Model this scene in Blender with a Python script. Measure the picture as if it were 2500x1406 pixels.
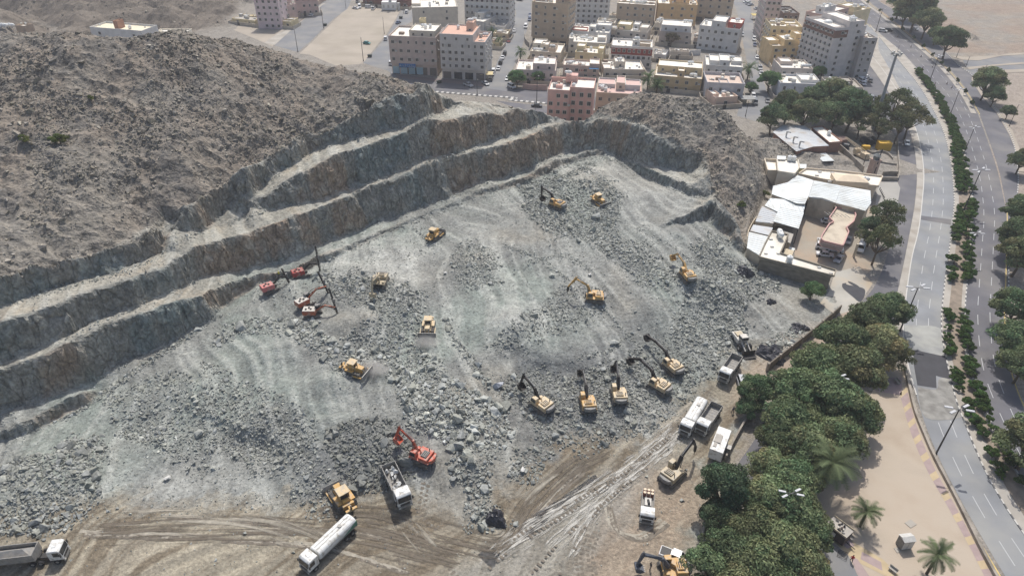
import bpy, bmesh, math, random
import numpy as np
from mathutils import Vector, Matrix
from mathutils.geometry import delaunay_2d_cdt, tessellate_polygon
random.seed(7); rng = np.random.default_rng(7)
S = bpy.context.scene; COL = S.collection
for o in list(bpy.data.objects): bpy.data.objects.remove(o)
R_ = math.radians; HAZE = True
# ---------------------------------------------------------------- camera
FPX, CX, CY, CAMH = 1667.0, 1250.0, 703.0, 100.0     # focal length in photo pixels, centre, drone height
_dn = np.array([-30.0, -2427.0, -FPX]); _up = -_dn/np.linalg.norm(_dn)
_fw = np.array([0, 0, -1.0]); _fw -= _fw.dot(_up)*_up; _fw /= np.linalg.norm(_fw)
WM = np.array([np.cross(_fw, _up), _fw, _up])          # world = WM @ cam
cam = bpy.data.cameras.new('camera'); camo = bpy.data.objects.new('camera', cam); COL.objects.link(camo)
cam.sensor_width = 36; cam.lens = FPX/2500*36; cam.clip_end = 9000; cam.clip_start = 1
camo.matrix_world = Matrix.Translation((0, 0, CAMH)) @ Matrix(WM.tolist()).to_4x4()
S.camera = camo
# ---------------------------------------------------------------- light
SUN_EL, SUN_AZ = 57.0, 7.0                             # azimuth clockwise from +Y
W = bpy.data.worlds.new('World'); S.world = W; W.use_nodes = True
nt = W.node_tree; nt.nodes.clear()
sky = nt.nodes.new('ShaderNodeTexSky'); sky.sky_type = 'NISHITA'; sky.sun_disc = False
sky.sun_elevation = R_(SUN_EL); sky.sun_rotation = R_(SUN_AZ); sky.dust_density = 3.0; sky.air_density = 1.0
bg = nt.nodes.new('ShaderNodeBackground'); bg.inputs[1].default_value = 0.135
wo = nt.nodes.new('ShaderNodeOutputWorld'); nt.links.new(sky.outputs[0], bg.inputs[0]); nt.links.new(bg.outputs[0], wo.inputs[0])
sl = bpy.data.lights.new('sun', 'SUN'); sl.energy = 3.75; sl.angle = R_(0.6); sl.color = (1.0, 0.965, 0.915)
so = bpy.data.objects.new('sun', sl); COL.objects.link(so)
sd = Vector((math.sin(R_(SUN_AZ))*math.cos(R_(SUN_EL)), math.cos(R_(SUN_AZ))*math.cos(R_(SUN_EL)), math.sin(R_(SUN_EL))))
so.rotation_euler = (-sd).to_track_quat('-Z', 'Y').to_euler(); so.location = (0, 0, 300)
S.view_settings.view_transform = 'Standard'; S.view_settings.look = 'None'; S.view_settings.exposure = 0.0; S.view_settings.gamma = 1
S.view_settings.use_curve_mapping = False
S.render.engine = 'CYCLES'; S.cycles.max_bounces = 5; S.cycles.diffuse_bounces = 3
# ---------------------------------------------------------------- surveying: photo pixel -> place on the ground
def P(u, v, z=0.0):
    d = WM @ np.array([u-CX, -(v-CY), -FPX]); t = (z-CAMH)/d[2]
    return Vector((d[0]*t, d[1]*t, z))
def Yof(u, v): return P(u, v, 0)[1]
def proj(x, y, z):
    d = np.stack([np.asarray(x, float)+0*z, np.asarray(y, float)+0*z, np.asarray(z, float)-CAMH], -1) @ WM
    return CX-FPX*d[..., 0]/d[..., 2], CY+FPX*d[..., 1]/d[..., 2]
def crop(ox, oy, s): return lambda *a: [(ox+a[i]/s, oy+a[i+1]/s) for i in range(0, len(a), 2)]
def LN(s): return np.array([float(t) for t in s.replace(';', ',').split(',')]).reshape(-1, 2)
# ---------------------------------------------------------------- object helpers
def setp(o, label=None, cat=None, group=None, kind=None):
    if label: o['label'] = label
    if cat: o['category'] = cat
    if group: o['group'] = group
    if kind: o['kind'] = kind
    return o
def thing(name, label, cat, loc=(0, 0, 0), rz=0.0, group=None):
    o = bpy.data.objects.new(name, None); COL.objects.link(o); o.empty_display_size = .5
    o.location = loc; o.rotation_euler = (0, 0, rz); return setp(o, label, cat, group)
def linkmesh(name, me, parent=None, loc=None, rot=None, scale=None, color=None):
    o = bpy.data.objects.new(name, me); COL.objects.link(o)
    if parent: o.parent = parent
    if loc is not None: o.location = loc
    if rot is not None: o.rotation_euler = rot
    if scale is not None: o.scale = scale
    if color is not None: o.color = (*color, 1)
    return o
def dup(root, loc=None, rz=None, label=None, group=None, scale=None, color=None):
    r = root.copy(); COL.objects.link(r)
    if loc is not None: r.location = loc
    if rz is not None: r.rotation_euler = (0, 0, rz)
    if label: r['label'] = label
    if group: r['group'] = group
    if scale: r.scale = (scale,)*3 if not hasattr(scale, '__len__') else scale
    if color: r.color = (*color, 1)
    for ch in list(root.children):
        c = ch.copy(); COL.objects.link(c); c.parent = r
        if color and ch.get('paint'): c.color = (*color, 1)
        for g in ch.children:
            d = g.copy(); COL.objects.link(d); d.parent = c
    return r
class MB:
    def __init__(s): s.v = []; s.f = []; s.m = []; s.mi = 0
    def raw(s, vs, fs):
        b = len(s.v); s.v += [tuple(p) for p in vs]; s.f += [tuple(b+i for i in f) for f in fs]; s.m += [s.mi]*len(fs); return s
    def mat(s, i): s.mi = i; return s
    def box(s, x0, x1, y0, y1, z0, z1, M=None):
        vs = [Vector((x, y, z)) for z in (z0, z1) for x, y in ((x0, y0), (x1, y0), (x1, y1), (x0, y1))]
        if M is not None: vs = [M @ p for p in vs]
        return s.raw(vs, [(3, 2, 1, 0), (4, 5, 6, 7), (0, 1, 5, 4), (1, 2, 6, 5), (2, 3, 7, 6), (3, 0, 4, 7)])
    def cbox(s, c, d, M=None): return s.box(c[0]-d[0]/2, c[0]+d[0]/2, c[1]-d[1]/2, c[1]+d[1]/2, c[2]-d[2]/2, c[2]+d[2]/2, M)
    def prism(s, poly, z0, z1, top=None):          # poly in xy
        n = len(poly); t = top or poly
        a = sum(poly[i][0]*poly[(i+1) % n][1]-poly[(i+1) % n][0]*poly[i][1] for i in range(n))
        if a < 0: poly = poly[::-1]; t = t[::-1]
        s.raw([(p[0], p[1], z0) for p in poly]+[(p[0], p[1], z1) for p in t],
              [tuple(range(n-1, -1, -1)), tuple(range(n, 2*n))]+[(i, (i+1) % n, n+(i+1) % n, n+i) for i in range(n)]); return s
    def side(s, poly, y0, y1, M=None):              # poly in xz, extruded along y
        n = len(poly)
        a = sum(poly[i][0]*poly[(i+1) % n][1]-poly[(i+1) % n][0]*poly[i][1] for i in range(n))
        if a > 0: poly = poly[::-1]
        vs = [Vector((p[0], y0, p[1])) for p in poly]+[Vector((p[0], y1, p[1])) for p in poly]
        if M is not None: vs = [M @ p for p in vs]
        s.raw(vs, [tuple(range(n-1, -1, -1)), tuple(range(n, 2*n))]+[(i, (i+1) % n, n+(i+1) % n, n+i) for i in range(n)]); return s
    def tube(s, a, b, r0, r1=None, n=8, caps=True):
        a = Vector(a); b = Vector(b); r1 = r0 if r1 is None else r1; d = (b-a)
        if d.length < 1e-6: return s
        q = d.to_track_quat('Z', 'Y'); X = q @ Vector((1, 0, 0)); Y = q @ Vector((0, 1, 0)); vs = []
        for c, r in ((a, r0), (b, r1)):
            for i in range(n):
                t = 2*math.pi*i/n; vs.append(c+X*(r*math.cos(t))+Y*(r*math.sin(t)))
        fs = [(i, (i+1) % n, n+(i+1) % n, n+i) for i in range(n)]
        if caps: fs += [tuple(range(n-1, -1, -1)), tuple(range(n, 2*n))]
        return s.raw(vs, fs)
    def path(s, pts, r, n=6):
        for i in range(len(pts)-1): s.tube(pts[i], pts[i+1], r, r, n)
        return s
    def bar(s, a, b, w, h):                          # rectangular beam a->b
        a = Vector(a); b = Vector(b); q = (b-a).to_track_quat('X', 'Z')
        M = Matrix.Translation(a) @ q.to_matrix().to_4x4(); return s.box(0, (b-a).length, -w/2, w/2, -h/2, h/2, M)
    def ball(s, c, r, n=8, k=5, sz=1.0):
        vs = [(c[0], c[1], c[2]-r*sz)]
        for j in range(1, k):
            ph = math.pi*j/k
            for i in range(n):
                t = 2*math.pi*i/n; vs.append((c[0]+r*math.sin(ph)*math.cos(t), c[1]+r*math.sin(ph)*math.sin(t), c[2]-r*sz*math.cos(ph)))
        vs.append((c[0], c[1], c[2]+r*sz)); fs = []
        for i in range(n): fs.append((0, 1+(i+1) % n, 1+i)); fs.append((len(vs)-1, 1+(k-2)*n+i, 1+(k-2)*n+(i+1) % n))
        for j in range(k-2):
            for i in range(n): fs.append((1+j*n+i, 1+j*n+(i+1) % n, 1+(j+1)*n+(i+1) % n, 1+(j+1)*n+i))
        return s.raw(vs, fs)
    def mesh(s, name, mats, smooth=False):
        me = bpy.data.meshes.new(name); me.from_pydata(s.v, [], s.f)
        for m in (mats if isinstance(mats, (list, tuple)) else [mats]): me.materials.append(m)
        me.polygons.foreach_set('material_index', s.m)
        if smooth: me.polygons.foreach_set('use_smooth', [True]*len(s.f))
        me.update(); return me
    def build(s, name, mats, parent=None, bev=0.0, smooth=False, **k):
        me = s.mesh(name, mats, smooth); o = linkmesh(name, me, parent, **k)
        if bev:
            bm = bmesh.new(); bm.from_mesh(me)
            es = [e for e in bm.edges if len(e.link_faces) == 2 and e.calc_face_angle(0) > .5]
            bmesh.ops.bevel(bm, geom=es, offset=bev, segments=1, affect='EDGES', clamp_overlap=True); bm.to_mesh(me); bm.free()
        return o
def fastmesh(name, V, Fc, mats, cols=None, nv=None, smooth=False):
    me = bpy.data.meshes.new(name); n = len(Fc); k = Fc.shape[1]
    me.vertices.add(len(V)); me.vertices.foreach_set('co', np.ascontiguousarray(V, np.float32).ravel())
    me.loops.add(n*k); me.loops.foreach_set('vertex_index', np.ascontiguousarray(Fc, np.int32).ravel())
    me.polygons.add(n); me.polygons.foreach_set('loop_start', np.arange(n, dtype=np.int32)*k)
    me.polygons.foreach_set('use_smooth', np.full(n, smooth))
    for m in (mats if isinstance(mats, (list, tuple)) else [mats]): me.materials.append(m)
    me.update(calc_edges=True)
    if cols is not None:
        at = me.color_attributes.new('tint', 'FLOAT_COLOR', 'POINT'); c = np.ones((len(V), 4), np.float32); c[:, :cols.shape[1]] = cols
        at.data.foreach_set('color', c.ravel())
    return me
# ---------------------------------------------------------------- materials
def lin(r, g, b): return tuple(((c/255)/12.92 if c <= 10 else ((c/255+.055)/1.055)**2.4) for c in (r, g, b))
_mc = {}
def mat(name, col, rough=.8, metal=0.0, var=.15, scale=3.0, bump=0.0, bscale=None, dirt=None, dirts=1.0, spec=.4, objcol=False, stretch=None):
    if name in _mc: return _mc[name]
    m = bpy.data.materials.new(name); m.use_nodes = True; _mc[name] = m; n = m.node_tree.nodes; l = m.node_tree.links
    b = n['Principled BSDF']; b.inputs['Roughness'].default_value = rough; b.inputs['Metallic'].default_value = metal
    b.inputs['Specular IOR Level'].default_value = spec
    tc = n.new('ShaderNodeTexCoord'); mp = n.new('ShaderNodeMapping'); l.new(tc.outputs['Object'], mp.inputs[0])
    if stretch: mp.inputs['Scale'].default_value = stretch
    nz = n.new('ShaderNodeTexNoise'); nz.inputs['Scale'].default_value = scale; nz.inputs['Detail'].default_value = 5; l.new(mp.outputs[0], nz.inputs['Vector'])
    mr = n.new('ShaderNodeMapRange'); mr.inputs[1].default_value = .3; mr.inputs[2].default_value = .7
    mr.inputs[3].default_value = 1-var; mr.inputs[4].default_value = 1+var; l.new(nz.outputs[0], mr.inputs[0])
    mx = n.new('ShaderNodeMix'); mx.data_type = 'RGBA'; mx.blend_type = 'MULTIPLY'; mx.inputs[0].default_value = 1
    if objcol:
        oi = n.new('ShaderNodeObjectInfo'); l.new(oi.outputs['Color'], mx.inputs[6])
    else: mx.inputs[6].default_value = (*col, 1)
    l.new(mr.outputs[0], mx.inputs[7]); out = mx.outputs[2]
    if dirt:
        n2 = n.new('ShaderNodeTexNoise'); n2.inputs['Scale'].default_value = dirts; n2.inputs['Detail'].default_value = 6; l.new(mp.outputs[0], n2.inputs['Vector'])
        r2 = n.new('ShaderNodeMapRange'); r2.inputs[1].default_value = .45; r2.inputs[2].default_value = .72; l.new(n2.outputs[0], r2.inputs[0])
        m2 = n.new('ShaderNodeMix'); m2.data_type = 'RGBA'; l.new(r2.outputs[0], m2.inputs[0]); l.new(out, m2.inputs[6]); m2.inputs[7].default_value = (*dirt, 1); out = m2.outputs[2]
    l.new(out, b.inputs['Base Color'])
    if bump:
        bn = n.new('ShaderNodeBump'); bn.inputs['Strength'].default_value = bump; bn.inputs['Distance'].default_value = .1
        n3 = n.new('ShaderNodeTexNoise'); n3.inputs['Scale'].default_value = bscale or scale*4; n3.inputs['Detail'].default_value = 6
        l.new(mp.outputs[0], n3.inputs['Vector']); l.new(n3.outputs[0], bn.inputs['Height']); l.new(bn.outputs[0], b.inputs['Normal'])
    return m
# ---------------------------------------------------------------- numpy noise
def _hash(i, j, k, s):
    h = (i*374761393+j*668265263+k*2147483647+s*144665) & 0xffffffff
    h = ((h ^ (h >> 13))*1274126177) & 0xffffffff; h = (h ^ (h >> 16))
    return (h & 0xffff)/65535.0
def vnoise(x, y, z=0.0, s=0):
    x = np.asarray(x, float); y = np.asarray(y, float); z = np.asarray(z, float)+0*x
    i = np.floor(x).astype(np.int64); j = np.floor(y).astype(np.int64); k = np.floor(z).astype(np.int64)
    fx = x-i; fy = y-j; fz = z-k; fx = fx*fx*(3-2*fx); fy = fy*fy*(3-2*fy); fz = fz*fz*(3-2*fz); r = 0
    for a in (0, 1):
        for b in (0, 1):
            for c in (0, 1):
                r = r+_hash(i+a, j+b, k+c, s)*(fx if a else 1-fx)*(fy if b else 1-fy)*(fz if c else 1-fz)
    return r*2-1
def fbm(x, y, z=0.0, o=4, s=0, g=.5):
    r = 0; a = 1; t = 0
    for q in range(o): r = r+a*vnoise(x, y, z, s+q*17); t += a; a *= g; x = x*2.03+3.1; y = y*2.03+7.7; z = z*2.03+1.3
    return r/t
def inpoly(u, v, poly):
    c = np.zeros(np.shape(u), bool); n = len(poly)
    for i in range(n):
        x0, y0 = poly[i]; x1, y1 = poly[(i+1) % n]
        if y0 == y1: continue
        c ^= ((y0 > v) != (y1 > v)) & (u < (x1-x0)*(v-y0)/(y1-y0)+x0)
    return c
def sstep(a, b, x): t = np.clip((x-a)/(b-a), 0, 1); return t*t*(3-2*t)
# ================================================================ TERRAIN: benches of the quarry, hills, pit floor
T3 = LN("0,1076;57,1056;128,1025;185,996;228,979;247,953")
C3 = LN("0,1050;71,1019;142,988;199,962;247,951")
T2 = LN("0,1016;100,976;171,951;242,919;284,897;370,860;427,831;471,798;514,772;540,742;573,718;613,698;656,678;721,662;796,632;880,596;950,568;1020,537;1076,514;1132,492;1200,472;1305,439;1342,422;1399,393;1442,382;1484,385;1513,396;1556,422;1612,445;1684,473;1722,484")
C2 = LN("0,904;51,894;94,874;159,845;227,817;284,793;341,770;400,747;474,721;537,701;582,681;656,661;727,644;798,613;855,596;900,579;976,548;1042,523;1084,505;1141,483;1200,459;1285,428;1342,399;1399,382;1442,368;1470,366;1499,376;1536,393;1578,405;1627,428;1685,453;1734,476")
T1 = LN("0,887;85,853;159,827;242,782;327,753;370,730;438,702;500,673;585,656;684,627;770,599;827,576;914,545;999,517;1084,488;1170,451;1227,435;1300,405;1328,393;1382,371;1427,362;1470,358;1501,371;1556,393;1627,408;1684,418")
C1 = LN("0,790;105,762;182,739;242,710;327,682;398,654;457,621;505,596;542,584;585,570;628,556;670,539;701,527;770,510;798,496;857,471;942,443;999,423;1056,400;1141,380;1200,360;1237,345;1294,328;1359,305;1382,300;1427,298;1456,288;1484,288;1527,302;1570,314;1598,331;1627,339;1643,354;1685,370;1714,385")
TU = LN("559,547;605,527;656,513;699,502;755,493;827,468;914,440;1042,395;1127,372;1184,349;1227,332;1285,314;1336,297")
CU = LN("582,530;642,485;684,445;730,425;784,394;827,371;914,349;976,329;1010,309;1047,296;1084,296;1121,289;1192,272;1227,279;1251,263;1294,260;1314,268;1342,285")
T0 = LN("0,750;71,727;142,709;225,682;284,670;341,648;398,619;431,593;500,562;528,536;553,510;610,485;647,451;687,417;718,397;750,371;798,354;880,338;936,321;999,304;1036,286;1070,275;1113,258")
C0 = LN("0,668;60,645;170,628;250,610;330,585;400,545;445,499;485,476;559,434;605,408;647,391;701,357;741,337;778,320;800,318;857,286;885,261;911,247;936,230;970,222;1005,218;1019,198;1044,201;1070,228;1113,250")
def ext(l, n=260, dv=None):
    (u0, v0), (u1, v1) = l[0], l[min(3, len(l)-1)]; s = (v1-v0)/(u1-u0) if dv is None else dv
    return np.vstack([[[u0-n, v0-n*s*.9], [u0-n*.5, v0-n*.5*s]], l])
T3, C3, T2, C2, T1, C1, T0, C0 = [ext(l, dv=-.42) for l in (T3, C3, T2, C2, T1, C1, T0, C0)]
def ease(l, z, w=60):   # smooth a height profile along u
    u = l[:, 0]; return np.array([np.average(z, weights=np.exp(-((u-q)/w)**2)) for q in u])
def crest(toe, tz, cr, s=.42):
    o = []
    for u, v in cr:
        vt = np.interp(u, toe[:, 0], toe[:, 1]); zt = np.interp(u, toe[:, 0], tz)
        Y0 = Yof(u, v); o.append((Y0-P(u, vt, zt)[1]+s*zt)/(Y0/100+s))
    return np.array(o)
tz3 = np.interp(T3[:, 0], [0, 247], [.8, 1.2]); cz3 = np.maximum(crest(T3, tz3, C3), 1.3)
tz2 = np.interp(T2[:, 0], [150, 247, 420, 520, 640, 1700], [3.0, 2.6, 2.8, 4.4, 6.0, 6.0])
cz2 = crest(T2, tz2, C2); tz1 = np.interp(T1[:, 0], C2[:, 0], cz2)
cz1 = crest(T1, tz1, C1); tz0 = np.interp(T0[:, 0], C1[:, 0], cz1); tzu = np.interp(TU[:, 0], C1[:, 0], cz1)
czu = crest(TU, tzu, CU); m_ = T0[:, 0] > 582; tz0[m_] = np.interp(T0[m_, 0], CU[:, 0], czu)
tz0 = tz0+2.4*np.exp(-((T0[:, 0]-585)/55.0)**2)
cz0 = crest(T0, tz0, C0)
pts = []; cons = []
def addline(l, z):
    b = len(pts)
    for i, ((u, v), h) in enumerate(zip(l, z)):
        p = P(u, v, h); pts.append((p.x, p.y, h))
        if i: cons.append((b+i-1, b+i))
def addpx(s):
    for q in s.split(';'):
        u, v, h = map(float, q.split(',')); p = P(u, v, h); pts.append((p.x, p.y, h))
for l, z in ((T3, tz3), (C3, cz3), (T2, tz2), (C2, cz2), (T1, tz1), (C1, cz1), (TU, tzu), (CU, czu), (T0, tz0), (C0, cz0)): addline(l, z)
RG = np.array([float(t) for t in "-260,85,49;0,65,53.5;100,60,54.5;200,58,54.5;300,64,54;380,72,53;500,74,50;560,84,48.5;640,94,44.5;700,130,41;760,150,39.5;830,155,39.5;880,158,39.8;950,172,39;1010,194,38".replace(';', ',').split(',')]).reshape(-1, 3)
addline(RG[:, :2], RG[:, 2])
for u, v, h in RG:
    p = P(u, v, h); pts.append((p.x*1.05, p.y+30, h*.45)); pts.append((p.x*1.15, p.y+68, 0.0))
RS = np.array([float(t) for t in "1420,288,17;1450,274,18;1500,240,21.5;1540,213,25;1570,205,27;1600,205,28;1671,210,27.5;1728,230,26;1771,248,24.5;1805,270,21.5;1836,305,16;1870,316,10;1913,339,4;1940,362,0.3".replace(';', ',').split(',')]).reshape(-1, 3)
addline(RS[:, :2], RS[:, 2])
for u, v, h in RS[:-1]:
    p = P(u, v, h); pts.append((p.x*1.03, p.y+h*.55, h*.35)); pts.append((p.x*1.05, p.y+h*1.05, 0.0))
SU = [(1070, 229, 30), (1120, 236, 27), (1200, 244, 25.5), (1280, 256, 24), (1342, 275, 20), (1385, 289, 17.5)]
for u, v, h in SU:
    p = P(u, v, h); pts.append((p.x, p.y, h)); pts.append((p.x+2, p.y+18, h*.4)); pts.append((p.x+4, p.y+38, 0.0))
# natural slope interior, gully, right ridge, cut face at the foot of the right ridge
addpx("1760,370,16;1740,410,13;1790,400,12;1830,360,9;1862,388,2.0;1905,372,3.5;1790,470,8.5;1830,450,5;1873,427,.6;1884,447,0;1856,501,0;1836,541,0;1825,584,0;1770,450,11.5")
addline(LN("1739,484;1771,518;1799,555;1803,574"), [9.5, 9, 7.2, 5.5]); addline(LN("1734,527;1759,561;1797,600"), [4.6, 4.0, 3.0])
# pit floor and muddy yard
addpx("600,760,5.0;900,640,6.2;1300,480,6.5;1450,460,7;1600,560,5.8;1720,600,4.2;1000,700,6.2;1200,640,6.2;1200,760,5.6;1450,720,5.2;1650,680,4.2;1300,850,5.2;1340,905,2.6;1750,760,2.2;1770,700,3.4;1850,700,1;1830,620,1;1900,690,0.4;1990,730,0;2045,760,0;700,900,4.2;1000,880,4.4;1150,950,3.6;1300,1000,1.9;1500,1000,1.6;1500,900,2.6;1650,900,1.2;1650,800,2.6;1780,850,.2;1700,1000,0;1400,1070,.8;1330,1100,.7;1250,1130,.6;1100,1180,.6;950,1160,.7;900,1050,2.6;800,1130,1.4;640,1040,3.4;620,1090,1.2;300,1130,1.2;250,1230,.3;450,1000,2.4;400,930,2.4;650,1230,.2;800,1260,0;1200,1290,0;1500,1150,0;0,1280,.1;-200,1280,.1;1860,880,0;1900,850,0;0,1160,1.2;-220,1180,1")
for w in [(-900, -300, 0), (900, -300, 0), (0, -300, 0), (-60, 60, 0), (0, 60, 0), (60, 60, 0), (-120, 70, 0), (-200, 60, 0), (100, 80, 0), (130, 140, 0), (150, 220, 0), (120, 260, 0), (60, 275, 0), (0, 280, 0), (-40, 285, 0), (-400, 300, 0),
          (-900, 250, 0), (-330, 250, 12), (-330, 150, 26), (-330, 60, 6), (-250, 385, 0), (-150, 372, 0), (-330, 390, 2), (-100, 330, 0), (-230, 300, 0), (-900, 3000, 60), (900, 3000, 0), (900, 250, 0), (900, 900, 0)]: pts.append(w)
# far brown hill behind the town on the left
addpx("-300,78,3;0,80,1;300,80,.3;480,88,0;575,72,0;588,40,0;600,10,0;-300,30,14;0,35,11;200,30,10;380,25,8;500,30,4;0,0,19;200,0,18;400,0,14;520,0,7")
for w in [(-420, 470, 55), (-300, 480, 48), (-200, 500, 34), (-150, 520, 12), (-400, 650, 95), (-220, 680, 70), (-100, 800, 20), (-130, 480, 0), (0, 600, 0), (300, 600, 0), (700, 700, 0)]: pts.append(w)
# brown rise beyond the highway on the right
addpx("2450,20,4;2600,60,5;2350,-10,3;2260,40,0;2380,100,0;2500,125,0;2230,-20,0")
P2 = [Vector(p[:2]) for p in pts]
dv_, de_, df_, ov_, _, _ = delaunay_2d_cdt(P2, cons, [], 0, 1e-4)
ZV = []
for i, src in enumerate(ov_):
    if src: ZV.append(pts[src[0]][2])
    else:
        d = sorted(((Vector(p[:2])-dv_[i]).length, p[2]) for p in pts)[:2]; ZV.append(.5*(d[0][1]+d[1][1]))
GX0, GX1, GY0, GY1, GS = -460.0, 260.0, -20.0, 720.0, .5
gx = np.arange(GX0, GX1+.01, GS); gy = np.arange(GY0, GY1+.01, GS); ZR = np.zeros((len(gy), len(gx)))
for f in df_:
    a, b, c = [dv_[i] for i in f]; za, zb, zc = [ZV[i] for i in f]
    i0, i1 = np.searchsorted(gx, [min(a.x, b.x, c.x)-1e-6, max(a.x, b.x, c.x)+1e-6]); j0, j1 = np.searchsorted(gy, [min(a.y, b.y, c.y)-1e-6, max(a.y, b.y, c.y)+1e-6])
    if i0 >= i1 or j0 >= j1 or (za == 0 and zb == 0 and zc == 0): continue
    D = (b.y-c.y)*(a.x-c.x)+(c.x-b.x)*(a.y-c.y)
    if abs(D) < 1e-9: continue
    X, Y = np.meshgrid(gx[i0:i1], gy[j0:j1]); w0 = ((b.y-c.y)*(X-c.x)+(c.x-b.x)*(Y-c.y))/D; w1 = ((c.y-a.y)*(X-c.x)+(a.x-c.x)*(Y-c.y))/D; w2 = 1-w0-w1
    k = (w0 >= -1e-7) & (w1 >= -1e-7) & (w2 >= -1e-7); ZR[j0:j1, i0:i1][k] = (w0*za+w1*zb+w2*zc)[k]
def bil(A, x, y):
    fx = np.clip((x-GX0)/GS, 0, len(gx)-1.001); fy = np.clip((y-GY0)/GS, 0, len(gy)-1.001); i = fx.astype(int); j = fy.astype(int); fx = fx-i; fy = fy-j
    return (A[j, i]*(1-fx)+A[j, i+1]*fx)*(1-fy)+(A[j+1, i]*(1-fx)+A[j+1, i+1]*fx)*fy
XX, YY = np.meshgrid(gx, gy)
US, VS = proj(XX, YY, ZR)
# the worked ground of the quarry (photo outline, carried to the ground)
PIT = [tuple(p) for p in C0[::-1]]+[(-260, 1700), (1560, 1700), (1700, 1330), (1760, 1160), (1870, 910), (2050, 757), (2030, 700), (1850, 625), (1815, 590), (1790, 520), (1745, 470), (1725, 400), (1640, 345), (1560, 300), (1440, 272), (1300, 262), (1200, 250), (1120, 244)]
HP = [1, 1]
pitm = inpoly(US, VS, PIT) & (YY < 232)
nat = (~pitm) & (ZR > .05)
gy_, gx_ = np.gradient(ZR, GS); STEEP = sstep(.75, 1.6, np.hypot(gx_, gy_))
def blur(A, n):
    for _ in range(n):
        A = (A+np.roll(A, 1, 0)+np.roll(A, -1, 0)+np.roll(A, 1, 1)+np.roll(A, -1, 1))/5
    return A
NATM = blur(nat.astype(float), 4)*sstep(.0, 3.0, ZR); PITM = blur(pitm.astype(float), 3); STM = blur(STEEP*pitm, 1)
FARM = sstep(330, 380, YY)
_k = blur((nat & (YY > 60)).astype(float), 6)**2; _lo = blur(ZR, 3)[::4, ::4]; _lo = blur(_lo, 14)
_y = np.minimum((np.arange(len(gy))/4), _lo.shape[0]-1.001); _x = np.minimum((np.arange(len(gx))/4), _lo.shape[1]-1.001); _j = _y.astype(int)[:, None]; _i = _x.astype(int)[None]; _fy = (_y-_y.astype(int))[:, None]; _fx = (_x-_x.astype(int))[None]
_sm = (_lo[_j, _i]*(1-_fx)+_lo[_j, _i+1]*_fx)*(1-_fy)+(_lo[_j+1, _i]*(1-_fx)+_lo[_j+1, _i+1]*_fx)*_fy
ZR = ZR*(1-_k)+_sm*_k
# heaps, ridges and hollows of the pit floor: (u,v, radius m, height m)
for (u, v, r, h) in [(1440, 440, 9, 2.2), (1150, 640, 7, 1.2), (870, 670, 8, 1.5), (1740, 720, 9, 2.6), (1700, 690, 7, 2.0), (880, 800, 7, 1.8), (700, 850, 8, 1.4), (810, 940, 7, 2.0), (1240, 800, 8, 1.4), (1250, 760, 5, .8),
                     (1270, 870, 6, -1.3), (1050, 1000, 9, 1.6), (480, 960, 7, 1.4), (530, 910, 6, 1.2), (650, 1075, 6, -1.2), (1150, 1150, 6, 1.3), (900, 1110, 8, 1.4), (150, 1180, 10, 1.2), (1410, 1130, 5, .7), (340, 1040, 6, -1.0),
                     (1870, 850, 4, .8), (1370, 980, 6, 1.0), (1600, 760, 8, 1.3), (1550, 620, 7, .9), (1350, 520, 8, 1.1), (1480, 520, 7, 1.0), (1640, 580, 6, .9), (760, 1130, 5, 1.0), (700, 700, 6, .9), (1440, 340, 0.1, 0), (1180, 1240, 4, .9), (1720, 870, 5, .7)]:
    z0 = 4.0; p = P(u, v, z0)
    for _ in range(3): p = P(u, v, float(bil(ZR, p.x, p.y)))
    d2 = (XX-p.x)**2+((YY-p.y)*1.15)**2; ZR += PITM*h*np.exp(-d2/(r*r*.6))
def streak(x, y, ang, s_, l=.05, w=.75):
    c, s2 = math.cos(ang), math.sin(ang); return fbm((x*c+y*s2)*l, (-x*s2+y*c)*w, 0, 3, s_)
_a = P(1500, 560, 6); _b = P(1740, 830, 3); ANG1 = math.atan2((_b-_a).y, (_b-_a).x)
_a = P(1000, 1400, 0); _b = P(1700, 1000, 0); ANG2 = math.atan2((_b-_a).y, (_b-_a).x)
def terr(x, y):
    x = np.asarray(x, float); y = np.asarray(y, float)
    pm = bil(PITM, x, y); nm = bil(NATM, x, y)
    wx = x+(fbm(x*.16, y*.16, 0, 4, 3)*1.5+fbm(x*.9, y*.9, 0, 2, 5)*.35)*pm; wy = y+(fbm(x*.16, y*.16, 5, 4, 9)*1.5+fbm(x*.9, y*.9, 9, 2, 11)*.35)*pm
    z = bil(ZR, wx, wy); st = bil(STM, wx, wy); far = bil(FARM, x, y)
    rough = 1-np.abs(fbm(x*.22, y*.22, 0, 4, 21)); k = sstep(.05, .8, z)
    z = z+nm*(fbm(x*.045, y*.045, 0, 4, 31)*3.0*(1+far*1.5)+(rough-.75)*2.4*(1-.3*far)+fbm(x*.7, y*.7, 0, 3, 41)*.5+(np.abs(fbm(x*.035+y*.012, y*.02, 3, 3, 45))-.25)*4.0*sstep(.5, 1, nm))
    z = z+pm*st*fbm(x*.5, y*.5, z*.35, 3, 51)*.9
    z = z+pm*(1-st)*k*.42*streak(x+fbm(x*.03, y*.03, 0, 2, 301)*14, y+fbm(x*.03, y*.03, 4, 2, 303)*14, ANG1, 305)+pm*(1-k)*.07*streak(x+fbm(x*.02, y*.02, 0, 2, 311)*16, y, ANG2, 313, .03, .8)
    z = z+pm*(1-st)*k*(fbm(x*.09, y*.09, 0, 3, 61)*1.0+fbm(x*.035, y*.035, 0, 2, 67)*1.1+fbm(x*.6, y*.6, 0, 3, 71)*.22)+pm*(1-k)*(fbm(x*.12, y*.12, 2, 3, 63)*.12+fbm(x*.9, y*.9, 2, 2, 65)*.05)
    return z
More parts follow.
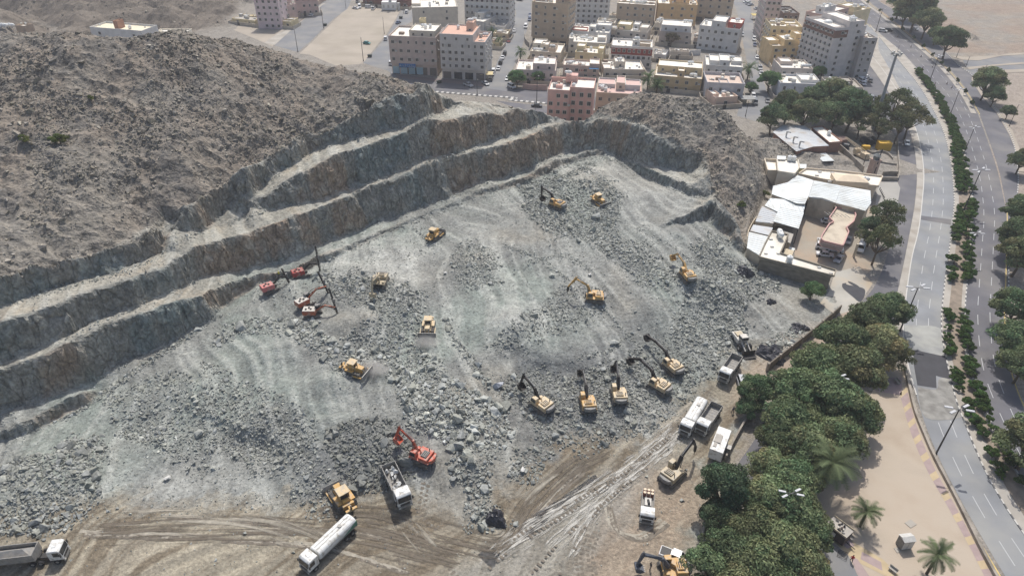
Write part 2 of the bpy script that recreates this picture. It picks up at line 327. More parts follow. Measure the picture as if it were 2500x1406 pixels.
def hit(u, v, zoff=0.0):      # first terrain point seen at a photo pixel
    d = WM @ np.array([u-CX, -(v-CY), -FPX]); d /= np.linalg.norm(d)
    t = np.arange(40, 760, .5); q = d[None, :]*t[:, None]; q[:, 2] += CAMH
    h = terr(q[:, 0], q[:, 1])+zoff; k = np.argmax(q[:, 2] <= h)
    t2 = np.linspace(t[max(k-1, 0)], t[k], 12); q = d[None, :]*t2[:, None]; q[:, 2] += CAMH; k = np.argmax(q[:, 2] <= terr(q[:, 0], q[:, 1])+zoff)
    return Vector(q[k])
def gz(x, y): return float(terr(np.array([x]), np.array([y]))[0])
def axis(knots):
    o = [knots[0][0]]
    for (a, s0), (b, s1) in zip(knots[:-1], knots[1:]):
        while o[-1] < b-1e-6:
            t = (o[-1]-a)/(b-a); o.append(min(b, o[-1]+s0+(s1-s0)*t))
    return np.array(o)
ax = axis([(-2500, 300), (-460, 12), (-300, 2.2), (-175, .75), (-120, .5), (75, .5), (115, .8), (200, 1.4), (300, 5), (420, 60), (2500, 300)])
ay = axis([(-400, 60), (30, 6), (58, .5), (140, .42), (215, .55), (270, 1.2), (330, 3), (480, 3.5), (760, 14), (4500, 500)])
AX, AY = np.meshgrid(ax, ay); AZ = terr(AX, AY)
AZ[(AX > GX1) | (AY > GY1) | (AY < GY0) | (AX < GX0)] = 0
# push along the normal so that faces get ledges and not just a height ripple
st = bil(STM, AX, AY)*((AX > GX0) & (AX < GX1) & (AY < GY1)); n1 = fbm(AX*.35, AY*.35, AZ*.55, 4, 81)
AYd = AY-st*(n1*1.0+fbm(AX*1.1, AY*1.1, AZ*1.3, 2, 83)*.55); AXd = AX+st*fbm(AX*.4, AY*.4, AZ*.4, 3, 91)*.6
u_, v_ = proj(AX, AY, AZ)
# ---- base colour of the ground (albedo only)
C = lambda *c: np.array(lin(*c))
grey = C(133, 134, 129); green = C(134, 142, 134); tan = C(152, 140, 118); brown = C(126, 111, 92); pale = C(172, 172, 165); town = C(138, 132, 123); sand = C(172, 155, 134); hill = C(137, 131, 121)
hillbrown = C(134, 124, 112); park = C(170, 148, 128); rfl = C(152, 140, 128); dark = C(92, 97, 100)
col = np.zeros(AX.shape+(3,)); col[:] = town
def blend(c, m): global col; m = np.clip(m, 0, 1)[..., None]; col = col*(1-m)+c*m
f1 = fbm(AX*.05, AY*.05, 0, 4, 101); f2 = fbm(AX*.25, AY*.25, 0, 4, 103); f3 = fbm(AX*.012, AY*.012, 0, 3, 105); f4 = fbm(AX*.9, AY*.9, AZ*.9, 3, 107)
def soft(poly, w=12, jit=26, cond=None):
    m = 0
    for q in range(6):
        du, dv2 = 24*math.cos(q*1.05), 24*math.sin(q*1.05); m = m+inpoly(u_+f2*jit*2+f4*jit*.8+du, v_+f1*jit*1.2+f2*jit*.9+f4*jit*.6+dv2, poly)
    return m/6.0
inG = (AX > GX0) & (AX < GX1) & (AY < GY1) & (AY > GY0)
pm = bil(PITM, AX, AY)*inG; nm = bil(NATM, AX, AY)*inG; far = bil(FARM, AX, AY)
blend(hill, nm); blend(hillbrown, nm*sstep(.0, .5, f1+.25)); blend(C(110, 107, 102), nm*sstep(.0, .4, f2)*.7); blend(hillbrown*.72, nm*far); blend(hillbrown*.5, nm*far*sstep(0, .4, f2+f1))
blend(grey, pm); blend(green, pm*sstep(-.1, .5, f1)*.8); blend(C(150, 140, 122), pm*sstep(.1, .5, -f1)*.35)
bench = pm*(1-st)*sstep(6.5, 9, AZ); blend(C(165, 160, 147), bench*.8); blend(C(162, 150, 130), bench*sstep(0, .4, f2)*.5)
blend(C(143, 141, 132), pm*st*.85); blend(C(160, 138, 116), pm*st*sstep(.08, .3, f1+f2*.4)*.7); blend(C(118, 130, 128), pm*st*sstep(.02, .3, -f1+f2*.4)*.75); blend(C(178, 174, 162), pm*st*sstep(.25, .5, f4+f2*.5)*.5)
dusty = soft([(800, 640), (980, 590), (1050, 600), (1060, 650), (960, 690), (800, 670)])+soft([(1330, 410), (1450, 385), (1600, 440), (1700, 500), (1560, 480), (1480, 420), (1350, 430)])+soft([(1210, 770), (1340, 770), (1350, 810), (1230, 815)])+soft([(1100, 560), (1500, 640), (1540, 700), (1300, 640), (1100, 600)])*.5+soft([(60, 1230), (330, 1130), (700, 1180), (720, 1230), (300, 1290), (60, 1290)])*.5
blend(pale, np.clip(dusty, 0, 1)*pm*.75)
dkz = soft([(1230, 850), (1400, 870), (1560, 800), (1620, 880), (1480, 960), (1330, 970), (1250, 930)])+soft([(1240, 960), (1400, 940), (1600, 1000), (1450, 1110), (1330, 1120), (1270, 1180)])*.8+soft([(600, 1000), (700, 980), (800, 1080), (820, 1220), (740, 1230), (700, 1120)])*.8+soft([(1640, 690), (1760, 680), (1860, 820), (1700, 850)])*.6+soft([(800, 1030), (1010, 1060), (1050, 1170), (880, 1200), (800, 1130)])
blend(C(104, 106, 106), np.clip(dkz, 0, 1)*pm*(1-st)*.75)
mud = soft([(-260, 1260), (300, 1230), (700, 1240), (900, 1170), (1080, 1230), (1180, 1290), (1240, 1140), (1400, 1060), (1560, 1060), (1720, 950), (1850, 830), (1900, 860), (1800, 1050), (1760, 1160), (1700, 1330), (1600, 1700), (-260, 1700)], jit=40)
s1_ = streak(AX+f3*16, AY, ANG2, 313, .03, .8); s2_ = streak(AX+f3*30, AY+f1*4, ANG2+.25, 317, .05, 1.6); s3_ = streak(AX+fbm(AX*.03, AY*.03, 0, 2, 301)*14, AY+fbm(AX*.03, AY*.03, 4, 2, 303)*14, ANG1, 305)
blend(C(139, 130, 113), mud*.85); blend(C(166, 157, 138), mud*sstep(.0, .4, s1_+f1*.4)*.75); blend(C(104, 93, 77), mud*sstep(-.1, .3, -s2_-f1*.5)*.8); blend(C(176, 176, 168), pm*(1-mud)*(1-st)*sstep(.05, .4, s3_+f1*.3)*.45); blend(C(112, 112, 108), pm*(1-mud)*(1-st)*sstep(.1, .4, -s3_+f2*.3)*.4)
red = soft([(1480, 1200), (1620, 1110), (1720, 1180), (1690, 1330), (1600, 1420), (1380, 1450), (1440, 1300)], jit=30); blend(C(148, 133, 116), red*.7)
redh = soft([(1800, 900), (1990, 800), (2040, 790), (1880, 940), (1790, 1010)], jit=14); blend(C(163, 147, 130), redh*.6)
wet = soft([(1690, 1000), (1560, 1130), (1340, 1230), (1180, 1340), (1050, 1460), (1330, 1470), (1450, 1350), (1560, 1230), (1640, 1120), (1740, 1010)], jit=22)
blend(C(132, 130, 122), wet*.6)
if 0: blend(sand, soft([(560, 90), (640, 60), (700, 70), (660, 110), (760, 150), (900, 165), (1000, 60), (960, 20), (860, 30), (760, 60)], jit=6)*(1-pm)*(1-nm)*.9)
blend(C(142, 126, 112), ((u_ > 2150) & (v_ < 130)).astype(float)*(1-nm*.0)*sstep(-.2, .3, f1+.2)*.9*((AX > 60))); blend(C(150, 135, 117), ((AX > 60) & (AY > 330)).astype(float)*sstep(-.1, .4, f2)*.5)
blend(rfl, ((u_ > 2420) & (v_ > 130) & (AX > 100)).astype(float)*.8)
spk = rng.random(AX.shape); col = col*(1+.10*(spk[..., None]-.5))
wetv = np.clip(wet*sstep(-.15, .15, s2_+s1_*.6), 0, 1)
cols = np.concatenate([col, wetv[..., None]], -1).reshape(-1, 4)
ny, nx = AX.shape; idx = np.arange(nx*ny).reshape(ny, nx)
Fq = np.stack([idx[:-1, :-1], idx[:-1, 1:], idx[1:, 1:], idx[1:, :-1]], -1).reshape(-1, 4)
def groundmat():
    m = bpy.data.materials.new('quarry_ground'); m.use_nodes = True; n = m.node_tree.nodes; l = m.node_tree.links; b = n['Principled BSDF']
    at = n.new('ShaderNodeVertexColor'); at.layer_name = 'tint'; ge = n.new('ShaderNodeNewGeometry')
    def nz(sc, d=6, dist=0):
        t = n.new('ShaderNodeTexNoise'); t.inputs['Scale'].default_value = sc; t.inputs['Detail'].default_value = d; t.inputs['Distortion'].default_value = dist; l.new(ge.outputs['Position'], t.inputs['Vector']); return t.outputs[0]
    def mr(s, a, b_, c, d):
        r = n.new('ShaderNodeMapRange'); l.new(s, r.inputs[0])
        for i, x in enumerate((a, b_, c, d)): r.inputs[i+1].default_value = x
        return r.outputs[0]
    def mul(x, y):
        t = n.new('ShaderNodeMix'); t.data_type = 'RGBA'; t.blend_type = 'MULTIPLY'; t.inputs[0].default_value = 1; l.new(x, t.inputs[6]); l.new(y, t.inputs[7]); return t.outputs[2]
    c = mul(at.outputs[0], mr(nz(1.6, 8), .3, .7, .72, 1.28)); c = mul(c, mr(nz(.28, 5, 1.0), .3, .7, .84, 1.16)); c = mul(c, mr(nz(6, 3), .35, .65, .85, 1.15))
    sx = n.new('ShaderNodeSeparateXYZ'); l.new(ge.outputs['True Normal'], sx.inputs[0]); steep = mr(sx.outputs[2], .45, .8, 1, 0)
    mpv = n.new('ShaderNodeMapping'); mpv.inputs['Scale'].default_value = (1, 1, .55); l.new(ge.outputs['Position'], mpv.inputs[0])
    ns = n.new('ShaderNodeTexNoise'); ns.inputs['Scale'].default_value = .7; ns.inputs['Detail'].default_value = 9; ns.inputs['Distortion'].default_value = 1.5; l.new(mpv.outputs[0], ns.inputs['Vector'])
    vr = n.new('ShaderNodeTexVoronoi'); vr.feature = 'DISTANCE_TO_EDGE'; vr.inputs['Scale'].default_value = .33; wv = n.new('ShaderNodeVectorMath'); wv.operation = 'ADD'; l.new(mpv.outputs[0], wv.inputs[0]); l.new(ns.outputs[1], wv.inputs[1]); l.new(wv.outputs[0], vr.inputs['Vector'])
    crk = mr(vr.outputs[0], 0, .07, .72, 1.0); fv = mr(ns.outputs[0], .35, .65, .78, 1.3); mm_ = n.new('ShaderNodeMath'); mm_.operation = 'MULTIPLY'; l.new(crk, mm_.inputs[0]); l.new(fv, mm_.inputs[1])
    mf = n.new('ShaderNodeMix'); l.new(steep, mf.inputs[0]); mf.inputs[2].default_value = 1; l.new(mm_.outputs[0], mf.inputs[3]); c = mul(c, mf.outputs[0])
    l.new(c, b.inputs['Base Color']); l.new(mr(at.outputs['Alpha'], 0, 1, .92, .34), b.inputs['Roughness']); b.inputs['Specular IOR Level'].default_value = .3
    bp = n.new('ShaderNodeBump'); bp.inputs['Strength'].default_value = .9; bp.inputs['Distance'].default_value = .25
    a = n.new('ShaderNodeMath'); a.operation = 'ADD'; l.new(nz(2.2, 8), a.inputs[0]); l.new(mr(nz(7, 4), 0, 1, 0, .35), a.inputs[1]); a2 = n.new('ShaderNodeMath'); a2.operation = 'MULTIPLY_ADD'; l.new(steep, a2.inputs[0]); l.new(mr(mm_.outputs[0], .4, 1.3, -1.2, 2.2), a2.inputs[1]); l.new(a.outputs[0], a2.inputs[2]); l.new(a2.outputs[0], bp.inputs['Height']); l.new(bp.outputs[0], b.inputs['Normal'])
    return m
GM = groundmat()
gme = fastmesh('ground', np.stack([AXd, AYd, AZ], -1).reshape(-1, 3), Fq, GM, cols, smooth=False)
setp(linkmesh('ground', gme), kind='structure')
print('ground quads', len(Fq))
# ================================================================ ROCKS
def hull(n, sx=1, sy=1, sz=.75, seed=0):
    r = np.random.default_rng(seed); p = r.normal(size=(n, 3)); p /= np.linalg.norm(p, axis=1)[:, None]; p *= (1+.18*r.normal(size=(n, 1))); p *= (sx, sy, sz)
    bm = bmesh.new()
    for q in p: bm.verts.new(q)
    g = bmesh.ops.convex_hull(bm, input=bm.verts); bmesh.ops.delete(bm, geom=[v for v in bm.verts if not v.link_faces], context='VERTS')
    bmesh.ops.triangulate(bm, faces=bm.faces); bm.verts.index_update()
    V = np.array([v.co[:] for v in bm.verts]); Fc = np.array([[v.index for v in f.verts] for f in bm.faces]); bm.free(); return V, Fc
TB = [hull(15, 1, .8+.3*(k % 3)/2, .55+.1*(k % 4), 100+k) for k in range(10)]
TS = [hull(8, 1, .75+.1*(k % 4), .6+.08*(k % 3), 200+k) for k in range(10)]
def rockmat(name, vc=True, base=None):
    m = bpy.data.materials.new(name); m.use_nodes = True; n = m.node_tree.nodes; l = m.node_tree.links; b = n['Principled BSDF']; b.inputs['Roughness'].default_value = .85; b.inputs['Specular IOR Level'].default_value = .3
    if vc: s = n.new('ShaderNodeVertexColor'); s.layer_name = 'tint'; so_ = s.outputs[0]
    else: s = n.new('ShaderNodeObjectInfo'); so_ = s.outputs['Color']
    g = n.new('ShaderNodeNewGeometry'); t = n.new('ShaderNodeTexNoise'); t.inputs['Scale'].default_value = 2.5; t.inputs['Detail'].default_value = 6; l.new(g.outputs['Position'], t.inputs['Vector'])
    r = n.new('ShaderNodeMapRange'); l.new(t.outputs[0], r.inputs[0]); r.inputs[1].default_value = .3; r.inputs[2].default_value = .7; r.inputs[3].default_value = .72; r.inputs[4].default_value = 1.25
    x = n.new('ShaderNodeMix'); x.data_type = 'RGBA'; x.blend_type = 'MULTIPLY'; x.inputs[0].default_value = 1; l.new(so_, x.inputs[6]); l.new(r.outputs[0], x.inputs[7]); l.new(x.outputs[2], b.inputs['Base Color'])
    bp = n.new('ShaderNodeBump'); bp.inputs['Strength'].default_value = .5; bp.inputs['Distance'].default_value = .1; l.new(t.outputs[0], bp.inputs['Height']); l.new(bp.outputs[0], b.inputs['Normal'])
    return m
RKM = rockmat('rock_rubble'); RKO = rockmat('rock_boulder', False)
def rotm(n):
    q = rng.normal(size=(n, 4)); q /= np.linalg.norm(q, axis=1)[:, None]; w, x, y, z = q.T
    return np.stack([1-2*(y*y+z*z), 2*(x*y-z*w), 2*(x*z+y*w), 2*(x*y+z*w), 1-2*(x*x+z*z), 2*(y*z-x*w), 2*(x*z-y*w), 2*(y*z+x*w), 1-2*(x*x+y*y)], -1).reshape(n, 3, 3)
def tilt(n, a=.45):   # yaw plus a small tilt: slabs lie mostly flat
    t = rng.random(n)*6.283; c, s = np.cos(t), np.sin(t); o = np.zeros(n); e = np.ones(n)
    Z = np.stack([c, -s, o, s, c, o, o, o, e], -1).reshape(n, 3, 3); u = rng.normal(size=n)*a; c, s = np.cos(u), np.sin(u)
    X = np.stack([e, o, o, o, c, -s, o, s, c], -1).reshape(n, 3, 3); return Z @ X
def rockmesh(name, pos, siz, tint, T, rot):
    Vs = []; Fs = []; Cs = []; b = 0; n = len(pos); which = rng.integers(0, len(T), n)
    for k, (V, Fc) in enumerate(T):
        i = np.where(which == k)[0]
        if not len(i): continue
        v = np.einsum('nij,mj->nmi', rot[i], V)*siz[i, None, None]+pos[i, None, :]; nv = len(V)
        Vs.append(v.reshape(-1, 3)); Fs.append((Fc[None]+(b+np.arange(len(i))*nv)[:, None, None]).reshape(-1, 3)); Cs.append(np.repeat(tint[i], nv, 0)); b += len(i)*nv
    return fastmesh(name, np.vstack(Vs), np.vstack(Fs), RKM, np.vstack(Cs))
# zones of the pit: name, outline in the photo, density, median radius, darkness
ZN = [('heap round the upper excavator', [(1270, 490), (1300, 450), (1360, 430), (1440, 408), (1480, 440), (1540, 500), (1500, 545), (1560, 600), (1660, 700), (1640, 730), (1540, 660), (1460, 590), (1420, 610), (1350, 590), (1290, 540)], 1.0, .50, .95),
      ('rubble below the compound wall', [(1690, 560), (1740, 570), (1830, 640), (1930, 700), (1830, 740), (1850, 800), (1840, 850), (1770, 860), (1700, 870), (1620, 810), (1640, 730), (1730, 690), (1760, 660), (1700, 600)], 1.0, .5, .95),
      ('rubble round the row of excavators', [(1240, 960), (1300, 900), (1400, 930), (1470, 890), (1560, 850), (1620, 800), (1760, 860), (1740, 890), (1660, 970), (1590, 1050), (1430, 1110), (1350, 1100), (1330, 1150), (1270, 1170), (1240, 1120), (1300, 1060)], .95, .46, .85),
      ('big rock heap at the middle of the pit', [(920, 920), (950, 860), (1010, 840), (1090, 900), (1140, 930), (1220, 980), (1240, 1060), (1210, 1110), (1100, 1110), (1060, 1060), (980, 1040), (950, 980)], 1.1, .75, 1.1),
      ('dark rubble beside the orange excavator', [(800, 1050), (870, 1010), (960, 1040), (1010, 1080), (1010, 1140), (950, 1190), (880, 1190), (830, 1150), (805, 1100)], 1.15, .62, .66),
      ('heap on the lower edge of the pit', [(1090, 1130), (1130, 1100), (1200, 1120), (1215, 1170), (1180, 1220), (1220, 1270), (1190, 1290), (1140, 1260), (1140, 1200), (1100, 1180)], 1.15, .55, .9),
      ('rubble shelf left of the drill rigs', [(510, 800), (600, 785), (740, 780), (780, 800), (960, 880), (900, 900), (800, 900), (740, 850), (640, 830), (540, 830)], .8, .6, 1.05),
      ('rubble above the haul ramp', [(470, 870), (540, 900), (640, 960), (700, 1000), (780, 1060), (800, 1180), (780, 1250), (730, 1250), (700, 1150), (640, 1170), (600, 1180), (560, 1100), (440, 1080), (420, 1010), (480, 980)], .8, .45, .95),
      ('stone spread at the left edge', [(-260, 1180), (0, 1130), (130, 1090), (200, 1050), (290, 1060), (290, 1110), (230, 1180), (215, 1240), (150, 1290), (60, 1310), (-260, 1330)], 1.05, .6, .9),
      ('stones scattered on the left slope', [(250, 960), (340, 930), (440, 900), (480, 960), (440, 1040), (500, 1100), (520, 1180), (440, 1160), (400, 1090), (330, 1060), (290, 1010)], .6, .5, 1.0),
      ('rubble beside the pale excavator', [(800, 690), (880, 655), (960, 680), (1010, 700), (1040, 790), (1040, 850), (980, 900), (930, 880), (860, 820), (900, 780), (830, 730)], .9, .5, .95),
      ('windrows round the middle of the pit', [(1110, 590), (1190, 600), (1230, 640), (1190, 720), (1120, 700), (1090, 640)], .6, .4, .95),
      ('stones near the boundary wall', [(1860, 860), (1900, 810), (1960, 770), (2010, 770), (1960, 830), (1900, 880)], .9, .5, 1.05),
      ('rubble near the centre', [(1340, 820), (1460, 790), (1480, 700), (1380, 690), (1320, 740), (1210, 870), (1290, 880)], .45, .4, .9),
      ('scree under the benches', [(620, 690), (700, 670), (800, 720), (760, 760), (660, 740)], .2, .35, 1.0)]
WR = [(LN("1090,780;1110,830;1150,880;1190,940"), 7, .6), (LN("1140,590;1105,625;1150,690;1230,690"), 6, .4), (LN("1230,600;1300,620;1400,690;1480,760;1560,850"), 5, .35), (LN("1480,560;1560,640;1640,720;1700,790"), 8, .4),
      (LN("40,1030;120,1035;190,1005;250,965;330,905;400,860;470,815;540,770"), 6, .5), (LN("1080,560;1010,560;1060,600"), 6, .35), (LN("1290,640;1380,620;1440,660"), 5, .3), (LN("1400,880;1480,860;1560,800"), 6, .4),
      (LN("880,870;960,830;1000,760;990,700"), 10, .5), (LN("600,1010;700,1090;740,1180;760,1240"), 8, .5), (LN("1700,580;1790,640;1840,680"), 8, .45), (LN("1560,560;1640,600;1700,650"), 5, .3)]
N = 330000
cx_ = rng.uniform(-125, 70, N); cy_ = rng.uniform(58, 215, N); cz_ = terr(cx_, cy_); cu, cv = proj(cx_, cy_, cz_)
jit = fbm(cx_*.12, cy_*.12, 0, 3, 201); jx = cu+jit*60+rng.normal(size=N)*5; jy = cv+fbm(cx_*.12, cy_*.12, 7, 3, 203)*45+rng.normal(size=N)*4
dens = np.full(N, .012); medr = np.full(N, .22); dk = np.full(N, 1.0); zi = np.full(N, -1)
for k, (nm_, poly, d, r, q) in enumerate(ZN):
    i = inpoly(jx, jy, poly); dens[i] = d*(.75+.9*np.clip(jit[i]+.1, -.3, .6)); medr[i] = r; dk[i] = q; zi[i] = k
for l, w, r in WR:
    for (a, b), (c, d) in zip(l[:-1], l[1:]):
        t = np.clip(((cu-a)*(c-a)+(cv-b)*(d-b))/((c-a)**2+(d-b)**2), 0, 1); q = np.hypot(cu-a-t*(c-a), (cv-b-t*(d-b))*1.2)
        i = (q < w*(1+jit)) & (zi < 0); dens[i] = .9; medr[i] = r; zi[i] = 11
PITP = PIT[:-6]; MUD = [(-260, 1290), (200, 1270), (700, 1240), (900, 1190), (1090, 1250), (1180, 1300), (1250, 1160), (1420, 1080), (1580, 1070), (1720, 950), (1850, 830), (1900, 860), (1800, 1050), (1760, 1160), (1700, 1700), (-260, 1700)]
TOE = [np.vstack([l[k:k+2] for k in range(len(l)-1)]) for l in (T0, T1, T2, TU)]
for l in (T0, T1, T2, TU, T3):
    for (a, b), (c, d) in zip(l[:-1], l[1:]):
        t = np.clip(((cu-a)*(c-a)+(cv-b)*(d-b))/((c-a)**2+(d-b)**2), 0, 1); q = (cv-b-t*(d-b)); i = (np.abs(cu-a-t*(c-a)) < 3) & (q > -4) & (q < 6) & (zi < 0); dens[i] = .5; medr[i] = .3; zi[i] = 14
pmk = bil(PITM, cx_, cy_) > .8; stk = bil(STM, cx_, cy_) > .25
dens[(zi < 0) & inpoly(cu, cv, MUD)] = .0015; cl = fbm(cx_*.08, cy_*.08, 3, 3, 205); base_ = zi < 0
dens[base_] *= np.clip(1+5*cl[base_], .1, 4)*3.2; dens[stk] *= .15; dens[(cz_ > 8) & (zi < 0)] = .02
siz = .56*medr*np.exp(rng.normal(size=N)*.5); siz = np.clip(siz, .1, 2.2)
keep = pmk & (rng.random(N) < dens*np.clip(.2/np.maximum(siz, .2)**1.5*1.0, 0, 1)*.8) & (cz_ < 34)
I = np.where(keep)[0]
def tintof(i, dkv, warm=0.0):
    b = np.array(lin(152, 154, 150)); t = b[None, :]*(np.exp(rng.normal(size=len(i))*.17)*dkv)[:, None]; w = rng.random(len(i))
    t[:, 2] *= 1-.10*w-warm; t[:, 0] *= 1+.02*w; return t
big = I[np.argsort(-siz[I]*np.where(zi[I] >= 0, 1, .1))[:250]]; rest = np.setdiff1d(I, big)
BT = []
for V, Fc in TB:
    BT.append(fastmesh('boulder', V, Fc, RKO))
for j, i in enumerate(big):
    s = siz[i]; t = tintof([0], dk[i])[0]; g = ZN[zi[i]][0]
    shade = 'dark grey' if dk[i] < .8 else ('pale grey' if dk[i] > 1.08 else 'grey')
    o = linkmesh('boulder', BT[j % len(BT)], loc=(cx_[i], cy_[i], cz_[i]+s*.25), rot=(rng.normal()*.4, rng.normal()*.4, rng.random()*6.28), scale=(s, s, s), color=t)
    setp(o, f'large {shade} boulder in the {g}', 'boulder', f'boulders in the {g}')
# small stuff: low-poly rubble, one mesh
zz = cz_[rest]+siz[rest]*.18
me = rockmesh('rubble', np.stack([cx_[rest], cy_[rest], zz], -1), siz[rest], tintof(rest, dk[rest]), TS, tilt(len(rest), .6))
setp(linkmesh('rubble', me), 'loose grey rubble and broken stone spread over the pit floor', 'rubble', kind='stuff')
# gravel between the rocks
N2 = 170000; i2 = rng.integers(0, N, N2); px_ = cx_[i2]+rng.normal(size=N2)*.8; py_ = cy_[i2]+rng.normal(size=N2)*.8
k2 = pmk[i2] & (rng.random(N2) < np.clip(dens[i2]*1.1+.03, 0, .6)) & (cz_[i2] < 34) & ~stk[i2]
px_, py_, i2 = px_[k2], py_[k2], i2[k2]; s2 = rng.uniform(.09, .24, len(px_))
TG = [hull(6, 1, .8, .6, 300+k) for k in range(6)]
me = rockmesh('gravel', np.stack([px_, py_, terr(px_, py_)+s2*.2], -1), s2, tintof(i2, dk[i2]), TG, rotm(len(px_)))
setp(linkmesh('gravel', me), 'fine grey gravel and chippings between the rocks of the pit', 'gravel', kind='stuff')
print('rocks', len(rest), len(px_))
# natural slopes: weathered stones on the hill and the right ridge
N3 = 210000
hx = np.concatenate([rng.uniform(-175, 0, N3), rng.uniform(10, 100, N3//4)]); hy = np.concatenate([rng.uniform(95, 225, N3), rng.uniform(180, 235, N3//4)])
hx = np.concatenate([hx, rng.uniform(-330, -100, 30000)]); hy = np.concatenate([hy, rng.uniform(380, 470, 30000)]); hz = terr(hx, hy); hu, hv = proj(hx, hy, hz); nmk = bil(NATM, hx, hy); c3 = fbm(hx*.1, hy*.1, 0, 4, 207)
kp = (nmk > .35) & (hu > -120) & (rng.random(len(hx)) < np.clip(.30+c3*.75, .05, .8)); hx, hy, hz, c3 = hx[kp], hy[kp], hz[kp], c3[kp]
hs = np.clip(.25*np.exp(rng.normal(size=len(hx))*.5), .12, 1.3); kk = rng.random(len(hx)) < .85; hx, hy, hz, hs, c3 = [q[kk] for q in (hx, hy, hz, hs, c3)]
th = np.array(lin(140, 134, 125))[None]*np.exp(rng.normal(size=len(hx))*.2)[:, None]*(1-.25*sstep(.0, .5, c3))[:, None]; th[:, 2] *= 1-.1*rng.random(len(hx))
me = rockmesh('hillside_stones', np.stack([hx, hy, hz+hs*.05], -1), hs, th, TG+TS[:4], tilt(len(hx), .35))
setp(linkmesh('hillside_stones', me), 'weathered brown grey stones covering the natural hillside above the benches', 'stones', kind='stuff')
print('hill stones', len(hx))
# ================================================================ ROADS, PAVING, MARKINGS
asphalt = mat('asphalt', lin(118, 119, 121), .85, var=.10, scale=.15, bump=.15, bscale=6, dirt=lin(139, 136, 130), dirts=.08)
asphalt2 = mat('asphalt_worn', lin(131, 133, 135), .85, var=.16, scale=.12, bump=.15, bscale=6, dirt=lin(150, 149, 144), dirts=.09)
asphalt3 = mat('asphalt_dark', lin(98, 97, 101), .85, var=.14, scale=.15, bump=.1, bscale=6, dirt=lin(122, 119, 116), dirts=.09)
patchm = mat('asphalt_new', lin(62, 62, 66), .8, var=.15, scale=.5, bump=.1)
pavem = mat('concrete_paving', lin(168, 162, 152), .85, var=.12, scale=.3, bump=.15, bscale=5, dirt=lin(148, 140, 128), dirts=.2)
sandm = mat('dusty_sand', lin(164, 154, 140), .95, var=.12, scale=.08, bump=.3, bscale=3, dirt=lin(152, 143, 128), dirts=.06)
parkm = mat('park_earth', lin(178, 165, 148), .95, var=.09, scale=.12, bump=.3, bscale=3, dirt=lin(164, 149, 131), dirts=.12)
yardm = mat('yard_earth', lin(156, 148, 135), .95, var=.14, scale=.15, bump=.25, bscale=3, dirt=lin(170, 150, 128), dirts=.12)
whitem = mat('road_paint_white', lin(184, 185, 184), .7, var=.1, scale=2); yellowm = mat('road_paint_yellow', lin(203, 178, 108), .7, var=.12, scale=1)
kerbw = mat('kerb_white', lin(192, 189, 182), .8, var=.08); kerbb = mat('kerb_black', lin(98, 98, 98), .8, var=.1)
medm = mat('median_soil', lin(136, 124, 110), .95, var=.25, scale=.6, bump=.4, bscale=4)
pinkp = mat('pink_paving', lin(160, 142, 138), .85, var=.1, scale=.8); yelp = mat('yellow_paving', lin(182, 164, 132), .85, var=.1, scale=.8)
def cr(pts, n=8):       # Catmull-Rom through world points
    pts = [Vector(p) for p in pts]; o = []
    for i in range(len(pts)-1):
        a = pts[max(i-1, 0)]; b = pts[i]; c = pts[i+1]; d = pts[min(i+2, len(pts)-1)]
        for k in range(n):
            t = k/n; o.append(.5*((2*b)+(c-a)*t+(2*a-5*b+4*c-d)*t*t+(3*b-a-3*c+d)*t**3))
    o.append(pts[-1]); return o
def resamp(pl, step=None, n=None):
    L = [0]
    for a, b in zip(pl[:-1], pl[1:]): L.append(L[-1]+(b-a).length)
    n = n or max(2, int(L[-1]/step)+1); o = []; j = 0
    for i in range(n):
        s = L[-1]*i/(n-1)
        while j < len(L)-2 and L[j+1] < s: j += 1
        t = (s-L[j])/max(L[j+1]-L[j], 1e-9); o.append(pl[j].lerp(pl[j+1], min(max(t, 0), 1)))
    return o
def PL(px, z=0.0, n=8): return cr([P(u, v, z) for u, v in px], n)
def ribbon(name, A, B, z, m, kind='structure', n=120):
    a = resamp(A, n=n); b = resamp(B, n=n); mb = MB()
    mb.raw([(p.x, p.y, z) for q in zip(a, b) for p in q], [(2*i, 2*i+1, 2*i+3, 2*i+2) for i in range(n-1)])
    me = mb.mesh(name, m)
    if me.polygons[0].normal.z < 0: me.flip_normals()
    return setp(linkmesh(name, me), kind=kind)
def offs(pl, d):
    o = []
    for i, p in enumerate(pl):
        t = (pl[min(i+1, len(pl)-1)]-pl[max(i-1, 0)]); t.z = 0; t.normalize(); o.append(p+Vector((-t.y, t.x, 0))*d)
    return o
def sheet(name, px, z, m, smooth=False, kind='structure', parent=None):
    w = [P(u, v, 0) for u, v in px]
    if smooth: w = cr(w+[w[0]], 5)[:-1]
    tr = tessellate_polygon([[Vector((p.x, p.y, 0)) for p in w]]); mb = MB(); mb.raw([(p.x, p.y, z) for p in w], [tuple(t) for t in tr])
    me = mb.mesh(name, m)
    for p_ in me.polygons: pass
    bm = bmesh.new(); bm.from_mesh(me); bmesh.ops.recalc_face_normals(bm, faces=bm.faces)
    if bm.faces and sum(f.normal.z for f in bm.faces) < 0: bmesh.ops.reverse_faces(bm, faces=bm.faces)
    bm.to_mesh(me); bm.free(); o = linkmesh(name, me, parent); return setp(o, kind=kind) if kind else o
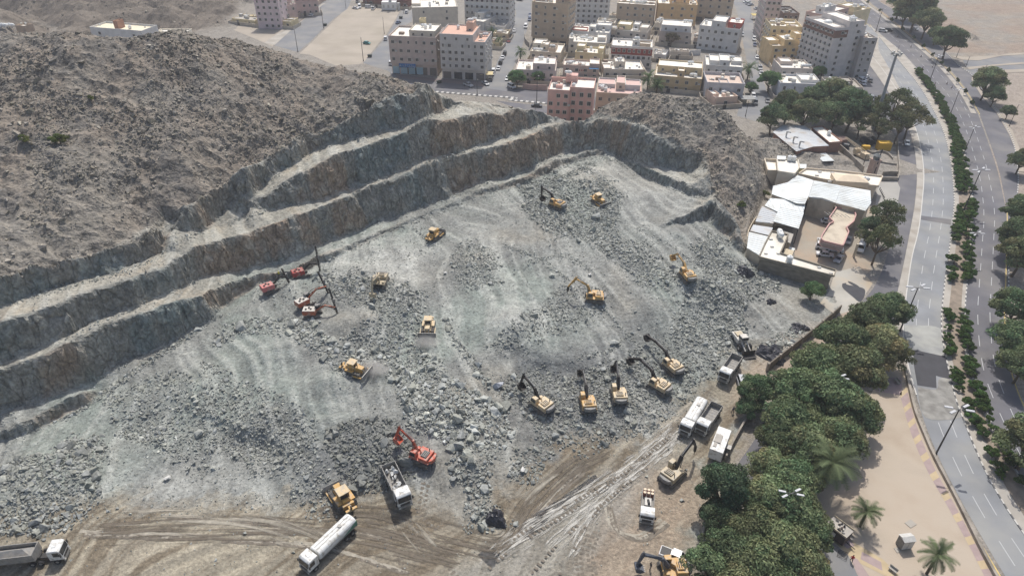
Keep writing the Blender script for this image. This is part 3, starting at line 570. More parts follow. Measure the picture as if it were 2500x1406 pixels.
def wallstrip(name, pl, w, h, m, z0=0.0, parent=None, alt=None, step=1.0, **k):      # kerb or wall swept along a line
    pl = resamp(pl, step=step); a = offs(pl, w/2); b = offs(pl, -w/2); mb = MB()
    for i in range(len(pl)-1):
        if alt: mb.mat(i % 2)
        q = [a[i], b[i], b[i+1], a[i+1]]; vs = [(p.x, p.y, z0) for p in q]+[(p.x, p.y, z0+h) for p in q]
        mb.raw(vs, [(4, 5, 6, 7), (0, 1, 5, 4), (2, 3, 7, 6), (1, 2, 6, 5), (3, 0, 4, 7)])
    o = mb.build(name, [m, alt] if alt else m, parent); bm = bmesh.new(); bm.from_mesh(o.data); bmesh.ops.recalc_face_normals(bm, faces=bm.faces); bm.to_mesh(o.data); bm.free(); return o
z1 = crop(560, 0, 3.569); z2 = crop(1160, 0, 3.569); z3 = crop(1800, 0, 3.569); z4 = crop(1800, 280, 3.569); z5 = crop(1800, 600, 3.569); z6 = crop(1640, 900, 2.779); z10 = crop(2000, 0, 2.048); z7 = crop(2100, 350, 3.515); z8 = crop(2100, 700, 3.515); z9 = crop(2100, 1006, 2.0475)
# --- highway edges
L1 = PL([(2060, 60), (2128, 137), (2186, 215), (2225, 290), (2245, 350), (2255, 421), (2251, 492), (2242, 563), (2225, 634), (2210, 740), (2205, 814), (2217, 893), (2237, 965), (2259, 1036), (2295, 1123), (2354, 1236), (2413, 1338), (2454, 1406), (2510, 1500)])
R1 = PL([(2120, 60), (2147, 92), (2201, 157), (2244, 210), (2273, 259), (2303, 322), (2320, 391), (2329, 478), (2326, 535), (2318, 606), (2308, 677), (2300, 748), (2298, 785), (2303, 842), (2325, 942), (2342, 999), (2395, 1128), (2442, 1216), (2500, 1304), (2600, 1440)])
L2 = PL([(2010, -60), (2058, -5), (2108, 48), (2145, 81), (2192, 120), (2226, 155), (2260, 197), (2293, 234), (2317, 273), (2342, 332), (2361, 400), (2373, 464), (2375, 535), (2370, 592), (2365, 649), (2357, 734), (2356, 785), (2362, 856), (2376, 928), (2402, 993), (2433, 1061), (2475, 1140), (2540, 1240)])
R2 = PL([(2060, -60), (2103, -5), (2160, 40), (2215, 85), (2265, 128), (2310, 170), (2352, 220), (2385, 275), (2395, 300), (2430, 400), (2447, 470), (2456, 520), (2455, 600), (2454, 635), (2451, 720), (2449, 757), (2453, 842), (2467, 913), (2493, 984), (2540, 1080), (2600, 1190)])
SR = PL([(2090, -60), (2135, -5), (2190, 30), (2240, 62), (2310, 130), (2340, 160), (2372, 184), (2400, 220), (2432, 270), (2462, 320), (2474, 350), (2482, 392), (2486, 440), (2480, 500), (2471, 549), (2464, 620), (2462, 700)])
ribbon('road', L1, R1, .03, asphalt2); ribbon('road', L2, R2, .034, asphalt3)
SL = PL([(2066, -60), (2112, -5), (2167, 38), (2222, 83), (2272, 126), (2316, 166), (2358, 216), (2387, 270), (2399, 300), (2434, 400), (2450, 470), (2457, 520), (2458, 600), (2458, 700)])
ribbon('service_road', SL, SR, .026, asphalt3)
# pavement left of the highway, central reserve
LW = PL([(2047, 70), (2115, 150), (2170, 228), (2210, 300), (2229, 350), (2238, 421), (2234, 492), (2222, 563), (2205, 649), (2190, 720), (2185, 780), (2190, 840), (2200, 880)])
i_ = 96
ribbon('pavement', LW, L1[:i_+1], .14, pavem)
ribbon('central_reserve', R1, L2[20:], .13, pavem)
soilA = PL([(2232, 172), (2262, 215), (2291, 262), (2318, 320), (2330, 380), (2339, 440), (2340, 520), (2333, 600), (2325, 680), (2316, 760), (2315, 830), (2322, 870), (2338, 930), (2360, 995), (2385, 1050), (2420, 1100), (2450, 1180), (2520, 1290)])
soilB = PL([(2236, 172), (2282, 228), (2312, 280), (2338, 340), (2352, 400), (2366, 460), (2368, 530), (2363, 590), (2356, 650), (2348, 720), (2347, 790), (2354, 855), (2366, 920), (2388, 975), (2412, 1040), (2440, 1085), (2475, 1150), (2530, 1240)])
ribbon('planting_strip', soilA, soilB, .19, medm)
for pl, al in ((R1, kerbb), (L2[20:], kerbb), (L1[:i_+1], None)): setp(wallstrip('kerb', pl, .26, .17, kerbw, alt=al, step=1.1), kind='structure')
setp(wallstrip('kerb', SR, .3, .17, kerbw, alt=kerbb, step=1.1), kind='structure')
isl = ribbon('traffic_island', offs(R2[:58], -.5), offs(R2[:58], -2.6), .15, pavem)
for pl, m, z, w in ((offs(L1, -.8), yellowm, .045, .2), (offs(R1, .8), yellowm, .045, .2), (offs(L2, -.8), yellowm, .05, .2), (offs(R2[86:], .3), yellowm, .05, .2), (offs(R2[:58], .7), yellowm, .05, .2)):
    ribbon('edge_line', offs(pl, w/2), offs(pl, -w/2), z, m, n=260)
def dashes(A, B, f, z, per=9.3, ln=4.6, w=.13, s0=0):
    n = 200; a = resamp(A, n=n); b = resamp(B, n=n); c = resamp([p.lerp(q, f) for p, q in zip(a, b)], step=.775); mb = MB(); L = offs(c, w/2); Rr = offs(c, -w/2); kper = round(per/.775); kl = round(ln/.775)
    for i in range(s0, len(c)-kl, kper):
        for j in range(kl): mb.raw([(q.x, q.y, z) for q in (L[i+j], Rr[i+j], Rr[i+j+1], L[i+j+1])], [(0, 1, 2, 3)])
    me = mb.mesh('lane_marking', whitem)
    if me.polygons[0].normal.z < 0: me.flip_normals()
    setp(linkmesh('lane_marking', me), kind='structure')
for f in (.34, .66): dashes(L1, R1, f, .05)
for f in (.33, .65): dashes(L2, R2, f, .055, s0=4)
# asphalt repairs on the left carriageway
sheet('asphalt_patch', z8(455, 540, 730, 600, 775, 795, 650, 765, 655, 870, 490, 845, 458, 660), .062, patchm)
sheet('asphalt_patch', z7(520, 622, 780, 655, 778, 700, 515, 655), .06, asphalt3)
sheet('concrete_dust', z8(378, 330, 690, 360, 722, 590, 470, 535, 400, 480), .056, mat('concrete_dust', lin(158, 158, 152), .9, var=.15, scale=.3, dirt=lin(135, 136, 136), dirts=.25), True)
sheet('concrete_dust', z8(492, 860, 650, 880, 680, 790, 780, 800, 820, 1000, 860, 1120, 560, 1120), .058, mat('concrete_dust2', lin(140, 138, 132), .9, var=.25, scale=.5, dirt=lin(116, 113, 108), dirts=.6), True)
# service road by the compound and down under the trees
sheet('side_road', [(2190, 336), (2229, 350), (2238, 421), (2234, 492), (2222, 563), (2205, 649), (2190, 720), (2185, 790), (2150, 850), (2060, 930), (1960, 1020), (1890, 1100), (1850, 1180), (1780, 1230), (1770, 1170), (1802, 1130), (1850, 1060), (1880, 990), (1985, 875), (2086, 757), (2140, 690), (2172, 600), (2185, 520), (2193, 444)], .023, asphalt3, True)
sheet('side_road', z3(1170, 440, 1215, 350, 1320, 520, 1460, 760, 1560, 960, 1520, 1240, 1390, 1200, 1280, 1040, 1130, 900, 1100, 640), .018, asphalt3, True)
sheet('side_road', z3(1240, 300, 1190, 380, 1180, 480, 1300, 680, 1400, 830, 1440, 830, 1300, 560, 1230, 430), .15, pavem, True)
# side roads on the far right
sheet('branch_road', z3(1960, 520, 2100, 530, 2300, 490, 2700, 465, 2700, 535, 2250, 565, 2000, 590), .03, asphalt)
sheet('branch_road', z3(1990, 610, 2200, 580, 2700, 545, 2700, 600, 2300, 610, 2100, 645, 2040, 660), .03, asphalt)
sheet('pavement', z3(1850, 490, 2000, 502, 2250, 488, 2400, 470, 2700, 445, 2700, 465, 2300, 492, 2100, 532, 1960, 525), .14, sandm); sheet('pavement', z3(2000, 590, 2250, 565, 2700, 530, 2700, 548, 2200, 582, 2020, 612), .14, sandm)
sheet('pavement', z3(2045, 665, 2100, 645, 2300, 612, 2700, 600, 2700, 620, 2330, 640, 2120, 668, 2070, 700, 2160, 840, 2300, 990, 2400, 1150, 2460, 1300, 2500, 1500, 2450, 1500, 2430, 1330, 2370, 1180, 2260, 990, 2120, 830, 2040, 700), .13, sandm)
# town streets
sheet('street', z1(800, -60, 1090, -60, 1030, 80, 910, 165, 820, 250, 720, 350, 600, 458, 395, 400, 500, 300, 640, 180, 800, 20), .03, asphalt)
sheet('street', z1(1560, -60, 1640, -60, 1600, 60, 1590, 190, 1400, 310, 1440, 600, 1460, 680, 1380, 620, 1165, 550, 1280, 430, 1385, 300, 1440, 200, 1510, 80), .03, asphalt)
sheet('street', z1(1400, 640, 1800, 700, 2200, 742, 2640, 790, 2780, 800, 2780, 895, 2500, 850, 2160, 828, 1800, 800, 1500, 760), .034, asphalt3)
sheet('street', z2(290, -60, 500, -60, 480, 150, 440, 300, 420, 380, 330, 600, 280, 800, 90, 770, 130, 690, 220, 480, 300, 280, 360, 120), .038, asphalt)
sheet('street', z2(300, 785, 640, 815, 1100, 850, 1100, 960, 640, 900, 300, 868), .042, asphalt3); sheet('street', z2(180, 880, 640, 930, 1100, 990, 1100, 1060, 640, 990, 400, 960), .036, asphalt3)
setp(wallstrip('kerb', PL(z1(1800, 803, 2160, 832, 2500, 858)+z2(300, 874, 640, 905, 1090, 965), n=4), 1.6, .17, kerbw, alt=kerbb, step=1.2), kind='structure')
sheet('street', z2(2220, -60, 2420, -60, 2400, 60, 2430, 250, 2480, 600, 2560, 860, 2560, 960, 2440, 1060, 2280, 1010, 2300, 930, 2400, 900, 2400, 700, 2340, 400, 2290, 130), .032, asphalt)
sheet('vacant_lot', z1(1040, 60, 1160, 50, 1560, 50, 1510, 60, 1430, 200, 1370, 300, 1290, 390, 1160, 560, 930, 575, 700, 480, 610, 470, 720, 370, 910, 185), .02, sandm)
sheet('pavement', z1(535, 250, 850, 20, 860, 20, 800, 40, 640, 180, 500, 300, 395, 395, 300, 380, 430, 290), .05, pavem)
sheet('dust_yard', z1(-60, 200, 200, 240, 480, 262, 400, 330, 380, 410, 200, 330, 0, 250), .024, sandm)
sheet('pavement', z1(1455, 650, 1815, 690, 1850, 690, 2215, 715, 2215, 760, 1830, 720, 1460, 680), .12, mat('plaza_tiles', lin(120, 108, 104), .8, var=.1))
# compound yards
sheet('yard', z4(560, 800, 1210, 820, 1200, 1100, 1250, 1300, 1080, 1420, 860, 1420, 500, 1240, 480, 1000), .022, yardm)
sheet('yard', z4(880, 300, 1400, 230, 1410, 520, 1250, 560, 1230, 700, 1150, 700, 1000, 500), .022, mat('rubble_yard', lin(150, 145, 136), .95, var=.3, scale=.5, bump=.6, bscale=2))
sheet('yard', z4(1230, 590, 1390, 580, 1420, 640, 1400, 760, 1300, 900, 1200, 820), .024, mat('dusty_apron', lin(160, 157, 150), .9, var=.1, scale=.1))
sheet('yard', z5(850, 230, 1060, 180, 1180, 330, 1110, 430, 1010, 580, 900, 640, 720, 500, 800, 400), .028, mat('stained_concrete', lin(172, 168, 158), .9, var=.15, scale=.2, dirt=lin(170, 146, 112), dirts=.1))
sheet('asphalt_patch', z5(915, 330, 950, 325, 960, 340, 1110, 380, 1075, 490, 1000, 440, 920, 370), .05, patchm, True)
sheet('asphalt_patch', z5(962, 308, 1000, 320, 1060, 355, 1040, 362, 975, 328), .052, patchm, True)
sheet('footpath', z5(880, 600, 1010, 560, 960, 650, 650, 970, 430, 1220, 280, 1300, 300, 1120, 560, 900, 780, 700), .03, mat('earth_path', lin(158, 143, 128), .95, var=.2, scale=.4, bump=.4, bscale=3))
# park
pk = [(2128, 960), (2150, 905), (2204, 893), (2217, 940), (2232, 1006), (2281, 1123), (2330, 1216), (2393, 1343), (2427, 1406), (2480, 1500), (1900, 1500), (1960, 1300), (2000, 1100)]
sheet('park_ground', pk, .026, parkm)
sheet('park_path', z6(1320, 60, 1560, 60, 1560, 180, 1390, 155), .05, pinkp)
pathA = PL([(2196, 960), (2225, 1060), (2262, 1145), (2310, 1230), (2370, 1340), (2410, 1420)]); pathB = PL([(2213, 945), (2238, 1040), (2275, 1130), (2325, 1222), (2388, 1340), (2430, 1420)])
pth = ribbon('park_path', pathA, pathB, .05, pinkp, n=60); pth.data.materials.append(yelp)
for i, p_ in enumerate(pth.data.polygons): p_.material_index = 1 if (i % 6) < 2 else 0
sheet('park_path', z6(960, 960, 1060, 990, 1240, 1180, 1430, 1290, 1560, 1420, 1480, 1420, 1240, 1300, 1150, 1220, 960, 1030), .048, yelp); sheet('park_path', z6(1080, 1040, 1200, 1130, 1240, 1200, 1190, 1220, 1080, 1110), .053, pinkp); sheet('park_path', z6(1290, 1240, 1420, 1310, 1430, 1370, 1280, 1290), .053, pinkp)
sheet('parking', z6(960, 1130, 1060, 1150, 1200, 1270, 1270, 1420, 900, 1420), .06, asphalt)
sheet('park_path', z6(1210, 1270, 1260, 1290, 1350, 1420, 1270, 1420), .05, pinkp)
def retained(name, px, w, h, m, label, cat, **k):
    return setp(wallstrip(name, PL(px), w, h, m, **k), label, cat)
wallc = mat('wall_concrete', lin(158, 150, 138), .9, var=.12, scale=.6, dirt=lin(120, 113, 103), dirts=.4); walld = mat('wall_dark', lin(120, 112, 100), .9, var=.2, scale=.5, dirt=lin(95, 90, 82), dirts=.5)
retained('retaining_wall', [(2204, 870), (2207, 893), (2217, 940), (2232, 1004), (2256, 1065), (2281, 1121), (2330, 1214), (2393, 1341), (2427, 1404), (2470, 1480)], .5, .75, wallc, 'low curved concrete wall between the park and the highway pavement', 'wall')
wal = resamp(PL([(1872, 906), (1920, 868), (1990, 812), (2049, 762)]), step=4.2)
wt = thing('boundary_wall', 'long weathered block wall with piers beside the pit and footpath', 'wall', wal[0])
for a, b in zip(wal[:-1], wal[1:]):
    MB().bar((*((a-wal[0])[:2]), 1.1), (*((b-wal[0])[:2]), 1.1), .25, 2.2).build('wall_panel', walld, wt); q = a-wal[0]; MB().box(q.x-.25, q.x+.25, q.y-.25, q.y+.25, 0, 2.35).build('pier', wallc, wt)
retained('low_wall', [(1982, 872), (2030, 820), (2086, 757)], .3, .5, wallc, 'low kerb wall between the footpath and the tree lined road', 'wall')
retained('low_wall', z6(360, 620, 420, 500, 500, 360, 525, 330), .35, 1.4, wallc, 'pale low wall beside the white box trailer and the tree belt', 'wall')
retained('low_wall', z6(240, 940, 225, 1000, 215, 1070, 205, 1140), .3, 1.0, wallc, 'short low wall at the left foot of the dense trees', 'wall')
retained('street_wall', z1(590, 170, 680, 110, 850, 0, 900, -40), .3, 2.6, mat('wall_pinkbeige', lin(176, 156, 140), .9), 'pinkish street wall in front of the pale pink flats', 'wall')

# --- wheel tracks and wet ruts worn into the haul road (draped strips)
trkm = mat('track_dark', lin(112, 104, 92), .8, var=.3, scale=1.5, bump=.8, bscale=5, stretch=(1, 1, 1)); trkl = mat('track_pale', lin(154, 147, 133), .85, var=.25, scale=1.2, bump=.6, bscale=4)
def wetmat():
    m = mat('wet_rut', lin(150, 150, 146), .3, var=.3, scale=1.2, bump=1.0, bscale=5, spec=.8); return m
wetm = wetmat()
def drape(name, px, w, m, z=.035, gap=0.0, wob=.3, seed=0, tread=False):
    pl = resamp(cr([hit(u, v) for u, v in px], 8), step=.55 if not tread else .45); r = random.Random(seed); mb = MB(); L = offs(pl, w/2); Rr = offs(pl, -w/2)
    on = True
    for i in range(len(pl)-1):
        if gap and r.random() < gap: on = not on
        if not on or (tread and i % 2): continue
        k = w*wob*math.sin(i*.9+seed)*.5+r.uniform(-.1, .1)*w; d = (L[i]-Rr[i]).normalized()*k; q = [L[i]+d, Rr[i]-d, Rr[i+1]-d, L[i+1]+d]
        zz = terr(np.array([p.x for p in q]), np.array([p.y for p in q])); mb.raw([(p.x, p.y, float(h)+z) for p, h in zip(q, zz)], [(0, 1, 2, 3)])
    if not mb.v: return
    me = mb.mesh(name, m)
    if me.polygons[0].normal.z < 0: me.flip_normals()
    setp(linkmesh(name, me), kind='structure')
def wtrack(px, m=trkm, sep=9, **k):
    for s in (-1, 1): drape('wheel_track', [(u+s*sep*.5, v+s*sep*.28) for u, v in px], .55, m, seed=len(px)*7+s, **k)
for px in ([(980, 1260), (1040, 1320), (1100, 1390), (1130, 1440)], [(900, 1270), (960, 1340), (1000, 1420)], [(1430, 1300), (1412, 1345), (1420, 1420)], [(1460, 1300), (1440, 1350), (1460, 1430)], [(1740, 960), (1690, 1010), (1640, 1075), (1560, 1130), (1480, 1170)], [(1040, 1180), (1030, 1250), (1060, 1290)]): wtrack(px, trkm, 12, tread=True)
for px in ([(600, 1300), (760, 1290), (900, 1300), (1100, 1340), (1250, 1320), (1330, 1230)], [(200, 1300), (500, 1310), (760, 1330), (1000, 1400)], [(1200, 1320), (1280, 1290), (1340, 1210), (1440, 1130), (1560, 1090), (1700, 980)], [(400, 1260), (600, 1270), (720, 1280)], [(1500, 1180), (1560, 1120), (1660, 1020)], [(1480, 1230), (1500, 1290), (1560, 1310), (1620, 1270)]): wtrack(px, trkl, 11, gap=.04); wtrack([(u+9, v+7) for u, v in px], trkm, 8, gap=.06)

_W = [[(1690, 1010), (1600, 1085), (1520, 1150), (1430, 1215), (1330, 1280), (1240, 1340), (1150, 1420)], [(1710, 1020), (1620, 1100), (1540, 1165), (1450, 1240), (1370, 1310), (1290, 1400)], [(1560, 1150), (1500, 1195), (1440, 1260), (1400, 1330), (1350, 1420)], [(1500, 1160), (1380, 1230), (1280, 1290), (1180, 1370)], [(1460, 1290), (1420, 1340), (1360, 1400)]]

def streakmat(name, c, rough, t0, t1, us=.12, vs=2.0, spec=.4, bump=.8):
    m = mat(name, lin(*c), rough, var=.2, scale=1.5, bump=bump, bscale=5, spec=spec); n = m.node_tree.nodes; l = m.node_tree.links; uv = n.new('ShaderNodeUVMap'); sp = n.new('ShaderNodeSeparateXYZ'); l.new(uv.outputs[0], sp.inputs[0])
    mp = n.new('ShaderNodeMapping'); mp.inputs['Scale'].default_value = (us, vs, 1); l.new(uv.outputs[0], mp.inputs[0]); nz = n.new('ShaderNodeTexNoise'); nz.inputs['Scale'].default_value = 1; nz.inputs['Detail'].default_value = 7; nz.inputs['Distortion'].default_value = .6; l.new(mp.outputs[0], nz.inputs['Vector'])
    e = n.new('ShaderNodeMath'); e.operation = 'PINGPONG'; e.inputs[1].default_value = .5; l.new(sp.outputs[2], e.inputs[0])
    vc = n.new('ShaderNodeVertexColor'); vc.layer_name = 'tint'; a = n.new('ShaderNodeMath'); a.operation = 'MULTIPLY'; l.new(nz.outputs[0], a.inputs[0]); l.new(vc.outputs[0], a.inputs[1])
    r = n.new('ShaderNodeMapRange'); r.inputs[1].default_value = t0; r.inputs[2].default_value = t1; l.new(a.outputs[0], r.inputs[0]); tr = n.new('ShaderNodeBsdfTransparent'); ms = n.new('ShaderNodeMixShader'); l.new(r.outputs[0], ms.inputs[0]); l.new(tr.outputs[0], ms.inputs[1]); l.new(n['Principled BSDF'].outputs[0], ms.inputs[2]); l.new(ms.outputs[0], n['Material Output'].inputs[0]); return m
wetS = streakmat('wet_mud', (140, 137, 128), .34, .43, .60, .25, 2.2, .7, 1.0); darkS = streakmat('mud_streak_dark', (104, 95, 82), .8, .44, .58, .06, 1.3); paleS = streakmat('mud_streak_pale', (164, 157, 142), .85, .46, .64, .06, 1.1)
def band(name, px, w, m, z, k=7):
    pl = resamp(cr([hit(u, v) for u, v in px], 6), step=1.1); n = len(pl); cols_ = []; V = []; U = []; L = 0
    rows = [offs(pl, w*(j/(k-1)-.5)) for j in range(k)]
    for i in range(n):
        if i: L += (pl[i]-pl[i-1]).length
        ee = min(1, i/6, (n-1-i)/6)
        for j in range(k): p = rows[j][i]; V.append((p.x, p.y)); U.append((L, j/(k-1)*w)); cols_.append([ee*math.sin(math.pi*(j+.02)/(k-1+.04))**.35]*3)
    V = np.array(V); Z = terr(V[:, 0], V[:, 1])+z; Fc = np.array([[i*k+j, (i+1)*k+j, (i+1)*k+j+1, i*k+j+1] for i in range(n-1) for j in range(k-1)]); me = fastmesh(name, np.column_stack([V, Z]), Fc, m, np.array(cols_))
    if me.polygons[0].normal.z < 0: me.flip_normals()
    ul = me.uv_layers.new(name='UVMap'); li = np.zeros(len(me.loops), np.int32); me.loops.foreach_get('vertex_index', li); ul.data.foreach_set('uv', np.array(U, np.float32)[li].ravel()); setp(linkmesh(name, me), kind='structure')
band('mud_streaks', [(150, 1310), (500, 1290), (800, 1300), (1050, 1350), (1200, 1400)], 9, darkS, .06); band('mud_streaks', [(700, 1270), (900, 1260), (1100, 1310), (1230, 1330), (1300, 1240), (1400, 1140), (1540, 1080)], 9, darkS, .07); band('mud_streaks', [(200, 1270), (500, 1260), (700, 1290), (900, 1380)], 8, paleS, .08); band('mud_streaks', [(1240, 1290), (1310, 1200), (1420, 1120)], 10, paleS, .09); band('mud_streaks', [(1500, 1290), (1600, 1290), (1690, 1270)], 8, darkS, .07); band('mud_streaks', [(1320, 1100), (1400, 1110), (1500, 1090)], 7, paleS, .06); band('mud_streaks', [(950, 1230), (1010, 1300), (1100, 1400)], 8, paleS, .1)
for q, (px, w) in enumerate(zip(_W, (5.5, 5, 4, 4, 3.5))): band('wet_ruts', px, w, wetS, .115+.012*q, 11)
for j, px in enumerate(_W[:4]): drape('wheel_track', [(u+4, v+6) for u, v in px], .6, trkm, z=.19, gap=.12, seed=j+70, tread=True)
# ================================================================ TOWN
glass = mat('window_glass', lin(44, 50, 56), .25, var=.3, spec=.6); framem = mat('window_frame', lin(196, 190, 180), .7); roofm = mat('roof_white', lin(236, 231, 220), .85, var=.1, scale=.35, dirt=lin(205, 196, 180), dirts=.35)
roofg = mat('roof_grey', lin(176, 170, 160), .9, var=.15, scale=.4, dirt=lin(140, 133, 124), dirts=.4); tankm = mat('tank_white', lin(222, 222, 218), .5, var=.05); acm = mat('unit_grey', lin(188, 186, 180), .6, var=.1); shut = mat('shutter', lin(112, 106, 100), .6, var=.2)
darkm = mat('dark_metal', lin(58, 57, 56), .6); redt = mat('roof_red', lin(150, 78, 66), .8)
_wc = {}
def wmesh(w, h, fm=None):
    k = (round(w, 1), round(h, 1))
    if k not in _wc:
        b = MB(); b.box(-w/2-.12, w/2+.12, -.06, .05, -h/2-.12, -h/2+.0).box(-w/2-.12, w/2+.12, -.1, .05, h/2, h/2+.14).box(-w/2-.12, -w/2, -.06, .05, -h/2, h/2).box(w/2, w/2+.12, -.06, .05, -h/2, h/2).box(-.03, .03, -.05, .05, -h/2, h/2)
        b.mat(1).box(-w/2, w/2, -.02, .05, -h/2, h/2); _wc[k] = b.mesh('window', [framem, glass])
    return _wc[k]
_acb = MB().box(-.45, .45, -.5, 0, -.3, .3).box(-.5, .5, -.52, -.4, -.34, -.3); ACM = _acb.mesh('air_conditioner', acm)
def tank_mesh(kind):
    b = MB()
    if kind == 0: b.tube((0, 0, .35), (0, 0, 1.5), .7, .7, 10).ball((0, 0, 1.5), .7, 10, 4, .4).tube((0, 0, 1.75), (0, 0, 1.9), .22, .22, 8)
    else: b.tube((-.9, 0, .95), (.9, 0, .95), .62, .62, 10).ball((.9, 0, .95), .6, 8, 4).ball((-.9, 0, .95), .6, 8, 4).tube((0, 0, 1.5), (0, 0, 1.7), .2, .2, 8)
    b.box(-.6, -.45, -.5, .5, 0, .45).box(.45, .6, -.5, .5, 0, .45); return b.mesh('water_tank', tankm)
TKM = [tank_mesh(0), tank_mesh(1)]; DISH = MB().tube((0, 0, 0), (0, 0, .8), .05, .05, 6).tube((0, 0, .8), (.1, -.15, .95), .55, .5, 10).mesh('satellite_dish', acm)
def hfrom(base, top):
    b = P(*base, 0); lo, hi = 0.0, 60.0
    for _ in range(40):
        m_ = (lo+hi)/2; _, v = proj(b.x, b.y, m_)
        if v > top[1]: lo = m_
        else: hi = m_
    return lo
wmats = {}
def wallmat(c, kind=0):
    k = (c, kind)
    if k not in wmats:
        wmats[k] = mat('wall_%d_%d_%d' % c, lin(*c), .9, var=.06, scale=.6, bump=.05, dirt=tuple(x*.82 for x in lin(*c)), dirts=.35)
    return wmats[k]
def parapet(W_, D_, z, h, m, par, x0=0, y0=0):
    t = .22; b = MB(); b.box(x0, x0+W_, y0, y0+t, z, z+h).box(x0, x0+W_, y0+D_-t, y0+D_, z, z+h).box(x0, x0+t, y0+t, y0+D_-t, z, z+h).box(x0+W_-t, x0+W_, y0+t, y0+D_-t, z, z+h); b.build('parapet', m, par)
def bld(label, tl, tr, h, d, c, fl=3, nc=4, cat='house', up=(), tanks=(), sideR=0, sideL=0, roof=None, ac=.5, ph=.9, ww=1.3, wh=1.3, gf=None, skip=0, grp=None, seed=None, band=None, z0=0.0, ledge=False, dish=1):
    rr = random.Random(seed or len(label)*7+int(tl[0])); d = d*1.2 if cat == 'house' and z0 == 0 else d; A = P(*tl, h); B = P(*tr, h); A.z = B.z = 0; e = (B-A); L = e.length; rz = math.atan2(e.y, e.x)
    t = thing('apartment_building' if cat != 'house' else 'house', label, cat, (A.x, A.y, z0), rz, grp); wm = wallmat(c); hr = h-ph; hr -= z0; rm = roof or roofm
    b = MB()
    if gf: b.box(0.25, L-.25, 1.1, d-.05, 0, gf).box(0, L, 0, d, gf, hr)
    else: b.box(0, L, 0, d, 0, hr)
    b.build('wall', wm, t)
    MB().box(.2, L-.2, .2, d-.2, hr+.01, hr+.06).build('roof', rm, t); parapet(L, d, hr, ph, wm, t)
    if band is not None: MB().box(-.05, L+.05, -.05, d+.05, hr-3.2, hr-.2).build('storey_band', wallmat(band), t)
    if ledge:
        for k in range(1, fl): MB().box(-.12, L+.12, -.12, d, k*hr/fl-.1, k*hr/fl+.1).build('ledge', wm, t)
    gl = gf or 0; fh = (hr-gl)/fl
    for k in range(skip, fl):
        z = gl+fh*(k+.55)
        for i in range(nc):
            x = L*(i+.5)/nc+rr.uniform(-.12, .12)
            if rr.random() < .08: continue
            w = ww if rr.random() > .25 else ww*.6
            linkmesh('window', wmesh(w, min(wh, fh*.5)), t, (x, -.051-(.05 if band is not None and k == fl-1 else 0), z))
            if rr.random() < ac*.5 and L/nc > 2.6: linkmesh('air_conditioner', ACM, t, (x+w/2+.75, -.003-(.05 if band is not None else 0), z-.2))
        for n_, sx, s in ((sideR, L, 1), (sideL, 0, -1)):
            for i in range(n_):
                y = d*(i+.5)/n_; linkmesh('window', wmesh(ww*.8, min(wh, fh*.5)), t, (sx+s*(.051+(.05 if band is not None else 0)), y, z), (0, 0, s*math.pi/2))
                if rr.random() < ac: linkmesh('air_conditioner', ACM, t, (sx+s*(.003+(.05 if band is not None else 0)), y+1.1, z-.2), (0, 0, s*math.pi/2))
    if gf:
        n_ = max(3, int(L/4.2))
        for i in range(n_):
            x = L*(i+.5)/n_; MB().box(x-L/n_*.36, x+L/n_*.36, 1.02, 1.12, .1, gf*.68).build('shop_shutter', shut if rr.random() > .3 else glass, t)
    for (x0, x1, y0, y1, dh, *cc) in up:
        x0 *= L; x1 *= L; y0 *= d; y1 *= d; um = wallmat(cc[0]) if cc and cc[0] else wm; g = .012*len(t.children) % .05
        u = MB().box(x0+g+.02, x1-g-.02, y0+g+.02, y1-g-.02, hr+.005, hr+dh).build('upper_storey', um, t)
        MB().box(x0+.25, x1-.25, y0+.25, y1-.25, hr+dh+.01, hr+dh+.05).build('roof', rm, u); t2 = .2; b = MB(); X0, X1, Y0, Y1 = x0+g+.02, x1-g-.02, y0+g+.02, y1-g-.02; z = hr+dh
        b.box(X0, X1, Y0, Y0+t2, z, z+.6).box(X0, X1, Y1-t2, Y1, z, z+.6).box(X0, X0+t2, Y0+t2, Y1-t2, z, z+.6).box(X1-t2, X1, Y0+t2, Y1-t2, z, z+.6); b.build('parapet', um, u)
        if dh > 2 and x1-x0 > 2.5:
            for i in range(max(1, int((x1-x0)/4))):
                linkmesh('window', wmesh(.9, 1.1), u, (x0+(x1-x0)*(i+.5)/max(1, int((x1-x0)/4)), y0+g-.03, hr+dh*.55))
    for i, (fx, fy, *k) in enumerate(tanks):
        zt = hr+.06
        for (x0, x1, y0, y1, dh, *cc) in up:
            if x0 <= fx <= x1 and y0 <= fy <= y1: zt = hr+dh+.05
        linkmesh('water_tank', TKM[k[0] if k else rr.randint(0, 1)], t, (fx*L, fy*d, zt), (0, 0, rr.uniform(0, .4)))
    for i in range(0 if z0 else 6):
        w_, q_, hh = rr.uniform(.6, 2.6), rr.uniform(.6, 2.2), rr.uniform(.3, 1.5); x_, y_ = rr.uniform(.6, max(.7, L-w_-.6)), rr.uniform(.8, d-q_-.6)
        if any(a0*L-.3 < x_+w_ and x_ < a1*L+.3 and b0*d-.3 < y_+q_ and y_ < b1*d+.3 for (a0, a1, b0, b1, *_) in up): continue
        MB().box(x_, x_+w_, y_, y_+q_, hr+.065+.004*i, hr+.07+hh+.004*i).build('roof_room' if hh > .9 else 'roof_box', rr.choice([wm, roofg, acm, wallmat((196, 188, 174)), wallmat((150, 132, 118))]), t)
    if not z0 and L > 8: y_ = rr.uniform(.3, .7)*d; MB().box(.24, L-.24, y_-.08, y_+.08, hr+.062, hr+.75).build('roof_wall', wm, t) if not up else None
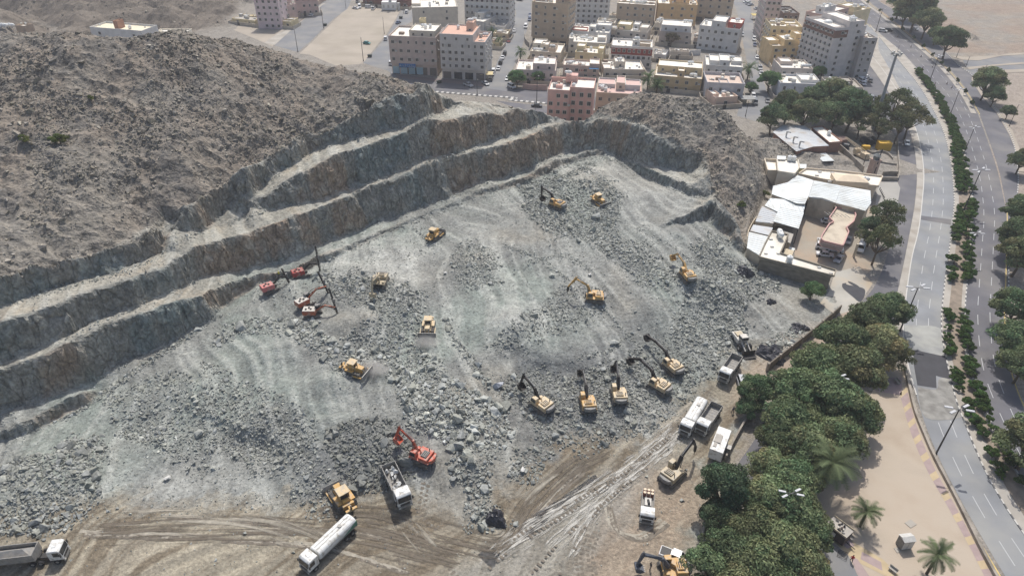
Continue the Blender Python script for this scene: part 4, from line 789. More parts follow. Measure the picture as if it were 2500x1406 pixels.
    for i in range(dish*2+1): 
        fx, fy = rr.uniform(.1, .9), rr.uniform(.15, .85)
        if not any(x0-.05 <= fx <= x1+.05 and y0-.05 <= fy <= y1+.05 for (x0, x1, y0, y1, *_) in up): linkmesh('satellite_dish' if rr.random() < .6 else 'roof_unit', DISH if rr.random() < .6 else ACM, t, (fx*L, fy*d, hr+(.06 if 1 else 0)+.3), (0, 0, rr.random()*6))
    if cat == 'house' and z0 == 0:
        g = 1.6; ym = wallmat((186, 176, 160)); b = MB(); b.box(-g, L+g, -g-.2, -g, 0, 1.9).box(-g-.2, -g, -g, d*.9, 0, 1.9).box(L+g, L+g+.2, -g, d*.9, 0, 1.9).build('yard_wall', ym, t); MB().box(L*.3, L*.3+1.6, -g-.24, -g-.2, 0, 1.85).build('gate', darkm, t)
    return t, L, d, h
pb = (190, 174, 164); cream = (205, 196, 180); white = (208, 206, 202); grw = (196, 192, 186); tanb = (182, 164, 142); orng = (213, 180, 134); pinkc = (212, 172, 160); yel = (216, 200, 160); peach = (214, 186, 166); lpink = (206, 190, 182)
def E1(*a): return z1(*a)[0]
def E2(*a): return z2(*a)[0]
def E3(*a): return z3(*a)[0]
t, L, d, h = bld('pinkish beige corner block of flats with a blue shop sign on its front', E1(1383, 312), E1(1797, 330), hfrom(E1(1440, 650), E1(1383, 312)), 19, pb, 3, 6, 'apartment building', up=[(.42, .98, .1, .8, 2.6, cream), (.5, .62, .82, .98, 4.5, yel)], tanks=[(.72, .4, 0), (.8, .5, 0), (.65, .55, 1)], gf=5.2, sideR=3, ac=.9)
sg = MB().box(L*.18, L*.54, -.22, -.02, 3.6, 5.35).build('shop_sign', mat('sign_blue', lin(38, 104, 160), .5, var=.03), t)
for i in range(4): MB().box(L*(.03+.17*i), L*(.03+.17*i+.14), .98, 1.09, .3, 3.6).build('shop_window', mat('shop_glass', lin(150, 178, 188), .3), t)
try:
    fc = bpy.data.curves.new('lettering', 'FONT'); fc.body = '\u0644\u0628\u0627\u0628\u0644\u0627 \u0629\u064a\u0644\u062f\u064a\u0635'; fc.size = 1.35; fc.align_x = 'CENTER'; fc.extrude = .01
    fo = bpy.data.objects.new('lettering', fc); fme = bpy.data.meshes.new_from_object(fo); bpy.data.objects.remove(fo); fme.materials.clear(); fme.materials.append(kerbw); linkmesh('lettering', fme, sg, (L*.36, -.24, 4.05), (math.pi/2, 0, 0))
except Exception as ex: print('font', ex)
t, L, d, h = bld('pale six storey block with terracotta roof terraces and shops below', E1(1832, 350), E1(2226, 370), hfrom(E1(1850, 690), E1(1832, 350)), 19, grw, 4, 7, 'apartment building', up=[(0, .74, 0, .95, 3.1, grw), (.5, .66, .5, .9, 6, peach)], tanks=[(.56, .7, 1), (.9, .7, 1), (.3, .6, 0)], gf=4.8, sideR=4, ac=.8, roof=mat('roof_terracotta', lin(206, 168, 148), .85, var=.1))
bld('tall blank cream building with a dark vertical glazed strip', E1(1590, 68), E1(1990, 60), 15, 22, cream, 4, 2, 'apartment building', up=[(0, .2, .3, .9, .9)], tanks=[(.4, .4)], ac=0, skip=2)
bld('white block of flats crowded with air conditioners at the top edge', E1(2045, -95), E1(2445, -75), 21, 16, white, 6, 9, 'apartment building', ac=1.6, sideR=3)
bld('low grey white villa behind the terracotta roofed block', E1(2060, 172), E1(2215, 192), 8, 17, grw, 2, 2, up=[(.1, .6, .4, .9, 2.6)], tanks=[(.3, .2), (.7, .6, 1)])
bld('low grey annex with bare roof beside the street corner', E1(2222, 225), E1(2400, 235), 5.5, 12, grw, 1, 3, roof=roofg)
bld('pale pink block of flats at the top left of the town', E1(205, -25), E1(415, -20), 17, 14, (210, 192, 192), 5, 4, 'apartment building', sideR=2, ac=.4)
bld('low pink wing beside the pale pink flats', E1(412, 72), E1(580, 36), 10, 12, (196, 172, 164), 3, 3, 'apartment building', up=[(.5, 1, .3, 1, 2.8)], ac=.5)
bld('pinkish house behind the street wall at the top left', E1(560, -40), E1(760, -50), 12, 12, (198, 176, 168), 3, 4)
bld('low yellow yard building with small square windows', E1(225, 172), E1(535, 190), 4.0, 8, yel, 1, 5, roof=roofg, ac=0, ph=.4)
bld('long low yellow wall building beside the white gate', E1(20, 160), E1(222, 182), 3.2, 10, yel, 1, 2, roof=roofg, ac=0, ph=.3)
bld('low brown brick building along the far side of the lot', E1(1160, -25), E1(1550, 5), 5.5, 9, (134, 98, 86), 1, 8, roof=roofg, ac=.4)
bld('tall tan block of flats with rows of dark windows beside the street', E2(497, 14), E2(815, 42), hfrom(E2(505, 380), E2(497, 14)), 15, tanb, 5, 4, 'apartment building', up=[(.6, 1, .2, .9, 2.8), (0, .35, .4, .9, 1.2)], sideR=5, ac=1.0, gf=3.6, ledge=True)
bld('white block of flats with brown vertical strips at the top edge', E2(885, -75), E2(1180, -65), 18, 13, white, 6, 6, 'apartment building', ac=.9, sideR=3)
bld('wide tan block with a cluttered roof at the top edge', E2(1238, 28), E2(1568, 48), 11.5, 15, (196, 176, 152), 3, 5, 'apartment building', tanks=[(.5, .4), (.6, .4), (.7, .5, 1), (.35, .5)], ac=.9, dish=4)
bld('orange tan block of flats at the top edge', E2(1595, 30), E2(1942, 45), 12, 15, orng, 3, 4, 'apartment building', up=[(.3, .8, .3, .9, 2.8)], tanks=[(.15, .4), (.9, .5)], ac=.8)
bld('beige block above a row of ground floor parking bays', E2(1945, -45), E2(2262, -25), 15, 15, (196, 178, 154), 3, 4, 'apartment building', gf=3.4, ac=.6)
bld('white stepped block with arched windows beside the right street', E2(1958, 220), E2(2312, 258), hfrom(E2(1950, 425), E2(1958, 220)), 15, white, 3, 6, 'apartment building', up=[(.28, .62, .02, .9, 3.1), (.66, 1, .2, .9, 2.6, (176, 92, 80))], tanks=[(.1, .5), (.85, .6)], ac=.4)
bld('greyish two storey house with a white upper floor behind a bare tree', E2(1610, 270), E2(1888, 290), hfrom(E2(1600, 392), E2(1610, 270)), 13, (182, 170, 160), 2, 4, up=[(.02, .96, .12, .95, 3.1, white)], tanks=[(.75, .8, 1), (.9, .8, 1)], ac=.6)
bld('white house with a domed yellow roof room', E2(1225, 260), E2(1502, 285), 5.6, 12, (208, 198, 184), 2, 5, up=[(0, .42, .3, .9, 2.4, yel), (.48, .68, .4, .9, 2.6, white), (.72, .98, .2, .8, 2)], tanks=[(.6, .2), (.85, .9)], dish=3)
bld('pale house with a corrugated roof shed and red tiles on its roof', E2(842, 268), E2(1168, 290), 7, 13, white, 2, 5, up=[(0, .4, .1, .5, .7, (186, 120, 106)), (.45, .62, .1, .6, 2.6), (.62, 1, .5, .95, 2.3)], tanks=[(.1, .8), (.5, .85)], dish=3)
bld('broad white villa with a cluttered flat roof', E2(815, 362), E2(1142, 378), 7, 12, (210, 204, 194), 2, 5, up=[(0, .12, 0, .6, 1.8), (.75, .98, .4, .9, 1.5)], tanks=[(.35, .6, 1), (.55, .5, 1), (.45, .8, 0), (.06, .4, 0)], dish=3)
bld('cream villa with a white canopy on the roof beside the left palms', E2(478, 445), E2(746, 462), 6.4, 14, (206, 192, 170), 2, 4, up=[(0, .42, .45, .98, 2.2, cream), (.3, .55, .3, .7, 2.4)], tanks=[(.3, .2), (.15, .2)])
bld('pinkish white house behind two round green trees', E2(352, 604), E2(702, 618), hfrom(E2(360, 722), E2(352, 604)), 13, lpink, 2, 5, up=[(.42, .98, .1, .8, 2.8, lpink)], tanks=[(.78, .4, 0), (.6, .6, 1), (.7, .9, 0)], ac=.2, dish=2)
bld('pale yellow stepped house with a bright blue awning', E2(872, 452), E2(1112, 470), 7.6, 9, yel, 2, 2, up=[(0, .3, .4, 1, 2), (.78, 1, .3, .9, 1.8)], tanks=[(.5, .7)], ac=.3)
t, L, d, h = bld('dusty pink house with a row of diamond ornaments', E2(768, 566), E2(1084, 580), 6.2, 8, (196, 174, 160), 2, 4, up=[(.72, 1, 0, .9, 1.4)], tanks=[(.2, .5, 1), (.15, .4, 1)], ac=.3)
MB().box(L*.72, L*.98, -1.6, -.05, 5.2, 5.35).build('awning', mat('awning_blue', lin(92, 152, 196), .6), t)
for i in range(5): MB().box(L*(.4+.055*i)-.22, L*(.4+.055*i)+.22, -.06, .0, 3.6, 4.3).build('ornament', redt, t)
bld('long house with a dark red upper floor and white lower floors', E2(1190, 396), E2(1547, 416), hfrom(E2(1185, 575), E2(1190, 396)), 14, (208, 202, 196), 3, 8, 'apartment building', band=(138, 66, 58), up=[(.5, .68, .3, .6, 2.2, white), (.68, .95, .2, .5, 1.2, tanb)], tanks=[(.6, .5, 1)], ac=.9, sideR=2, dish=3)
bld('low flat cream house with two dishes in front of the red and white house', E2(1120, 602), E2(1478, 608), 4.4, 13, (208, 196, 180), 1, 5, up=[(.3, .55, .3, .8, 2.4, (200, 190, 176)), (0, .2, 0, .5, .7)], tanks=[(.42, .5, 1)], dish=4)
t, L, d, h = bld('tall salmon pink block of flats rising behind the quarry rim', E2(634, 778), E2(824, 790), 16.4, 13, pinkc, 5, 3, 'apartment building', up=[(0, 1, .9, 1, 1.2)], ac=.5, dish=0)
MB().box(L+.02, L+P(*E2(1030, 735), 17).x-P(*E2(824, 728), 17).x, .9, 13, 0, 16.6).build('wall', wallmat(pinkc), t)
L2x = L+P(*E2(1030, 735), 17).x-P(*E2(824, 728), 17).x; parapet(L2x-L-.02, 12.1, 16.6, .9, wallmat(pinkc), t, L+.02, .9); MB().box(L+.3, L2x-.3, 1.2, 12.8, 16.61, 16.66).build('roof', roofm, t)
for k in range(5):
    for i in range(3): linkmesh('window', wmesh(1.3, 1.5), t, (L+(L2x-L)*(i+.5)/3, .85, 1.9+3.2*k))
MB().box(L*.7, L*1.25, 9, 12.7, 16.7, 19.2).build('upper_storey', wallmat(pinkc), t); linkmesh('water_tank', TKM[1], t, (L*.8, 10, 19.2)); linkmesh('water_tank', TKM[0], t, (L+1.2, 2.4, 16.66))
bld('tan house with big white tanks beside the salmon pink flats', E2(1056, 803), E2(1456, 826), 9.0, 15, (190, 174, 154), 2, 5, up=[(.02, .4, .5, .95, 1.0, white), (.42, .62, .35, .9, 2.6, cream), (.62, .96, .4, .85, 1.6, white)], tanks=[(.12, .3, 0), (.2, .2, 0), (.1, .42, 1)], roof=mat('roof_pink', lin(206, 176, 166), .85, var=.1), ac=.4, dish=2)
bld('wide yellow tan house with a set back upper floor and slender windows', E2(1560, 655), E2(1978, 690), hfrom(E2(1605, 790), E2(1600, 658)), 14, (196, 172, 134), 2, 5, up=[(.04, .98, .4, .98, 2.9, (206, 186, 150)), (.48, .62, .1, .38, 2.6)], tanks=[(.86, .25, 0), (.72, .8, 1), (.8, .3, 1)], ac=.2)
bld('grey white house with a pink gravel roof by the right street', E2(2022, 716), E2(2352, 732), 8.0, 13, (192, 190, 190), 2, 4, ph=1.4, up=[(.35, .6, .05, .45, .5)], roof=mat('roof_gravel', lin(204, 184, 168), .9, var=.2), ac=.7, dish=3)
bld('white house with a canopy and round tank by the right street', E2(2012, 566), E2(2334, 588), 7.6, 13, (206, 202, 196), 2, 5, up=[(.1, .38, .2, .9, 1.6, white), (.36, .65, .1, .8, 2.4, white), (.7, 1, .4, .95, 1.2)], tanks=[(.72, .7, 1), (.25, .95, 0)], ac=.4, dish=2)
bld('small peach house poking up behind the rocky knoll', E2(2095, 850), E2(2292, 838), 4.6, 8, (214, 188, 170), 1, 1, up=[(0, .3, .3, 1, .8)], tanks=[(.65, .6, 1)], ac=0)
# right-hand blocks
t, L, d, h = bld('tall pale tower with brown brick trim standing beside the highway', E3(865, 246), E3(1130, 226), hfrom(E3(742, 690), E3(865, 246)), 22, (204, 197, 192), 8, 2, 'apartment building', up=[(.42, .9, 0, .9, 2.9, (204, 197, 192)), (0, .4, .1, .9, .5)], tanks=[(.55, .1, 0), (.62, .2, 0), (.7, .15, 1), (.8, .3, 1)], sideL=7, ac=1.2, ph=1.2)
MB().box(-.06, L*.42, -.06, 22.0, h-4.6, h-1.3).build('brick_band', wallmat((128, 100, 88)), t); MB().ball((L*.3, 12, h-.6), 2.2, 14, 6, .6).build('roof_dome', tankm, t, smooth=True)
bld('grey wing of the pale tower with small side windows and a rooftop dome', E3(1108, 332), E3(1226, 332), hfrom(E3(992, 690), E3(1108, 332)), 14, (178, 172, 168), 7, 2, 'apartment building', ac=.3, tanks=[(.5, .5, 1)], dish=1, sideR=2)
bld('brick sided block of flats with a white roof behind the pale tower', E3(602, 100), E3(735, 128), 22, 26, (186, 160, 150), 7, 3, 'apartment building', sideR=5, ac=1.3, up=[(.2, .8, .2, .6, 2.6, white)], tanks=[(.5, .3, 0), (.7, .4, 0), (.3, .7, 1)], dish=3)
bld('cream block with several small roof rooms at the top of the highway', E3(840, 66), E3(1012, 104), 18, 16, (220, 204, 168), 5, 4, 'apartment building', up=[(0, .5, .2, .8, 1.6), (.6, .9, .1, .6, 2)], tanks=[(.7, .3, 0), (.8, .3, 0), (.9, .5, 1)], ac=.8, dish=3)
bld('tall pinkish block lined with air conditioners at the top of the right street', E3(262, -10), E3(395, -5), 22, 20, (200, 184, 178), 7, 3, 'apartment building', sideL=7, ac=1.4)
bld('low block with a dark grey patterned roof at the top edge', E3(405, 115), E3(545, 118), 12, 18, (150, 130, 118), 4, 3, 'apartment building', roof=mat('roof_dark', lin(110, 108, 106), .9, var=.25, scale=1.2), ac=.6)
bld('pale yellow block of flats with a blank parapet and round tank', E3(300, 226), E3(570, 236), 15, 16, (212, 194, 156), 5, 4, 'apartment building', tanks=[(.35, .9, 0), (.5, .95, 1)], sideL=4, ac=.9, ph=1.3)
bld('yellow ochre stepped house with a blue white tank on top', E3(308, 402), E3(612, 396), 9.5, 13, (216, 188, 142), 3, 4, 'apartment building', up=[(.35, 1, .1, .9, 2.8, (220, 194, 148)), (0, .3, .4, 1, 1.6, (220, 194, 148)), (.68, .88, .2, .7, 5.2, (220, 194, 148))], tanks=[(.5, .4, 1), (.55, .5, 1)], ac=.5)
bld('pale pink villa with three white tanks and carpets on its roof', E3(385, 592), E3(662, 600), 7.6, 12, (202, 190, 178), 2, 4, up=[(.1, .5, .5, .98, 1.2, (206, 192, 180))], tanks=[(.78, .3, 1), (.86, .3, 1), (.94, .3, 1)], ac=.3, dish=2)
bld('white villa with arched windows beside the dark green trees', E3(376, 722), E3(738, 736), hfrom(E3(372, 862), E3(376, 722)), 11, (204, 204, 206), 2, 4, up=[(.55, 1, .3, 1, .8, white)], tanks=[(.85, .6, 0), (.8, .4, 0)], ac=.1, wh=1.7, ww=1.0, ledge=True)
bld('low pale building with small roof sheds below the tall tower', E3(805, 752), E3(1098, 764), 4.4, 11, (196, 186, 172), 1, 5, up=[(.5, .8, .4, .9, 1.2, (150, 140, 132))], tanks=[(.2, .8, 0)], dish=3, roof=roofg)
for i, (a, b, h_, d_, c_, nm) in enumerate([((1150, 585), (1225, 590), 3.2, 7, cream, 'tiny cream outbuilding beside the low flat cream house'), ((1560, 470), (1660, 480), 3.6, 6, white, 'small white walled yard building left of the round court'), ((1700, 448), (1870, 455), 3.4, 5, (200, 190, 176), 'low wall like building with a round arch behind the yellow tan house'), ((1170, 135), (1225, 140), 4.5, 8, cream, 'narrow pale house squeezed between two tall blocks')]):
    bld(nm, E2(*a), E2(*b), h_, d_, c_, 1, 1, ac=.3, dish=1)
for a, b, h_, d_, c_, nm, k in [(E2(1060, 190), E2(1220, 200), 6, 10, cream, 'cream house tucked behind the white domed house', 2), (E2(1300, 420+60), E2(1300, 480), 0, 0, 0, '', 0), (E2(745, 300), E2(812, 306), 5, 9, tanb, 'narrow tan house at the foot of the tall tan block', 1), (E2(1905, 330), E2(1955, 334), 5, 12, (180, 160, 144), 'narrow brown house left of the white stepped block', 1), (E2(1565, 200), E2(1608, 204), 6, 14, cream, 'slim cream house beside the two storey house with the bare tree', 1), (E3(255, 300), E3(298, 302), 8, 12, (196, 170, 140), 'slim tan house between the street walls and the ochre house', 2),
                                (E3(215, 430), E3(300, 436), 4, 9, (200, 184, 160), 'low house with a walled yard beside the right street', 2), (E1(2300, 290), E1(2425, 296), 4, 9, (196, 180, 150), 'low yellowish house behind the palms of the terracotta block', 2), (E2(40, 360), E2(210, 372), 3.5, 8, (190, 176, 140), 'low yellow garden building beside the narrow street', 2), (E2(640, 420), E2(700, 424), 7.5, 8, (190, 170, 150), 'slim tan house behind the cream villa', 2), (E2(1180, 260), E2(1222, 264), 6, 10, (186, 172, 156), 'narrow house left of the white domed house', 1)]:
    if nm: bld(nm, a, b, h_, d_/1.2, c_, k, 2, ac=.5, tanks=[(.4, .5)])
# houses on the far left hill
def hb(label, tl, tr, h, d, c, **k):
    q = hit(*tl); z = q.z-1.0; A = P(tl[0], tl[1], z+h)
    return bld(label, tl, tr, z+h, d, c, z0=z, **k)
hb('long white house with a stair tower behind the left ridge', (218, 66), (345, 76), 5, 12, (214, 212, 208), fl=1, nc=3, ac=0, up=[(.42, .5, .2, .6, 3.4, (170, 130, 110))], tanks=[(.66, .4, 0)], roof=mat('roof_cream', lin(222, 212, 186), .85))
hb('small cream roofed house behind the left ridge', (374, 82), (452, 82), 4, 10, (222, 214, 196), fl=1, nc=2, ac=0, up=[(.1, .4, .3, .8, .5)], dish=2)
hb('tiny stone hut with two white tanks at the far left edge', (36, 62), (60, 64), 3.5, 5, (176, 156, 136), fl=1, nc=1, ac=0)
for lb, u in (('left white tank on the far left hill', 9), ('right white tank on the far left hill', 27)):
    q = hit(u, 70); o = linkmesh('water_tank', TKM[1], loc=(q.x, q.y, q.z), scale=(1.6, 1.6, 1.6)); setp(o, lb, 'water tank', None)
# utility box with tower at the top of the lot
q = P(*E1(1330, 95)); t = thing('utility_cabin', 'white cabin with a pale stack at the top of the sandy lot', 'utility cabin', q, 0); MB().box(0, 9, 0, 5, .3, 5).build('body', tankm, t); MB().box(4.5, 6.2, 1, 2.6, 5, 11).build('stack', acm, t)
for i in range(3): MB().box(.6+i*3, 1.8+i*3, -.08, 0, 1.6, 3.4).build('panel', acm, t)
MB().tube((10.5, 1, 0), (10.5, 1, 4.5), .9, .9, 10).build('tank', acm, t)
# ================================================================ COMPOUND beside the pit
tin = mat('corrugated_roof', lin(212, 216, 214), .55, var=.08, scale=.3, dirt=lin(190, 190, 183), dirts=.25, spec=.4); tin2 = mat('corrugated_grey', lin(186, 189, 190), .55, var=.08, scale=.3, dirt=lin(168, 158, 146), dirts=.3)
brick = mat('brick_wall', lin(146, 110, 94), .9, var=.25, scale=2, stretch=(1, 1, 4)); stone = mat('rough_block_wall', lin(142, 134, 120), .95, var=.25, scale=1.2, bump=.4, dirt=lin(112, 104, 92), dirts=.6, stretch=(1, 1, 2.2)); beige = mat('wall_beige', lin(196, 184, 164), .9, var=.08, dirt=lin(170, 158, 140), dirts=.5)
def shed(label, px, h, wm, rm, cat='shed', eave=.35, t_=.12, hs=None, ribs=True, par=0.0, open_=False, z0=0.0, name='shed'):
    hs = hs or [h]*len(px); w = [P(u, v, z) for (u, v), z in zip(px, hs)]; c = sum(w, Vector())/len(w); c.z = 0
    t = thing(name, label, cat, c); loc = [(p.x-c.x, p.y-c.y) for p in w]; ins = [(x*.95, y*.95) for x, y in loc]; n = len(loc)
    ar = sum(loc[i][0]*loc[(i+1) % n][1]-loc[(i+1) % n][0]*loc[i][1] for i in range(n))
    if ar < 0: loc = loc[::-1]; ins = ins[::-1]; hs = hs[::-1]
    b = MB()
    if not open_:
        b.raw([(x, y, 0) for x, y in ins]+[(x, y, z-.7) for (x, y), z in zip(ins, hs)], [tuple(range(n, 2*n))]+[(i, (i+1) % n, n+(i+1) % n, n+i) for i in range(n)]); b.build('wall', wm, t)
    else:
        for (x, y), z in zip(ins, hs): MB().tube((x, y, 0), (x, y, z-.1), .12, .12, 6).build('post', darkm, t)
    if not open_: bb = MB(); [bb.bar((ins[i][0], ins[i][1], hs[i]-.45), (ins[(i+1) % n][0], ins[(i+1) % n][1], hs[(i+1) % n]-.45), .2, .6) for i in range(n)]; bb.build('eave_wall', wm, t)
    r = MB(); vs = [(x, y, z) for (x, y), z in zip(loc, hs)]; tri = tessellate_polygon([[Vector((x, y, 0)) for x, y in loc]])
    r.raw(vs+[(x, y, z-t_) for x, y, z in vs], [tuple(q) for q in tri]+[tuple(n+k for k in q[::-1]) for q in tri]+[(i, n+i, n+(i+1) % n, (i+1) % n) for i in range(n)])
    me = r.mesh('roof', rm); bm = bmesh.new(); bm.from_mesh(me); bmesh.ops.recalc_face_normals(bm, faces=bm.faces); bm.to_mesh(me); bm.free(); ro = linkmesh('roof', me, t)
    if ribs:      # standing seams of the roofing sheets
        e = max(range(n), key=lambda i: math.dist(loc[i], loc[(i+1) % n])); a = Vector(loc[e]); d = (Vector(loc[(e+1) % n])-a).normalized(); nn = Vector((-d.y, d.x)); b = MB(); L = math.dist(loc[e], loc[(e+1) % n])
        A = np.array([[x, y, 1] for x, y in loc]); co = np.linalg.lstsq(A, np.array(hs), rcond=None)[0]; k = 1.0
        ext_ = [(Vector(p)-a).dot(d) for p in loc]; k = min(ext_)+1.2
        while k < max(ext_)-.3:
            ts = []
            for i in range(n):
                p, q = Vector(loc[i]), Vector(loc[(i+1) % n]); s0, s1 = (p-a).dot(d)-k, (q-a).dot(d)-k
                if s0*s1 < 0: m = p.lerp(q, s0/(s0-s1)); ts.append((m-a).dot(nn))
            if len(ts) >= 2:
                p = a+d*k+nn*(min(ts)+.05); q = a+d*k+nn*(max(ts)-.05); f = lambda v: float(co[0]*v.x+co[1]*v.y+co[2])+.03
                b.bar((p.x, p.y, f(p)), (q.x, q.y, f(q)), .10, .07)
            k += 1.2
        if b.v: b.build('roof_seam', rm, t)
    if par:
        b = MB()
        for i in range(n):
            p, q = Vector(loc[i]), Vector(loc[(i+1) % n]); b.bar((p.x, p.y, hs[0]+par/2), (q.x, q.y, hs[0]+par/2), .3, par)
        b.build('parapet', wm, t)
    return t, c, loc
def onroof(t, c, u, v, h, me, name, s=1.0, rz=0): p = P(u, v, h); return linkmesh(name, me, t, (p.x-c.x, p.y-c.y, h), (0, 0, rz), (s, s, s))
CHM = MB().tube((0, 0, 0), (0, 0, 1.6), .25, .25, 8).tube((0, 0, 1.5), (1.0, -.6, 1.5), .25, .25, 8).mesh('chimney', acm)
t, c, _ = shed('large grey metal roofed workshop with three bent chimneys beside the trees', z4(310, 152, 402, 90, 592, 96, 800, 272, 668, 277, 515, 320), 5, brick, tin2, 'workshop', hs=[4.6, 4.8, 5.2, 5.2, 5.0, 4.4])
for u, v in z4(425, 190, 487, 235, 540, 275): onroof(t, c, u, v, 4.9, CHM, 'chimney', 1.2)
t, c, _ = shed('long brick building with pale flat roof beside the grey workshop', z4(645, 118, 742, 106, 912, 240, 802, 250), 4.6, brick, roofm, 'building', ribs=False, par=.35); onroof(t, c, *z4(795, 180)[0], 4.6, TKM[0], 'water_tank')
shed('small brick lean-to behind the long brick building', z4(860, 180, 940, 185, 968, 215, 905, 225), 3, brick, mat('roof_brownish', lin(128, 108, 100), .9), 'shed', ribs=False)
shed('small open sided tin shed in front of the grey workshop', z4(672, 342, 770, 333, 846, 402, 745, 407), 2.8, darkm, tin, 'shed')
t, c, _ = shed('cream two storey house with two round tanks at the foot of the cliff', z4(345, 392, 525, 400, 542, 465, 497, 522, 352, 500), 6.4, wallmat((214, 206, 190)), roofm, 'house', ribs=False, par=.5, name='house')
for u, v in z4(450, 405, 487, 408): onroof(t, c, u, v, 6.4, TKM[0], 'water_tank', 1.1)
for q in z4(372, 540, 405, 542, 440, 548): p = P(*q, 2.2)
shed('roofless cream annex with high parapets left of the two storey house', z4(232, 404, 336, 410, 350, 508, 262, 505), 4.6, wallmat((216, 204, 184)), roofm, 'annex', ribs=False, par=1.0)
shed('small pale tin cabin behind the round tanks', z4(348, 358, 425, 362, 420, 392, 346, 388), 7.0, beige, tin, 'cabin', ribs=False)
shed('little pale yellow store at the end of the mosque roof', z4(533, 430, 604, 432, 602, 466, 540, 468), 4.2, wallmat((200, 196, 150)), tin, 'store', ribs=False)
t, c, loc = shed('long cream flat roofed prayer hall beside the minaret', z4(600, 478, 905, 502, 1135, 530, 1262, 545, 1226, 632, 900, 597, 745, 572, 528, 524), 5.0, wallmat((206, 192, 172)), mat('roof_cream2', lin(230, 222, 206), .85, var=.08, scale=.3), 'prayer hall', ribs=False, par=.6, name='prayer_hall')
p = P(*z4(978, 560)[0], 6.2); MB().box(-5, 5, -3, 3, 0, 1.6).raw([(-5, -3, 1.6), (5, -3, 1.6), (5, 3, 1.6), (-5, 3, 1.6), (-2, 0, 2.5), (2, 0, 2.5)], [(0, 1, 5, 4), (1, 2, 5), (2, 3, 4, 5), (3, 0, 4)]).build('roof_lantern', wallmat((222, 204, 178)), t, loc=(p.x-c.x, p.y-c.y, 4.95), rot=(0, 0, -.12))
onroof(t, c, *z4(1100, 590)[0], 5, TKM[1], 'water_tank', 1.2)
for u, v in z4(715, 500, 825, 508, 690, 530, 1060, 530, 800, 585, 875, 590): onroof(t, c, u, v, 5.0, ACM, 'roof_unit', 1.2)
shed('western bay of the long ribbed metal roofs', z4(525, 527, 665, 573, 625, 700, 590, 776, 520, 772, 300, 692, 312, 622, 440, 590), 6, beige, tin, 'workshop', hs=[5.6, 6.2, 6.2, 6.0, 5.8, 5.4, 5.2, 5.4])
t, c, _ = shed('middle bay of the long ribbed metal roofs with a big doorway', z4(667, 573, 905, 620, 857, 768, 742, 726, 622, 716), 7, beige, tin, 'workshop', hs=[6.4, 6.8, 6.8, 7.2, 6.2])
a = P(*z4(625, 742)[0], 0); 
t, c, _ = shed('eastern bay of the long ribbed metal roofs by the trees', z4(906, 619, 1160, 662, 1166, 770, 1116, 838, 975, 798, 859, 770), 7, beige, tin, 'workshop', hs=[6.8, 7, 6.8, 6.6, 7.2, 6.8])
shed('lower metal roof just south of the western bay', z4(288, 728, 420, 738, 592, 790, 575, 852, 350, 845, 238, 792), 5.0, beige, tin, 'workshop', hs=[4.8, 5.4, 5.2, 5, 5, 4.8])
shed('square bright metal canopy over the open bays', z4(372, 800, 581, 852, 536, 993, 316, 930), 5.2, beige, tin, 'canopy', open_=True)
shed('pale metal roof on the cliff side of the bright canopy', z4(215, 798, 352, 850, 318, 948, 158, 930), 4.6, beige, tin2, 'shed')
shed('stained metal roof patch beside the small shrub', z4(140, 958, 310, 985, 282, 1052, 112, 1012), 4.0, beige, tin2, 'shed', ribs=False)
shed('worn silver metal roof at the pit end of the compound', z4(102, 1022, 272, 1062, 205, 1232, 84, 1160), 4.0, beige, tin, 'shed')
t, c, _ = shed('L shaped cream flat roofed workshop with rough block walls above the rubble', z4(298, 1022, 442, 1052, 372, 1214, 858, 1362, 842, 1412, 188, 1246, 240, 1130), 4.4, stone, mat('roof_cream3', lin(226, 221, 208), .85, var=.08, scale=.25, dirt=lin(190, 182, 166), dirts=.15), 'workshop', ribs=False, par=.45)
onroof(t, c, *z4(368, 1065)[0], 4.6, TKM[1], 'water_tank', 1.3, 1.5); onroof(t, c, *z4(447, 1290)[0], 4.4, TKM[0], 'water_tank', 1.2)
for u, v in z4(290, 1085, 300, 1150, 245, 1210, 355, 1210, 710, 1330, 812, 1380): onroof(t, c, u, v, 4.4, ACM, 'roof_unit')
shed('flat grey shed roof behind the pink parapet', z4(395, 1010, 490, 1040, 462, 1120, 440, 1110, 446, 1050), 3.6, beige, roofg, 'shed', ribs=False)
shed('small cream room beside the stacked white sheets', z4(425, 1165, 495, 1185, 470, 1245, 395, 1215), 2.6, beige, mat('roof_tan', lin(196, 182, 156), .9), 'room', ribs=False)
# petrol style canopy with pink fascia
cp = z4(865, 812, 1018, 845, 1030, 885, 1010, 940, 948, 992, 968, 1030, 928, 1128, 915, 1150, 750, 1110, 728, 1088, 735, 1060, 800, 960, 836, 942, 800, 905)
cw = [P(u, v, 5.4) for u, v in cp]; c0 = sum(cw, Vector())/len(cw); c0.z = 0; t = thing('forecourt_canopy', 'hourglass shaped cream canopy with striped pink fascia over parked cars', 'canopy', c0)
lp = [(p.x-c0.x, p.y-c0.y) for p in cw]; pinkf = mat('fascia_pink', lin(188, 148, 140), .7); MB().prism(lp, 4.3, 5.2).build('roof', roofm, t)
for k in range(4): sc_ = 1.015+.012*(3-k); MB().prism([(x*sc_, y*sc_) for x, y in lp], 4.2+.32*k, 4.36+.32*k).build('fascia_band', pinkf if k % 2 == 0 else beige, t)
b = MB(); n = len(lp)
for i in range(n): b.bar((*lp[i], 5.55), (*lp[(i+1) % n], 5.55), .3, .75)
b.build('parapet', pinkf, t)
for x, y in ((-1, -6), (3, -7), (2, 3), (4, 5)): MB().box(x-.25, x+.25, y-.25, y+.25, 0, 4.3).build('column', beige, t)
b = MB()
